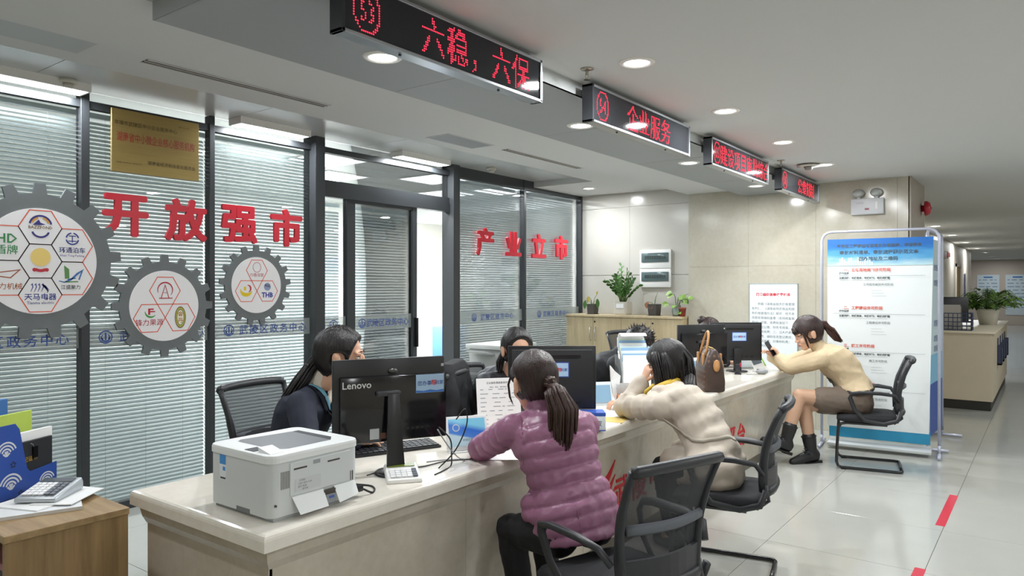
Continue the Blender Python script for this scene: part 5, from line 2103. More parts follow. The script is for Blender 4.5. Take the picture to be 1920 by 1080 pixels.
class Person:
    def __init__(s, label, **j):
        s.j = {k: (Vector(v) if isinstance(v, tuple) else v) for k, v in j.items()}
        j = s.j
        s.base = Vector((j['pel'].x, j['pel'].y, 0))
        s.root = thing('person', label, 'person', s.base)
        s.HM = T(*j['head']) @ basis(j['face'], j.get('up', Vector((0, 0, 1)))).to_4x4() @ Matrix.Scale(j.get('hs', 1.04), 4)
        s.build_body()

    def out(s, name, me, m, parent=None, smooth=True):
        me.transform(T(*(-s.base)))
        me.name = name
        return place(name, me, m, parent or s.root, smooth)

    def build_body(s):
        j = s.j
        g = G()
        torso(g, j['pel'], j['neck'], j['hf'], j['sf'], -.012)
        for a in 'LR':
            limb(g, [j[a + 'sh'], j[a + 'el'], j[a + 'wr']], [.043, .036, .024])
            limb(g, [j[a + 'hip'], j[a + 'kn'], j[a + 'an']], [.078, .052, .034])
            limb(g, [j[a + 'an'], j[a + 'an'].lerp(j[a + 'toe'], .5) - V(0, 0, .02), j[a + 'toe']], [.034, .034, .024])
        up = j['head'] - j['neck']
        limb(g, [j['neck'] - up * .15, s.HM @ Vector((0, -.022, -.075))], [.056, .05])
        ms = [remesh(g, .011, 3)]
        h = G()
        head_geo(h, s.HM, j.get('ears', True))
        limb(h, [j['neck'].lerp(j['head'], .05), s.HM @ Vector((0, -.022, -.06))], [.052, .049])
        ms.append(remesh(h, .0042, 3))
        for a, sd in (('L', 1), ('R', -1)):
            hd = j.get(a + 'hand')
            if hd is None:
                d = (j[a + 'wr'] - j[a + 'el']).normalized()
                hd = dict(fingers=d, palm=(0, 0, -1))
            hg = G()
            kw = {k: v for k, v in hd.items() if k not in ('fingers', 'palm', 'at')}
            hand_geo(hg, hand_matrix(hd.get('at', j[a + 'wr']), hd['fingers'], hd['palm'], .95), sd, **kw)
            ms.append(remesh(hg, .0034, 2))
        s.out('body', join_meshes('body', ms), j.get('skin', M_skin))
        face_parts(s.root, s.HM, s.base)

    def top(s, m, off=.012, vox=.009, arm=(.058, .05, .038), disp=None, smooth_it=4, extra=None, name='jacket', t0=-.2, back=.03, wrist=.93, hem=1.0):
        j = s.j
        g = G()
        torso(g, j['pel'], j['neck'], j['hf'], j['sf'], off, t0=t0, back=back, hem=hem)
        for a in 'LR':
            w = j[a + 'el'].lerp(j[a + 'wr'], wrist)
            limb(g, [j[a + 'sh'], j[a + 'el'], w], [arm[0] + off * .5, arm[1] + off * .4, arm[2] + off * .3])
            limb(g, [j['neck'].lerp(j[a + 'sh'], .25) + V(0, 0, -.015), j[a + 'sh']], [.05, arm[0] + off * .4])
        if extra:
            extra(g)
        me = remesh(g, vox, smooth_it, disp)
        s.topmesh = BVHTree.FromPolygons([v.co.copy() for v in me.vertices], [tuple(p.vertices) for p in me.polygons])
        return s.out(name, me, m)

    def pants(s, m, off=.012, name='trousers', to=.97, hipr=.092):
        j = s.j
        g = G()
        torso(g, j['pel'], j['pel'].lerp(j['neck'], .3), j['hf'], j['hf'], off - .02, t0=-.2)
        for a in 'LR':
            limb(g, [j[a + 'hip'], j[a + 'kn'], j[a + 'kn'].lerp(j[a + 'an'], to)], [hipr + off * .3, .066 + off * .3, .05 + off * .3])
        return s.out(name, remesh(g, .011, 4, wobble(.006, 14, 3)), m)

    def shoes(s, m, boot=0.0, sole=None):
        j = s.j
        for a in 'LR':
            an, toe = j[a + 'an'], j[a + 'toe']
            d = (toe - an)
            d = Vector((d.x, d.y, 0)).normalized()
            sl = Vector((0, 0, 1))
            g = G()
            if boot:
                sk = (an - j[a + 'kn']).normalized()
                dd = (toe - an)
                dd = (dd - sk * dd.dot(sk)).normalized()
                heel = an + sk * .055 - dd * .035
                ball = heel + dd * .15 - sk * .004
                tip = heel + dd * .235 + sk * .006
                limb(g, [heel, heel.lerp(ball, .6) - sk * .012, ball, tip], [.04, .05, .046, .034])
                limb(g, [heel - sk * .02, an - sk * .01, an.lerp(j[a + 'kn'], boot)], [.045, .052, .062])
            else:
                heel = an - d * .045 + V(0, 0, -.055)
                limb(g, [heel, an.lerp(toe, .55) + V(0, 0, -.028), toe], [.036, .041, .033])
                limb(g, [heel + V(0, 0, .03), an + V(0, 0, .01)], [.038, .042])
            o = s.out('boot' if boot else 'shoe', remesh(g, .006, 3), m)
            if boot:
                kn = j[a + 'kn']
                b = G().lathe([(.056, 0), (.066, .004), (.066, .012), (.056, .014)], 18, M=basis(dd, -sk))
                me = b.mesh('cuff')
                me.transform(T(*(an.lerp(kn, boot))))
                s.out('boot_cuff', me, m, o)
                side = dd.cross(sk)
                for k in range(5):
                    c = heel.lerp(ball, .75 - .12 * k) - sk * (.045 + .017 * k) + dd * .012
                    lg = G().tube([c - side * .024, c - sk * .006 + dd * .008, c + side * .024], .0032, 6).mesh('lace')
                    s.out('lace', lg, mat('lace_black', '3a3b40', .6), o)
                B_ = Matrix((side, dd, -sk)).transposed().to_4x4()
                hl = G().box(-.033, .033, -.04, .03, -.026, 0).mesh('heel')
                hl.transform(T(*(heel + sk * .034)) @ B_)
                s.out('heel', hl, mat('heel_black', '0e0e10', .5), o, False)
                so = G().box(-.036, .036, -.04, .2, -.012, 0).mesh('sole')
                so.transform(T(*(heel + sk * .038)) @ B_)
                s.out('sole', so, mat('heel_black', '0e0e10', .5), o, False)

    def hair(s, m, g, name='hair'):
        me = g.mesh('hair')
        return s.out(name, me, m)

    def ribbon(s, name, pts, w, m, lift=.005, n=24):
        """flat band laid on the garment surface through the given points"""
        P = [Vector(p) for p in pts]
        path = []
        for i in range(len(P) - 1):
            for k in range(8):
                path.append(P[i].lerp(P[i + 1], k / 8))
        path.append(P[-1])
        c, nn = [], []
        for p in path:
            q, nrm, _, _ = s.topmesh.find_nearest(p)
            c.append(q + nrm * lift)
            nn.append(nrm)
        v, f = [], []
        for i in range(len(c)):
            d = (c[min(i + 1, len(c) - 1)] - c[max(0, i - 1)]).normalized()
            b = d.cross(nn[i]).normalized()
            v += [c[i] - b * w / 2, c[i] + b * w / 2, c[i] + b * w / 2 - nn[i] * .002, c[i] - b * w / 2 - nn[i] * .002]
        for i in range(len(c) - 1):
            a = i * 4
            for k in range(4):
                f.append((a + k, a + (k + 1) % 4, a + 4 + (k + 1) % 4, a + 4 + k))
        return s.out(name, G().add(v, f).mesh(name), m)


# ---------------------------------------------------------------- woman in the pink quilted jacket
pk = Person('woman in a pink quilted jacket with a ponytail, seen from behind',
            pel=(2.61, 1.61, .56), neck=(2.635, 1.79, 1.01), head=(2.645, 1.855, 1.132), face=(.42, .9, -.18), hf=(.35, .94, 0), sf=(.62, .78, 0), hs=1.1,
            Lsh=(2.495, 1.865, .94), Rsh=(2.765, 1.665, .94), Lel=(2.575, 2.10, .815), Rel=(2.96, 1.86, .815), Lwr=(2.80, 2.22, .815), Rwr=(2.98, 2.10, .815),
            Lhip=(2.51, 1.64, .53), Rhip=(2.70, 1.58, .53), Lkn=(2.55, 1.91, .49), Rkn=(2.80, 1.92, .51), Lan=(2.55, 1.83, .1), Ran=(2.82, 1.88, .1), Ltoe=(2.56, 1.95, .03), Rtoe=(2.85, 2.0, .03),
            Lhand=dict(fingers=(.75, .5, .1), palm=(.1, .6, -.6), bend=(30, 35, 25)))
pkj = pk.j


def quilt(p):
    best, par = seg_dist(p, pkj['pel'] + V(0, 0, -.1), pkj['neck'])
    best *= .62
    for a in 'LR':
        d1, t1 = seg_dist(p, pkj[a + 'sh'], pkj[a + 'el'])
        d2, t2 = seg_dist(p, pkj[a + 'el'], pkj[a + 'wr'])
        if d1 < best:
            best, par = d1, t1 + .02
        if d2 < best:
            best, par = d2, t2 + (pkj[a + 'el'] - pkj[a + 'sh']).length + .02
    step = .066
    ph = (par / step) % 1.0
    puff = abs(math.sin(math.pi * ph)) ** .55
    wr = noise.noise(Vector((p.x * 34, p.y * 34, par * 15)))
    wr2 = noise.noise(Vector((p.x * 16 + 4, p.y * 16, par * 42)))
    return .0135 * (puff - .7) + .0035 * wr * puff + .003 * wr2


M_pink = mat('pink_nylon', '9a6885', .38, spec=.45, var=(5, .05), bump=(28, .12))


def pk_collar(g):
    n, h = pkj['neck'], pk.HM @ Vector((0, -.03, -.08))
    limb(g, [n + V(0, 0, -.02), n.lerp(h, .45)], [.082, .07])
    # pocket bulge at the left hip
    g.ell((2.49, 1.76, .63), (.045, .045, .07))


pk.top(M_pink, .021, .0075, disp=wobble(.003, 22, 1, quilt), smooth_it=4, extra=pk_collar, hem=1.06)
sf_ = V(.62, .78, 0).normalized()
bk_ = -sf_
rt_ = V(.78, -.62, 0)
# the vertical back seam and the armhole seams
ax0, ax1 = pkj['pel'] + V(0, 0, -.08), pkj['neck'] + V(0, 0, -.03)
pk.ribbon('back_seam', [ax0 + bk_ * .2 + rt_ * -.02, ax0.lerp(ax1, .4) + bk_ * .2 - rt_ * .015], .004, mat('pink_seam', '86506a', .5), .0005)
for a, sg in (('L', -1), ('R', 1)):
    sh = pkj[a + 'sh']
    pk.ribbon('armhole_seam', [sh + V(0, 0, .07) + bk_ * .02 - rt_ * sg * .03, sh + bk_ * .09 - rt_ * sg * .035 + V(0, 0, -.02), sh + bk_ * .09 - rt_ * sg * .03 + V(0, 0, -.13)], .005, mat('pink_seam', '86506a', .5), .001)
pk.pants(mat('black_trousers', '121216', .8))
pk.shoes(mat('black_shoe', '15151a', .4))
g = hair_cap(pk.HM, .014, line=.066, side=.02, neck_z=-.055, ear=True, seed=3)
pk.hair(H_brown, g)
PT = lambda *a: pk.HM @ Vector(a)
tie = PT(.0, -.135, -.012)
tl = G()
bkd = (tie - pk.j['head']).normalized()
end = pkj['neck'] + bk_ * .135 + rt_ * .03
locks(tl, [(PT(0, -.11, .0), .02), (tie, .024), (tie + bkd * .035 + V(0, 0, -.035), .045), (end + bk_ * .035 + V(0, 0, .03), .062), (end + bk_ * .025 + V(0, 0, -.09), .06), (end + bk_ * .01 + V(0, 0, -.175), .04)], .04, 190, 5, thick=.0075)
pk.hair(hair_mat('hair_brown_tail', '20140f', '4a2f26'), tl, 'ponytail')
g = G().tube([tie + Matrix.Rotation(2 * math.pi * k / 12, 3, bkd) @ (bkd.orthogonal().normalized() * .02) for k in range(13)], .005, 6)
pk.out('hair_tie', g.mesh('hair_tie'), mat('tie_black', '1a1416', .5))
g = G().ell(tie + V(.012, -.008, .022), .006, nu=10, nv=8)
pk.out('hair_bead', g.mesh('bead'), mat('bead_gold', 'd9b860', .2, metal=.8))
g = G()
locks(g, [(PT(-.07, .045, .05), .004), (PT(-.085, .06, .0), .004), (PT(-.08, .065, -.05), .004), (PT(-.07, .06, -.085), .003)], .004, 8, 2, thick=.0018)
pk.hair(H_brown, g, 'loose_strand')

# ---------------------------------------------------------------- woman in the beige coat
ct_ = Person('woman in a beige coat with long black hair, resting her cheek on her hand',
             ears=False, pel=(3.9, 1.5, .57), neck=(4.0, 1.80, .945), head=(4.065, 1.865, 1.095), face=(-.22, .93, -.25), hf=(-.12, 1, 0), sf=(-.08, 1, 0), hs=1.1,
             Lsh=(3.83, 1.775, .875), Rsh=(4.175, 1.81, .875), Lel=(3.93, 2.075, .825), Rel=(4.38, 2.06, .825), Lwr=(3.99, 1.985, .985), Rwr=(4.22, 2.22, .815),
             Lhip=(3.82, 1.52, .53), Rhip=(4.0, 1.53, .53), Lkn=(4.02, 1.87, .475), Rkn=(4.2, 1.86, .475), Lan=(4.02, 1.8, .1), Ran=(4.2, 1.8, .1), Ltoe=(4.06, 1.92, .03), Rtoe=(4.25, 1.92, .03),
             Lhand=dict(fingers=(.12, -.35, .9), palm=(.75, -.5, .1), bend=(35, 45, 30), spread=5, thumb=(40, 10)))
M_coat = mat('beige_cotton', 'c3b8aa', .7, var=(6, .04), bump=(40, .1))
cj = ct_.j


def coat_fold(p):
    u = (p - cj['pel'])
    d1, t1 = seg_dist(p, cj['Lsh'], cj['Lel'])
    if d1 < .085:
        return .007 * math.sin(t1 * 75 + 9 * p.z)
    s = p.z * 24 + p.x * 20 + p.y * 9
    lo = max(0, min(1, (.95 - p.z) / .3))
    return .009 * lo * math.sin(s + 2.5 * noise.noise(p * 7)) + .004 * math.sin(p.z * 60 + p.y * 30)


def coat_extra(g):
    # skirt of the coat over the thighs and seat, and the hood bulge
    limb(g, [cj['pel'] + V(-.06, -.04, -.02), cj['Lhip'] + V(.15, .22, -.01)], [.14, .112])
    limb(g, [cj['pel'] + V(.07, -.02, -.02), cj['Rhip'] + V(.15, .24, -.01)], [.14, .112])
    g.ell(cj['pel'] + V(0, -.01, -.04), (.19, .15, .075))
    n = cj['neck']
    for k in range(-4, 5):
        a = k / 4 * 1.9
        g.ell(n + V(.098 * math.sin(a), -.075 * math.cos(a) + .02, .005 + .02 * math.cos(a)), (.042, .042, .034))


ct_.top(M_coat, .03, .009, arm=(.064, .058, .043), disp=wobble(.006, 9, 5, coat_fold), extra=coat_extra, name='coat', back=.055, hem=1.0)
# yellow lining of the hood
yl = mat('yellow_lining', 'cfae3e', .6)
g = G()
pts = []
for k in range(-8, 9):
    a = k / 8 * 2.2
    pts.append(cj['neck'] + V(.085 * math.sin(a), -.058 * math.cos(a) + .035, .03 + .022 * math.cos(a)))
g.tube(pts, [.014 + .012 * math.cos(k / 8 * 1.5) for k in range(-8, 9)], 10)
ct_.out('hood_lining', g.mesh('hood_lining'), yl)
limb_l = G().tube([cj['neck'] + V(-.075, .08, .035), cj['neck'] + V(-.085, .125, -.005), cj['neck'] + V(-.07, .15, -.05)], [.02, .022, .012], 8, flat=.5)
ct_.out('collar_lining', limb_l.mesh('collar_lining'), yl)
# belt seam and drawstring
b0 = cj['pel'].lerp(cj['neck'], .42)
ct_.ribbon('waist_tape', [b0 + V(-.25, .1, 0), b0 + V(-.2, -.12, .0), b0 + V(0, -.25, .01), b0 + V(.2, -.2, .02)], .022, mat('coat_tape', 'aaa294', .7), .003)
ct_.ribbon('drawstring', [cj['neck'] + V(.06, -.1, .03), cj['neck'] + V(.11, -.2, -.05), cj['neck'] + V(.13, -.3, -.17), cj['neck'] + V(.13, -.3, -.22)], .006, mat('coat_cord', 'b9a268', .6), .006)
ct_.pants(mat('black_trousers', '121216', .8))
ct_.shoes(mat('black_shoe', '15151a', .4))
g = hair_cap(ct_.HM, .016, line=.05, side=.05, neck_z=-.1, ear=False, seed=8, back=.02, drop=.02)
ct_.hair(H_black, g)
HT = lambda *a: ct_.HM @ Vector(a)
g = G()
# curtain along both cheeks and down the back
for x0, sd in ((-.088, 1), (.088, 2)):
    locks(g, [(HT(x0 * .85, -.02, .06), .02), (HT(x0 * 1.0, -.025, .0), .034), (HT(x0 * 1.04, -.02, -.07), .036), (HT(x0 * .98, -.01, -.14), .03)], .03, 70, sd + 5, thick=.0075)
    locks(g, [(HT(x0 * .8, .03, .075), .02), (HT(x0 * 1.0, .03, .03), .03), (HT(x0 * 1.06, .03, -.04), .036), (HT(x0 * 1.02, .035, -.1), .036), (HT(x0 * .95, .05, -.17), .026)], .03, 70, sd, thick=.0075)
locks(g, [(HT(0, -.07, .06), .05), (HT(0, -.09, .0), .066), (HT(0, -.08, -.07), .07), (HT(-.0, -.075, -.13), .064), (HT(0, -.09, -.19), .05)], .03, 120, 4, thick=.008)
ct_.hair(H_black, g, 'long_hair')
g = G()
nk = cj['neck']
locks(g, [(HT(-.03, -.09, -.03), .03), (HT(-.04, -.11, -.1), .03), (nk + V(-.07, -.135, .04), .03), (nk + V(-.10, -.19, -.05), .028), (nk + V(-.115, -.235, -.15), .022), (nk + V(-.10, -.255, -.23), .008)], .02, 70, 6, thick=.006)
ct_.hair(H_black, g, 'hair_lock')

# ---------------------------------------------------------------- woman in the cream sweater
sw = Person('woman in a cream sweater and grey skirt with crossed legs, looking at her phone',
            pel=(6.93, 1.37, .57), neck=(6.885, 1.645, 1.0), head=(6.815, 1.755, 1.14), face=(-.6, .74, -.36), hf=(-.52, .85, 0), sf=(-.5, .86, 0), hs=1.2,
            Lsh=(6.765, 1.61, .925), Rsh=(7.0, 1.745, .93), Lel=(6.79, 1.89, .825), Rel=(7.05, 2.03, .825), Lwr=(6.875, 2.02, .895), Rwr=(6.97, 2.12, .9),
            Lhip=(6.865, 1.335, .545), Rhip=(7.0, 1.415, .535), Lkn=(6.625, 1.775, .60), Rkn=(6.715, 1.76, .51), Lan=(6.53, 1.86, .21), Ran=(6.725, 1.70, .1), Ltoe=(6.435, 1.955, .165), Rtoe=(6.61, 1.785, .045),
            Lhand=dict(fingers=(-.12, .25, .8), palm=(-.2, .9, -.1), bend=(38, 40, 30), spread=5, thumb=(30, 25)),
            Rhand=dict(fingers=(-.5, .3, .5), palm=(-.5, .3, -.3), bend=(30, 35, 25)), skin=M_skin)
swj = sw.j
M_knit = mat('cream_knit', 'cdb998', .8, var=(8, .04), bump=(90, .18))


def knit(p):
    return .005 * math.sin(p.z * 42 + p.x * 22 + 3 * noise.noise(p * 6)) * max(0, min(1, (1.0 - p.z) * 4))


def sw_collar(g):
    limb(g, [swj['neck'] + V(0, 0, -.02), sw.HM @ Vector((0, -.03, -.085))], [.075, .066])


sw.top(M_knit, .032, .008, arm=(.066, .06, .046), disp=wobble(.004, 10, 2, knit), extra=sw_collar, name='sweater', t0=.1, back=.06)
# short skirt
g = G()
torso(g, swj['pel'], swj['pel'].lerp(swj['neck'], .2), swj['hf'], swj['hf'], .002, t0=-.2)
limb(g, [swj['Lhip'], swj['Lhip'].lerp(swj['Lkn'], .62)], [.122, .102])
limb(g, [swj['Rhip'], swj['Rhip'].lerp(swj['Rkn'], .62)], [.118, .1])
limb(g, [swj['pel'].lerp(swj['Lkn'], .25), swj['pel'].lerp(swj['Rkn'], .5)], [.12, .1])
sw.out('skirt', remesh(g, .009, 4, wobble(.006, 12, 4)), mat('taupe_skirt', '6f6257', .7, bump=(60, .1)))
f_ = V(-.52, .85, 0)
r_ = f_.cross(V(0, 0, 1))
wz = swj['pel'].lerp(swj['neck'], .15)
sw.ribbon('waist_frill', [wz + r_ * (.3 * math.cos(2 * math.pi * k / 24)) + f_ * (.26 * math.sin(2 * math.pi * k / 24)) + V(0, 0, .012 * (k % 2)) for k in range(25)], .03, mat('taupe_dark', '3a332f', .7), .006)
g = G()
for a in 'LR':
    limb(g, [swj[a + 'hip'].lerp(swj[a + 'kn'], .4), swj[a + 'kn'], swj[a + 'kn'].lerp(swj[a + 'an'], .35), swj[a + 'an']], [.082, .062, .06, .04])
sw.out('stockings', remesh(g, .008, 4), M_skin_leg)
sw.shoes(mat('black_leather', '1b1c1f', .35), boot=.3)
g = hair_cap(sw.HM, .016, line=.05, side=.03, neck_z=-.06, ear=True, seed=5)
sw.hair(H_brown, g)
ST = lambda *a: sw.HM @ Vector(a)
g = G()
locks(g, [(ST(0, -.1, .04), .02), (ST(0, -.145, .02), .03), (ST(-.01, -.17, -.045), .036), (ST(-.02, -.19, -.11), .03), (ST(-.02, -.22, -.15), .014)], .03, 54, 3, thick=.007)
sw.hair(hair_mat('hair_auburn', '2a1511', '4f2e26'), g, 'ponytail')
g = G()
locks(g, [(ST(-.072, .06, .03), .006), (ST(-.082, .062, -.02), .007), (ST(-.075, .06, -.07), .006), (ST(-.07, .055, -.095), .003)], .005, 10, 3, thick=.003)
locks(g, [(ST(0, .095, .075), .022), (ST(-.02, .1, .05), .03), (ST(-.03, .095, .022), .03)], .03, 30, 7, thick=.0035, fl=.35)
sw.hair(H_brown, g, 'fringe')
ph = thing('mobile_phone', 'dark mobile phone held by the woman in the cream sweater', 'phone', (6.835, 2.09, .985))
Mp = basis((.2, .8, -.4), (-.2, .4, .9)).to_4x4()
G().box(-.036, .036, -.004, .004, -.075, .075).out('phone_body', mat('phone_dark', '3a2a30', .3), ph, bevel=.003, M=Mp)
G().box(-.033, .033, -.0045, -.004, -.07, .07).out('phone_screen', mat('phone_screen', '12141a', .1), ph, M=Mp)

# ---------------------------------------------------------------- clerk in the navy blazer
cb = Person('smiling clerk in a navy blazer with a light blue lanyard behind the nearest monitor',
            pel=(2.22, 3.08, .57), neck=(2.29, 2.925, 1.06), head=(2.345, 2.80, 1.215), face=(.62, -.76, -.06), hf=(.5, -.86, 0), sf=(.5, -.86, 0), hs=1.14,
            Rsh=(2.15, 2.86, 1.0), Lsh=(2.43, 3.03, 1.0), Rel=(2.08, 2.72, .82), Lel=(2.6, 2.91, .82), Rwr=(2.31, 2.66, .815), Lwr=(2.54, 2.70, .815),
            Rhip=(2.15, 3.04, .53), Lhip=(2.3, 3.13, .53), Rkn=(2.2, 2.96, .5), Lkn=(2.38, 2.97, .5), Ran=(2.2, 3.0, .1), Lan=(2.38, 3.03, .1), Rtoe=(2.26, 2.93, .03), Ltoe=(2.42, 2.95, .03))
M_navy = mat('navy_wool', '1c2233', .75, var=(10, .06), bump=(80, .08))
cj2 = cb.j
cb.top(M_navy, .02, .009, arm=(.062, .054, .044), disp=wobble(.006, 9, 3), name='blazer', back=.02)
fw = V(.5, -.86, 0)
rg = V(-.86, -.5, 0)
nk = cj2['neck']
cb.ribbon('knit_front', [nk + fw * .1 + V(0, 0, .02), nk + fw * .2 + V(0, 0, -.12), nk + fw * .25 + V(0, 0, -.28)], .11, mat('white_knit', 'ddd4c6', .85, bump=(120, .4)), .003)
g = G()
limb(g, [nk + V(0, 0, -.02), nk.lerp(cj2['head'], .35)], [.066, .058])
cb.out('knit_collar', remesh(g, .006, 2), mat('white_knit', 'ddd4c6', .85, bump=(120, .4)))
for sg in (1, -1):
    cb.ribbon('lapel', [nk + rg * .07 * sg + V(0, 0, .03), nk + fw * .12 + rg * .085 * sg + V(0, 0, -.06), nk + fw * .2 + rg * .07 * sg + V(0, 0, -.17), nk + fw * .25 + rg * .03 * sg + V(0, 0, -.32)], .045, mat('navy_lapel', '161b2a', .7), .008)
    cb.ribbon('lanyard', [nk + rg * .075 * sg + V(0, 0, .045), nk + fw * .12 + rg * .07 * sg + V(0, 0, -.05), nk + fw * .22 + rg * .05 * sg + V(0, 0, -.17), nk + fw * .26 + rg * .022 * sg + V(0, 0, -.34)], .02, mat('sky_ribbon', '74b3cc', .6), .013)
g = hair_cap(cb.HM, .016, line=.088, side=.03, neck_z=-.055, ear=True, seed=2, part=.02, hi=.064)
cb.hair(H_black, g)
CT_ = lambda *a: cb.HM @ Vector(a)
g = G()
locks(g, [(CT_(0, -.1, -.01), .025), (CT_(0, -.13, -.05), .026), (CT_(.02, -.16, -.11), .034), (CT_(.03, -.21, -.19), .034), (CT_(.03, -.25, -.28), .018)], .03, 54, 9, thick=.007)
cb.hair(H_black, g, 'ponytail')
g = G().tube([CT_(-.03, -.135, -.045), CT_(0, -.15, -.04), CT_(.03, -.135, -.045)], .008, 8)
cb.out('hair_clip', g.mesh('clip'), mat('tie_black', '1a1416', .5))
cb.pants(mat('navy_trousers', '171b28', .8))
cb.shoes(mat('black_shoe', '15151a', .4))

# ---------------------------------------------------------------- clerk in the dark grey jacket
cg = Person('clerk in a dark grey jacket behind the second monitor, facing the woman in pink',
            pel=(3.98, 3.2, .56), neck=(3.80, 2.87, 1.0), head=(3.745, 2.755, 1.15), face=(-.55, -.78, -.12), hf=(-.35, -.93, 0), sf=(-.35, -.93, 0), hs=1.12,
            Rsh=(3.63, 2.92, .935), Lsh=(3.95, 2.80, .935), Rel=(3.52, 2.74, .815), Lel=(4.1, 2.68, .815), Rwr=(3.64, 2.58, .815), Lwr=(3.95, 2.54, .815),
            Rhip=(3.9, 3.24, .53), Lhip=(4.07, 3.17, .53), Rkn=(3.8, 2.97, .5), Lkn=(4.0, 2.96, .5), Ran=(3.82, 3.0, .1), Lan=(4.02, 3.0, .1), Rtoe=(3.78, 2.93, .03), Ltoe=(4.0, 2.93, .03))
cg.top(mat('charcoal_jacket', '2b2d33', .55, bump=(30, .2)), .025, .01, arm=(.064, .056, .045), disp=wobble(.012, 11, 6), name='jacket', back=.06)
g = hair_cap(cg.HM, .014, line=.09, side=.035, neck_z=-.055, ear=True, seed=4, hi=.06)
cg.hair(H_black, g)
QT = lambda *a: cg.HM @ Vector(a)
g = G()
locks(g, [(QT(.06, -.06, -.02), .02), (QT(.085, -.05, -.08), .026), (QT(.09, -.04, -.14), .018)], .02, 24, 5, thick=.006)
locks(g, [(QT(0, -.11, .0), .02), (QT(0, -.13, -.05), .03), (QT(0, -.13, -.12), .02)], .02, 24, 6, thick=.007)
cg.hair(H_black, g, 'tied_hair')
cg.pants(mat('black_trousers', '121216', .8))
cg.shoes(mat('black_shoe', '15151a', .4))

# ---------------------------------------------------------------- man with his head down
mn = Person('black-haired clerk in black bending his head down behind the brochure rack',
            pel=(5.30, 3.2, .56), neck=(5.40, 2.90, .98), head=(5.46, 2.755, 1.085), face=(.3, -.72, -.62), up=(.1, -.5, .8), hf=(.35, -.93, 0), sf=(.35, -.93, 0), hs=1.1,
            Rsh=(5.21, 2.83, .93), Lsh=(5.56, 2.95, .93), Rel=(5.17, 2.62, .815), Lel=(5.72, 2.76, .815), Rwr=(5.38, 2.52, .815), Lwr=(5.62, 2.56, .815),
            Rhip=(5.22, 3.17, .53), Lhip=(5.39, 3.24, .53), Rkn=(5.3, 2.97, .5), Lkn=(5.46, 3.0, .5), Ran=(5.3, 3.02, .1), Lan=(5.47, 3.03, .1), Rtoe=(5.34, 2.94, .03), Ltoe=(5.5, 2.94, .03))


def mn_collar(g):
    limb(g, [mn.j['neck'] + V(0, .01, -.02), mn.j['neck'].lerp(mn.j['head'], .2) + V(0, .015, 0)], [.085, .075])


mn.top(mat('black_jacket', '141519', .7, bump=(40, .1)), .024, .01, arm=(.066, .058, .045), disp=wobble(.008, 9, 7), extra=mn_collar, name='jacket', back=.08)
g = hair_cap(mn.HM, .016, line=.055, side=.025, neck_z=-.03, ear=True, seed=6)
rr_ = random.Random(4)
for k in range(150):
    a, b = rr_.uniform(0, 2 * math.pi), rr_.uniform(.0, 1.0)
    d = Vector((math.cos(a) * math.sqrt(1 - b * b), math.sin(a) * math.sqrt(1 - b * b), b))
    if d.y > .55 and d.z < .6:
        continue
    p = Vector((d.x * .09, d.y * .11 - .014, d.z * .1 + .03))
    q = p + d * .016 + Vector((rr_.uniform(-.016, .016), rr_.uniform(-.016, .016), rr_.uniform(-.006, .016)))
    g.tube([mn.HM @ p, mn.HM @ q], [.0055, .0008], 5)
mn.hair(H_black, g)
mn.pants(mat('black_trousers', '121216', .8))
mn.shoes(mat('black_shoe', '15151a', .4))

# ---------------------------------------------------------------- clerk behind the far monitor
fc = Person('dark-haired clerk mostly hidden behind the far monitor, only the hair showing',
            pel=(7.2, 3.2, .56), neck=(7.13, 2.90, .98), head=(7.10, 2.78, 1.105), face=(-.2, -.9, -.3), hf=(-.1, -1, 0), sf=(-.1, -1, 0), hs=1.06,
            Rsh=(6.96, 2.9, .92), Lsh=(7.3, 2.87, .92), Rel=(6.86, 2.72, .815), Lel=(7.4, 2.68, .815), Rwr=(7.0, 2.56, .815), Lwr=(7.25, 2.54, .815),
            Rhip=(7.11, 3.2, .53), Lhip=(7.29, 3.19, .53), Rkn=(7.1, 2.97, .5), Lkn=(7.28, 2.96, .5), Ran=(7.1, 3.02, .1), Lan=(7.28, 3.02, .1), Rtoe=(7.1, 2.93, .03), Ltoe=(7.28, 2.93, .03))
fc.top(mat('charcoal_jacket', '2b2d33', .55, bump=(30, .2)), .022, .011, disp=wobble(.006, 9, 9), name='jacket', back=.06)
g = hair_cap(fc.HM, .016, line=.06, side=.03, neck_z=-.06, ear=False, seed=9)
FT = lambda *a: fc.HM @ Vector(a)
g.ell(FT(.045, -.09, .085), (.04, .05, .045))
fc.hair(H_brown, g)
fc.pants(mat('black_trousers', '121216', .8))
fc.shoes(mat('black_shoe', '15151a', .4))

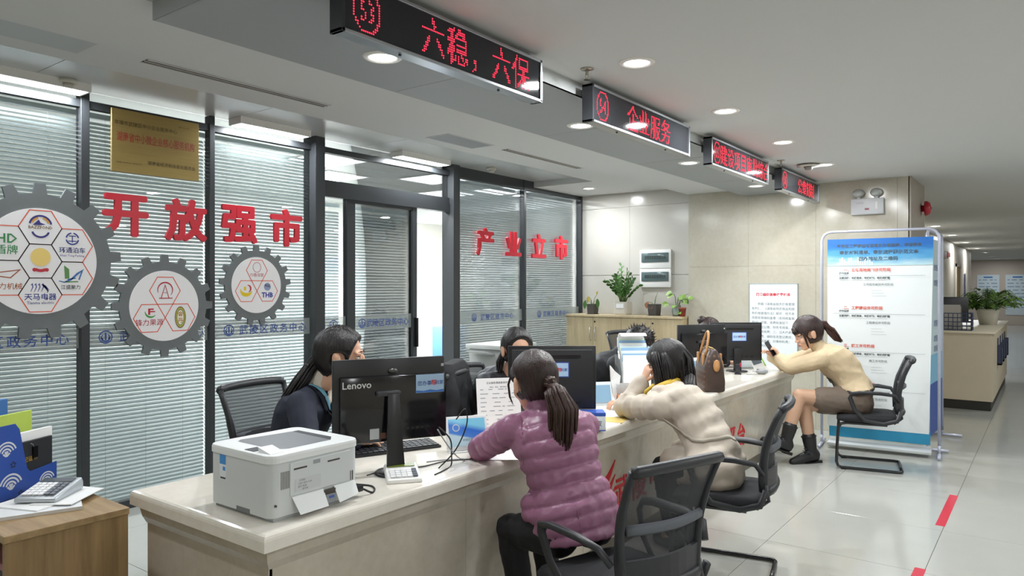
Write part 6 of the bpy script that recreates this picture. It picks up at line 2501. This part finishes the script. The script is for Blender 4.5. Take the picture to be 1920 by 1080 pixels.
# ================================================================== PLANT CABINET
M_maple = wood('maple_laminate', 'b3a17e', 'c9b896', scale=(6, 6, .5), freq=3, rough=.45)
pc = thing('wall_cabinet', 'pale wood cabinet with steel handles carrying the potted plants', 'cabinet', (8.16, 3.535, 0))
PCH = 1.20
G().box(-.015, .395, 0, 1.655, PCH - .03, PCH).out('top_board', M_maple, pc, bevel=.003, seg=1)
G().box(.02, .395, .005, 1.65, 0, PCH - .03).out('carcass', M_maple, pc)
M_steel = mat('brushed_steel', 'c9cbcc', .25, metal=.9)
for k in range(4):
    y0 = .006 + k * .411
    d = G().box(0, .02, y0 + .002, y0 + .409, .06, PCH - .034).out('door', M_maple, pc, bevel=.0015, seg=1)
    hy = y0 + (.375 if k % 2 == 0 else .035)
    G().tube([(0, hy, .86), (-.028, hy, .875), (-.03, hy, .95), (-.028, hy, 1.025), (0, hy, 1.04)], .0055, 8).out('handle', M_steel, d, smooth=True)
    if k % 2 == 0:
        G().tube([(-.004, y0 + .385, PCH - .09), (.0, y0 + .385, PCH - .09)], .012, 12).out('lock', mat('lock_black', '17181a', .4), d)
G().box(.03, .39, .01, 1.645, 0, .06).out('plinth', mat('dark_plinth', '4d4a45', .5), pc)

# ---- breaker boxes
for k, (z, lab) in enumerate(((1.80, 'upper white breaker box with a smoked window on the tiled wall'), (1.555, 'lower white breaker box with a smoked window on the tiled wall'))):
    t = thing('breaker_box', lab, 'breaker box', (8.56, 4.07, z), group='breaker boxes')
    G().box(-.035, 0, -.215, .215, 0, .24).out('cover', mat('breaker_white', 'e8e9e8', .4), t, bevel=.006)
    G().prism([(-.19, .08), (.19, .08), (.19, .2), (-.19, .2)], -.045, -.035, lambda u, w, d: (d, u, w)).out('smoked_window', mat('smoked_window', '59696b', .15), t, bevel=.004)
    g = G()
    for j in range(9):
        g.box(-.0465, -.045, -.15 + j * .033, -.125 + j * .033, .12, .16)
    g.out('switches', mat('breaker_dark', '34403f', .4), t)

# ---- potted plants
M_leaf = mat('leaf_green', '3f6b2c', .4, var=(20, .25))
M_leaf2 = mat('leaf_pale', '7da04a', .4, var=(20, .2))
M_leafy = mat('leaf_yellow', 'a8963a', .5)
M_stem = mat('stem_green', '55702f', .6)
M_soil = mat('soil', '33281e', .9)


def leaf(g, p, d, n, l, w, droop=.2):
    d = Vector(d).normalized()
    n = Vector(n)
    s = d.cross(n).normalized()
    n = s.cross(d).normalized()
    rows = []
    for t_, k in ((0, .12), (.25, .8), (.5, 1), (.75, .7), (1, .04)):
        c = Vector(p) + d * (l * t_) - Vector((0, 0, 1)) * (droop * l * t_ * t_)
        rows.append((c - s * w * k + n * w * .18 * k, c, c + s * w * k + n * w * .18 * k))
    v = [q for r in rows for q in r]
    f = []
    for i in range(4):
        for j in range(2):
            a = i * 3 + j
            f.append((a, a + 1, a + 4, a + 3))
    g.add(v, f)


def square_pot(t, w, h, m):
    G().loft([[(x, y, z) for x, y in rrect(-s, s, -s, s, .01, 2)] for s, z in ((w * .86, 0), (w, h), (w * .92, h), (w * .9, h - .02))]).out('pot', m, t)
    G().box(-w * .85, w * .85, -w * .85, w * .85, h - .022, h - .012).out('soil', M_soil, t)
    G().box(-w, w, -w, w, 0, .006).out('saucer', m, t)


def zz_plant(x, y, z, label):
    t = thing('potted_plant', label, 'plant', (x, y, z), group='potted plants on the cabinet')
    G().loft([[(q[0], q[1], zz_) for q in rrect(-s, s, -s, s, .03, 4)] for s, zz_ in ((.085, 0), (.092, .02), (.095, .17), (.085, .17), (.082, .15))]).out('pot', mat('pot_pale', 'cdc9be', .35), t)
    G().box(-.08, .08, -.08, .08, .14, .152).out('soil', M_soil, t)
    G().box(-.0965, -.0955, -.055, .05, .09, .145).out('pot_label', mat('label_white', 'eceeee', .5), t)
    st, lv = G(), G()
    rr = random.Random(11)
    for k in range(15):
        a = rr.uniform(0, 2 * math.pi)
        sp = rr.uniform(.02, .27) if k else .0
        h = rr.uniform(.28, .42) - sp * .35 + (.12 if k < 3 else 0)
        pts = [Vector((.03 * math.cos(a), .03 * math.sin(a), .15)) + Vector((math.cos(a) * sp * q ** 1.6, math.sin(a) * sp * q ** 1.6, h * q)) for q in (0, .25, .5, .75, 1)]
        st.tube(pts, [.009, .008, .006, .005, .003], 6)
        for q in range(4, 15):
            f_ = q / 14
            i = min(3, int(f_ * 4))
            p = pts[i].lerp(pts[i + 1], f_ * 4 - i)
            d = (pts[i + 1] - pts[i]).normalized()
            sd = Vector((-math.sin(a), math.cos(a), 0)) * (1 if q % 2 else -1)
            leaf(lv, p, sd * .75 + d * .75 + Vector((rr.uniform(-.2, .2), rr.uniform(-.2, .2), .1)), Vector((math.cos(a), math.sin(a), .5)), .078, .017)
    st.out('stems', M_stem, t, smooth=True)['kind'] = 'stuff'
    lv.out('foliage', M_leaf, t, smooth=True)['kind'] = 'stuff'


CY = lambda px_y: px_y
zz_plant(8.32, 4.42, PCH, 'tall bushy green plant in a pale square pot on the cabinet')


def few_leaves(x, y, z, label, specs, pot, seed, w=.062, h=.135):
    t = thing('potted_plant', label, 'plant', (x, y, z), group='potted plants on the cabinet')
    square_pot(t, w, h, pot)
    for (dx, dy, hh, l, wd, m, dr) in specs:
        G().tube([(dx * .1, dy * .1, h - .015), (dx * .4, dy * .4, h + hh * .6), (dx, dy, h + hh)], .0028, 6).out('stem', M_stem, t, smooth=True)
        g = G()
        leaf(g, (dx, dy, h + hh), (dx * .8, dy * .8, -dr), (-.8, 0, .5), l, wd, .1)
        g.out('leaf', m, t, smooth=True)
    return t


M_pot = mat('pot_charcoal', '46433f', .6)
few_leaves(8.30, 4.86, PCH, 'small plant with a few drooping leaves in a charcoal pot, nearest the glass',
           [(-.02, .1, .05, .11, .032, M_leaf, .9), (-.02, .05, .1, .07, .028, M_leafy, .5), (-.03, -.09, .07, .12, .03, M_leaf, 1.0), (0, -.06, .12, .06, .016, M_leafy, -.2), (0, .07, .07, .06, .014, M_leaf2, .3)], M_pot, 1)
few_leaves(8.30, 3.97, PCH, 'withered plant with brown leaves in a charcoal pot under the breaker boxes',
           [(-.04, .07, .03, .08, .035, mat('leaf_brown', '8f5f3f', .6), .3), (-.06, .02, .0, .06, .03, mat('leaf_brown', '8f5f3f', .6), .8), (0, -.04, .13, .02, .004, M_stem, -.5), (.0, -.02, .08, .02, .004, M_stem, -.5)], M_pot, 2, .068, .145)
t = thing('potted_plant', 'trailing pale green plant in a clear jar at the cabinet end', 'plant', (8.27, 3.66, PCH), group='potted plants on the cabinet')
G().lathe([(0, 0), (.05, 0), (.06, .06), (.05, .14), (.046, .14), (.055, .06), (.045, .004), (0, .004)], 20).out('jar', pane('jar_glass', (.85, .93, .88), refl=.9, haze=.15), t, smooth=True)
lv = G()
st = G()
rr = random.Random(3)
for k in range(16):
    a = rr.uniform(0, 2 * math.pi)
    r_ = rr.uniform(.03, .17)
    p = Vector((r_ * .5 * math.cos(a), r_ * math.sin(a), rr.uniform(.05, .30)))
    st.tube([(0, 0, .06), (p.x * .4, p.y * .4, p.z * .9), p], .0025, 5)
    leaf(lv, p, (math.cos(a), math.sin(a), rr.uniform(-.6, .2)), (-.7, 0, .7), .085, .032, .3)
st.out('stems', M_stem, t)['kind'] = 'stuff'
lv.out('foliage', M_leaf2, t, smooth=True)['kind'] = 'stuff'
t = thing('flower_pot', 'small terracotta red pot beside the clear jar', 'pot', (8.27, 3.565 + .02, PCH))
G().lathe([(0, 0), (.034, 0), (.044, .09), (.047, .09), (.047, .11), (.04, .11), (.038, .095), (0, .09)], 20).out('pot_wall', mat('terracotta', 'a4523f', .6), t, smooth=True)

# ================================================================== FEE NOTICE, EMERGENCY LAMP, BELL
nt_ = thing('notice_board', 'white notice board with a red heading on the marble wall', 'notice', (8.297, 2.505, 1.11))
G().box(-.012, 0, -.265, .265, -.5, .48).out('board', mat('notice_white', 'e9eef0', .3), nt_)
G().box(-.0135, -.0, -.27, -.262, -.505, .485).box(-.0135, 0, .262, .27, -.505, .485).box(-.0135, 0, -.27, .27, .48, .487).out('board_edge', mat('notice_edge', '9fb0bb', .3), nt_)
letters('notice_heading', '网络编码盖章收费标准', .038, mat('notice_red', 'cf3345', .5), nt_, T(-.0125, 0, .365) @ FACE_X, bold=.03)
body_ = ('　　根据《湖南省服务价格管理\n条例》、《湖南省特定商品和服\n务价格管理办法》规定，经市发\n改委批准编码盖章（含网络备案\n登记）印章、收费标准如下：\n一、单位公章、财务专用章、人\n名章每枚收费；二、法人代表章\n每枚收费，编码信息登记费用；\n网络编码盖章、印章材料费；\n　　服务热线')
letters('notice_text', body_, .034, mat('notice_ink', '56606a', .6), nt_, T(-.0125, .005, .02) @ FACE_X, lines=1.55, align='LEFT', res=1)
nt_.children[-1].location.y += .235
nt_.children[-1]['kind'] = 'stuff'

em = thing('emergency_lamp', 'white twin-head emergency lamp box high on the marble wall', 'emergency light', (8.30, 1.53, 2.32))
M_em = mat('lamp_box_white', 'd9dbe0', .4)
G().box(-.055, 0, -.155, .155, 0, .165).out('lamp_box', M_em, em, bevel=.006)
for y in (.085, -.085):
    G().tube([(-.03, y, .165), (-.03, y, .185)], .02, 10).out('swivel', M_em, em, smooth=True)
    hd = G().ell((-.035, y, .225), (.05, .06, .045), nu=20, nv=12).out('lamp_head', pane('lamp_head_clear', (.93, .93, .9), refl=.9, haze=.45), em, smooth=True)
    G().ell((-.03, y, .22), (.025, .03, .025), nu=14, nv=10).out('reflector', mat('reflector', 'f2f2ee', .15, metal=.4), hd, smooth=True)
G().box(-.0562, -.055, .0 - .02, .02, .045, .065).out('status_window', mat('status_maroon', '8a2c3c', .3), em)
G().box(-.059, -.055, -.1, -.08, .05, .13).out('test_switch', mat('switch_white', 'f4f4f2', .3), em, bevel=.003)
letters('lamp_print', '应急照明', .018, mat('faint_ink', '9aa0a8', .6), em, T(-.0556, .07, .12) @ FACE_X)

be = thing('alarm_bell', 'round red fire alarm bell on the column return', 'alarm', (9.02, 1.13, 2.42))
G().lathe([(0, 0), (.035, 0), (.035, .03), (.08, .035), (.078, .06), (.06, .085), (.0, .1)], 28, M=Matrix.Rotation(R(90), 3, 'X')).out('bell_dome', mat('bell_red', 'b02032', .35), be, smooth=True)
G().tube([(0, -.1, 0), (0, -.108, 0)], .012, 10).out('bell_bolt', M_steel, be)

# ================================================================== BANNER STANDS
M_bann = mat('banner_white', 'e8eef0', .35)
M_tube = mat('banner_tube', 'c9cde0', .3, metal=.4)


def banner_header(name):
    m = D.materials.new(name)
    m.use_nodes = True
    N, L = m.node_tree.nodes, m.node_tree.links
    b = N['Principled BSDF']
    b.inputs['Roughness'].default_value = .35
    tc = N.new('ShaderNodeTexCoord')
    sx = N.new('ShaderNodeSeparateXYZ')
    L.new(tc.outputs['Generated'], sx.inputs[0])
    nz = N.new('ShaderNodeTexNoise')
    nz.inputs['Scale'].default_value = 5
    L.new(tc.outputs['Generated'], nz.inputs['Vector'])
    ma = N.new('ShaderNodeMath')
    ma.operation = 'MULTIPLY_ADD'
    ma.inputs[1].default_value = .5
    L.new(nz.outputs['Fac'], ma.inputs[0])
    L.new(sx.outputs['Z'], ma.inputs[2])
    rp = N.new('ShaderNodeValToRGB')
    el = rp.color_ramp.elements
    el[0].position, el[0].color = .25, (*lin('bfe0ea'), 1)
    el[1].position, el[1].color = 1.0, (*lin('2c6fc0'), 1)
    e = el.new(.6)
    e.color = (*lin('5fa9d8'), 1)
    e = el.new(.85)
    e.color = (*lin('3f8ccc'), 1)
    L.new(ma.outputs[0], rp.inputs[0])
    L.new(rp.outputs[0], b.inputs['Base Color'])
    return m


bn = thing('banner_stand', 'tall white banner stand with a blue header and red section titles', 'banner', (7.6, 1.31, 0), R(-90 + 6))
# local x along the banner, front faces -y
BW, BH = .5, 2.1
g = G()
arch = [(-BW, 0, .06), (-BW, 0, BH - .09)] + [(-BW + .09 - .09 * math.cos(R(a)), 0, BH - .09 + .09 * math.sin(R(a))) for a in (22, 45, 67, 90)] + [(BW - .09 + .09 * math.sin(R(a)), 0, BH - .09 + .09 * math.cos(R(a))) for a in (0, 22, 45, 67, 90)] + [(BW, 0, .06)]
g.tube(arch, .013, 8)
g.out('tube_frame', M_tube, bn, smooth=True)
# sheet, leaning to the left edge at its foot and slightly bowed
sw_, st_, sb_ = .455, BH - .075, .20
rows = []
for k in range(13):
    t_ = k / 12
    z = sb_ + (st_ - sb_) * t_
    rows.append([(-sw_ + .01 + .0 * t_, -.02 - .012 * math.sin(math.pi * t_), z), (sw_ - .035 + .035 * t_, -.02 - .012 * math.sin(math.pi * t_), z), (sw_ - .035 + .035 * t_, -.018 - .012 * math.sin(math.pi * t_), z), (-sw_ + .01, -.018 - .012 * math.sin(math.pi * t_), z)])
sheet = G().loft(rows).out('banner_sheet', M_bann, bn)
G().add([(-sw_ + .01, -.0212, st_ - .26), (sw_ - .006, -.0212, st_ - .26), (sw_, -.0206, st_), (-sw_ + .01, -.0206, st_), (-sw_ + .01, -.0202, st_ - .26), (sw_ - .006, -.0202, st_ - .26), (sw_, -.0196, st_), (-sw_ + .01, -.0196, st_)],
        [(0, 1, 2, 3), (4, 7, 6, 5), (0, 4, 5, 1), (2, 6, 7, 3)]).out('header_print', banner_header('banner_header'), sheet, loc=(0, -.008, 0))
g = G()
for k in range(16):
    x = -.36 + k * .02
    h = .03 + .05 * abs(math.sin(k * 2.3))
    g.poly([(x, st_ - .258), (x + .015, st_ - .258), (x + .015, st_ - .258 + h), (x, st_ - .258 + h)])
g.out('skyline_print', mat('skyline_blue', 'd8eef6', .4), sheet, M=T(0, -.0302, 0) @ FACE_Y)
inkh = mat('header_ink', '4d5c66', .5)
for k, s in enumerate(('武陵区工程建设项目审批办事指南、申请表单', '审批材料清单、审批流程图示范文本', '网办地址及二维码')):
    letters('header_lettering', s, .036 if k == 0 else .042, inkh, sheet, T(.0, -.0306, st_ - .07 - .062 * k) @ FACE_Y, bold=.02, res=1)['kind'] = 'stuff'
red_ = mat('section_red', 'd84a2a', .5)
ink_ = mat('banner_ink', '50565a', .6)
fnt = mat('banner_faint', 'a3aaad', .6)
for k, s in enumerate(('一、立项用地规划许可阶段', '二、工程建设许可阶段', '三、施工许可阶段', '四、竣工验收阶段')):
    z = st_ - .30 - k * .365
    letters('section_title', s, .034, red_, sheet, T(-.30, -.036 + .0 * k, z) @ FACE_Y, bold=.02, align='LEFT', res=1)['kind'] = 'stuff'
    letters('section_text', '操作指南', .022, ink_, sheet, T(-.34, -.036, z - .032) @ FACE_Y, bold=.02, align='LEFT', res=1)
    G().box(-.39, .39, -.0364, -.036, z - .0585, z - .056).out('section_rule', fnt, sheet)
    letters('section_text', '主要流程、申报表单、申报材料、审批流程图', .022, ink_, sheet, T(-.34, -.036, z - .078) @ FACE_Y, bold=.03, align='LEFT', res=1)
    G().box(-.34, .08, -.0364, -.036, z - .1015, z - .0995).out('section_rule', fnt, sheet)
    letters('section_subtitle', s[2:], .026, ink_, sheet, T(.0, -.036, z - .14) @ FACE_Y, res=1)
    for j in range(3):
        G().box(-.06, .03 + .02 * j, -.0364, -.036, z - .20 - .026 * j, z - .198 - .026 * j).out('section_rule', fnt, sheet)
for s in (-1, 1):
    G().tube([(s * BW, -.2, .02), (s * BW, .2, .02)], .014, 8).out('foot_bar', M_tube, bn, smooth=True)
    G().tube([(s * BW, 0, .02), (s * BW, 0, .1)], .014, 8).out('foot_socket', M_tube, bn, smooth=True)
G().box(-.43, .43, -.018, .02, .1, .22).out('blue_base_panel', mat('base_cyan', '2f93bd', .4), bn)
G().box(-.44, .44, -.14, .14, .03, .06).out('base_plate', mat('base_white', 'd5dadd', .3), bn, bevel=.008)
# second stand, almost edge-on
b2 = thing('banner_stand', 'second banner stand turned almost edge-on, right of the tall banner', 'banner', (8.3, .92, 0), R(-2))
g = G()
g.tube([(p[0] * .9, p[1], p[2]) for p in arch], .014, 8)
g.out('tube_frame', M_tube, b2, smooth=True)
G().box(-.36, .36, -.012, -.009, .12, BH - .07).out('banner_sheet', mat('banner_cool', 'c3d6de', .35), b2)
G().box(-.36, .36, -.0135, -.012, .12, .62).out('skyline_print', mat('banner_deepblue', '2c4f9e', .4), b2)
G().box(-.36, .36, -.0135, -.012, .62, .9).out('sky_print', mat('banner_lightblue', '79b4d4', .4), b2)
for k, zc in enumerate((1.75, 1.6, 1.2, 1.05, .95)):
    letters('banner_lettering', '政务服务', .07, mat('banner_navy', '3a4f86', .5), b2, T(-.0, -.0142, zc) @ FACE_Y, res=1)
for s in (-1, 1):
    G().tube([(s * BW * .9, -.18, .02), (s * BW * .9, .18, .02)], .014, 8).out('foot_bar', M_tube, b2, smooth=True)
    G().tube([(s * BW * .9, 0, .02), (s * BW * .9, 0, .1)], .014, 8).out('foot_socket', M_tube, b2, smooth=True)

# ---- red floor tape
for k, (x0, x1, lab) in enumerate(((5.44, 6.30, 'far red tape strip on the floor beside the visitor chairs'), (3.72, 4.55, 'near red tape strip on the floor at the bottom right'))):
    o = G().box(x0, x1, .545, .6, 0.0002, .0012).out('floor_tape', mat('tape_red', 'c6283e', .35), None)
    tag(o, lab, 'tape', 'red floor tapes')

# ================================================================== SECOND COUNTER AND THE FAR HALL
d2 = thing('reception_desk', 'second cream service desk with a black plinth, farther down the hall', 'desk', (10.8, .57, 0))
M_desk = mat('desk_cream', 'cbbfa8', .35, var=(3, .04))
G().box(0, 3.7, 0, .88, .12, .97).out('desk_body', M_desk, d2)
G().box(-.03, 3.73, -.03, .9, .97, 1.0).out('desk_top', mat('desk_top_cream', 'd9cfba', .25), d2, bevel=.006)
G().box(.02, 3.68, .02, .86, 0, .12).out('plinth', mat('plinth_black', '2a2826', .5), d2)


def crate(x, y, z, w, d, h, label, m):
    t = thing('mesh_basket', label, 'basket', (x, y, z))
    G().box(-d, d, -w, w, 0, .006).out('basket_floor', m, t)
    for j in range(4):
        zz_ = h * (j + 1) / 4
        s = [.9, .95, 1, 1][j] if False else 1
        G().tube([(-d, -w, zz_), (-d, w, zz_), (d, w, zz_), (d, -w, zz_), (-d, -w, zz_)], .006, 5).out('rim_wire', m, t)
    for j in range(9):
        y_ = -w + 2 * w * j / 8
        G().tube([(-d, y_, 0), (-d, y_, h)], .005, 5).out('upright_wire', m, t)
    for j in range(5):
        x_ = -d + 2 * d * j / 4
        G().tube([(x_, -w, 0), (x_, -w, h)], .005, 5).out('upright_wire', m, t)
    return t


M_bask = mat('basket_blue', '39415c', .5)
crate(10.98, 1.0, 1.0, .2, .13, .22, 'dark blue mesh file basket on the second desk', M_bask)
o = thing('document_holder', 'grey document sheet standing in the dark blue basket', 'papers', (11.0, 1.06, 1.008), R(-90))
G().box(-.11, .13, -.004, .004, 0, .32).out('sheet', mat('paper_grey2', 'b5b1aa', .6), o)
G().box(-.12, .14, .004, .012, 0, .3).out('backing', mat('folder_grey', '8f8c86', .6), o)
o = thing('wood_box', 'brown wooden box on the second desk near the banner', 'box', (10.95, 1.36, 1.0))
G().box(-.1, .1, -.1, .1, 0, .17).out('box_body', mat('box_tan', 'a88a66', .6), o, bevel=.003)
G().box(-.105, .105, -.105, .105, .17, .2).out('box_lid', mat('box_red', 'a2344a', .5), o, bevel=.003)
o = thing('document_tray', 'black document tray hanging on the desk front', 'tray', (10.78, 1.3, .74))
G().box(-.02, .018, -.1, .1, 0, .2).out('tray_body', mat('tray_brown', '3a302c', .5), o, bevel=.003)
o = thing('desk_screen', 'dark slim screen on the second desk', 'monitor', (11.9, 1.15, 1.0), R(-80))
G().box(-.24, .24, -.015, .015, .08, .42).out('screen_shell', M_blk, o, bevel=.004)
G().box(-.03, .03, -.02, .02, 0, .12).out('stand_neck', M_blk, o)
G().box(-.1, .1, -.07, .07, 0, .008).out('stand_foot', M_blk, o)
# fern
fp = thing('potted_fern', 'leafy green fern in a white pot on the second desk', 'plant', (12.9, .74, 1.0))
G().lathe([(0, 0), (.11, 0), (.15, .2), (.16, .21), (.16, .235), (.14, .235), (.13, .2), (0, .2)], 24).out('pot', mat('pot_white', 'dcd8cf', .4), fp, smooth=True)
lv = G()
st = G()
rr = random.Random(8)
for k in range(46):
    a = rr.uniform(0, 2 * math.pi)
    L0 = rr.uniform(.3, .62)
    up_ = rr.uniform(.08, .36)
    pts = [Vector((math.cos(a) * L0 * q, math.sin(a) * L0 * q, .2 + up_ * math.sin(math.pi * q * .8))) for q in (0, .33, .66, 1)]
    st.tube(pts, .004, 4)
    for q in range(3, 11):
        f_ = q / 10
        i = min(2, int(f_ * 3))
        p = pts[i].lerp(pts[i + 1], f_ * 3 - i)
        for s in (-1, 1):
            leaf(lv, p, Vector((-math.sin(a), math.cos(a), 0)) * s + Vector((math.cos(a), math.sin(a), 0)) * .5, (0, 0, 1), .11, .022, .4)
st.out('stems', M_stem, fp)['kind'] = 'stuff'
lv.out('foliage', mat('fern_green', '5d7f35', .5, var=(9, .3)), fp, smooth=True)['kind'] = 'stuff'
# document holders on the desk side
for k in range(4):
    t = thing('document_holder', '%s dark blue document holder on the side of the second desk' % ['first', 'second', 'third', 'last'][k], 'holder', (11.9 + k * .6, .57, .5), group='document holders on the second desk')
    G().box(-.13, .13, -.05, 0, 0, .02).out('holder_floor', M_bask, t)
    G().box(-.13, .13, -.006, 0, 0, .36).out('holder_back', M_bask, t)
    G().box(-.13, .13, -.05, -.045, 0, .22).out('holder_front', M_bask, t)
    for s_ in (-.13, .125):
        G().box(s_, s_ + .005, -.05, 0, 0, .26).out('holder_side', M_bask, t)


def poster(x, y, z, w, h, label, face='X', head='2f6fae', base='c3d2da'):
    t = thing('wall_poster', label, 'poster', (x, y, z), group='posters in the distance')
    Mx = FACE_X if face == 'X' else FACE_Y
    G().box(-w / 2, w / 2, -h / 2, h / 2, 0, .01).out('poster_sheet', mat('poster_' + base, base, .4), t, M=Mx)
    g = G()
    rr = random.Random(int(x * 10))
    for k in range(9):
        yy = h * .36 - k * h * .085
        x0 = -w * .42
        while x0 < w * .38:
            l_ = rr.uniform(.08, .3) * w
            g.poly([(x0, yy), (min(w * .42, x0 + l_), yy), (min(w * .42, x0 + l_), yy + h * .02), (x0, yy + h * .02)], .0105)
            x0 += l_ + rr.uniform(.03, .12) * w
    g.out('poster_lines', mat('poster_ink', '6a8aa6', .5), t, M=Mx)['kind'] = 'stuff'
    G().box(-w * .2, w * .2, h * .42, h * .455, .0102, .011).out('poster_title', mat('poster_' + head, head, .5), t, M=Mx)


poster(35.99, 2.06, 1.24, .78, 1.66, 'pale blue poster on the far wall, left of the pillar gap')
poster(35.99, 1.05, 1.24, .82, 1.66, 'pale blue poster on the far wall behind the fern')
poster(19.0, 1.99, 1.7, .8, .5, 'small blue notice on the corridor wall beside the banner', 'Y')
poster(19.9, 1.99, 1.1, .6, .4, 'small white framed notice on the corridor wall', 'Y', base='d8d8d4')
dd = root_struct('door_2', 'tan wooden door in the corridor wall', 'door', (22.9, 2.0, 0))
G().box(-.5, .5, -.02, .0, 0, 2.1).out('door_leaf', mat('door_tan', 'a9905c', .5), dd)
G().box(-.58, -.5, -.03, .0, 0, 2.18).box(.5, .58, -.03, 0, 0, 2.18).box(-.58, .58, -.03, 0, 2.1, 2.18).out('door_casing', mat('casing_cream', 'd5cdbf', .5), dd)
G().tube([(.4, -.05, 1.0), (.4, -.05, 1.12)], .01, 8).out('door_handle', M_steel, dd)
o = thing('direction_sign', 'violet vertical sign on the corridor wall beyond the tan door', 'sign', (24.8, 1.99, 1.35))
G().box(-.12, .12, -.02, .0, -.6, .6).out('sign_plate', mat('sign_violet', '7d80b4', .5), o)
letters('sign_lettering', '政\n务\n大\n厅', .16, mat('sign_pale', 'cfd2e6', .5), o, T(0, -.021, 0) @ FACE_Y, lines=1.3)
o = thing('wall_camera', 'small red and grey fitting high on the corridor wall', 'fitting', (19.3, 2.0, 2.3))
G().box(-.1, .1, -.12, 0, -.08, .08).out('fitting_body', mat('fitting_grey', '5a5250', .5), o, bevel=.01)
G().box(-.06, .06, -.16, -.12, -.05, .05).out('fitting_lens', mat('fitting_red', '8e4a48', .4), o, bevel=.01)
struct(G().box(29, 29.5, 3.2, 6.5, 0, 2.69).out('trim_10', M_cream), 'cream pier farther down the hall', 'wall')

# ---- behind the partition: a blue chair; by the glass: grey printer on a table
bc = thing('blue_chair', 'blue chair seen through the open office door', 'chair', (7.35, 6.62, 0), R(120))
M_bl = mat('blue_fabric', '5a86bd', .7)
G().box(-.24, .24, -.22, .22, .4, .47).out('seat', M_bl, bc, bevel=.03)
G().box(-.24, .24, -.26, -.2, .5, 1.02).out('backrest', M_bl, bc, bevel=.03)
for sx in (-1, 1):
    for sy in (-1, 1):
        G().tube([(sx * .2, sy * .18, 0), (sx * .2, sy * .18, .4)], .013, 8).out('leg', M_steel, bc)
    G().tube([(sx * .2, -.2, .4), (sx * .2, -.23, .55)], .013, 8).out('back_post', M_steel, bc)
tb2 = thing('side_table', 'low grey table against the glass under the grey printer', 'table', (5.95, 4.55, 0))
M_tg = mat('table_grey', 'a9aba8', .5)
G().box(-.45, .45, -.28, .28, .66, .69).out('table_top', M_tg, tb2, bevel=.003)
for sx in (-1, 1):
    for sy in (-1, 1):
        G().box(sx * .42 - .02, sx * .42 + .02, sy * .25 - .02, sy * .25 + .02, 0, .66).out('leg', M_tg, tb2)
gp = thing('grey_printer', 'pale grey multifunction printer on the table by the glass', 'printer', (5.95, 4.55, .69))
M_gp = mat('mfp_grey', 'b4b7b6', .5)
G().box(-.3, .24, -.22, .22, 0, .24).out('body', M_gp, gp, bevel=.01)
G().box(-.34, .26, -.235, .235, .245, .29).out('scanner_lid', mat('mfp_pale', 'c8cbc9', .45), gp, bevel=.008)
G().box(-.5, -.3, -.12, .12, .12, .135).out('paper_tray', M_gp, gp, bevel=.004, rot=(0, R(12), 0))
G().box(-.1, .1, -.24, -.222, .17, .23).out('control_panel', M_blkm, gp, bevel=.003)
D.scenes.remove(TMP)
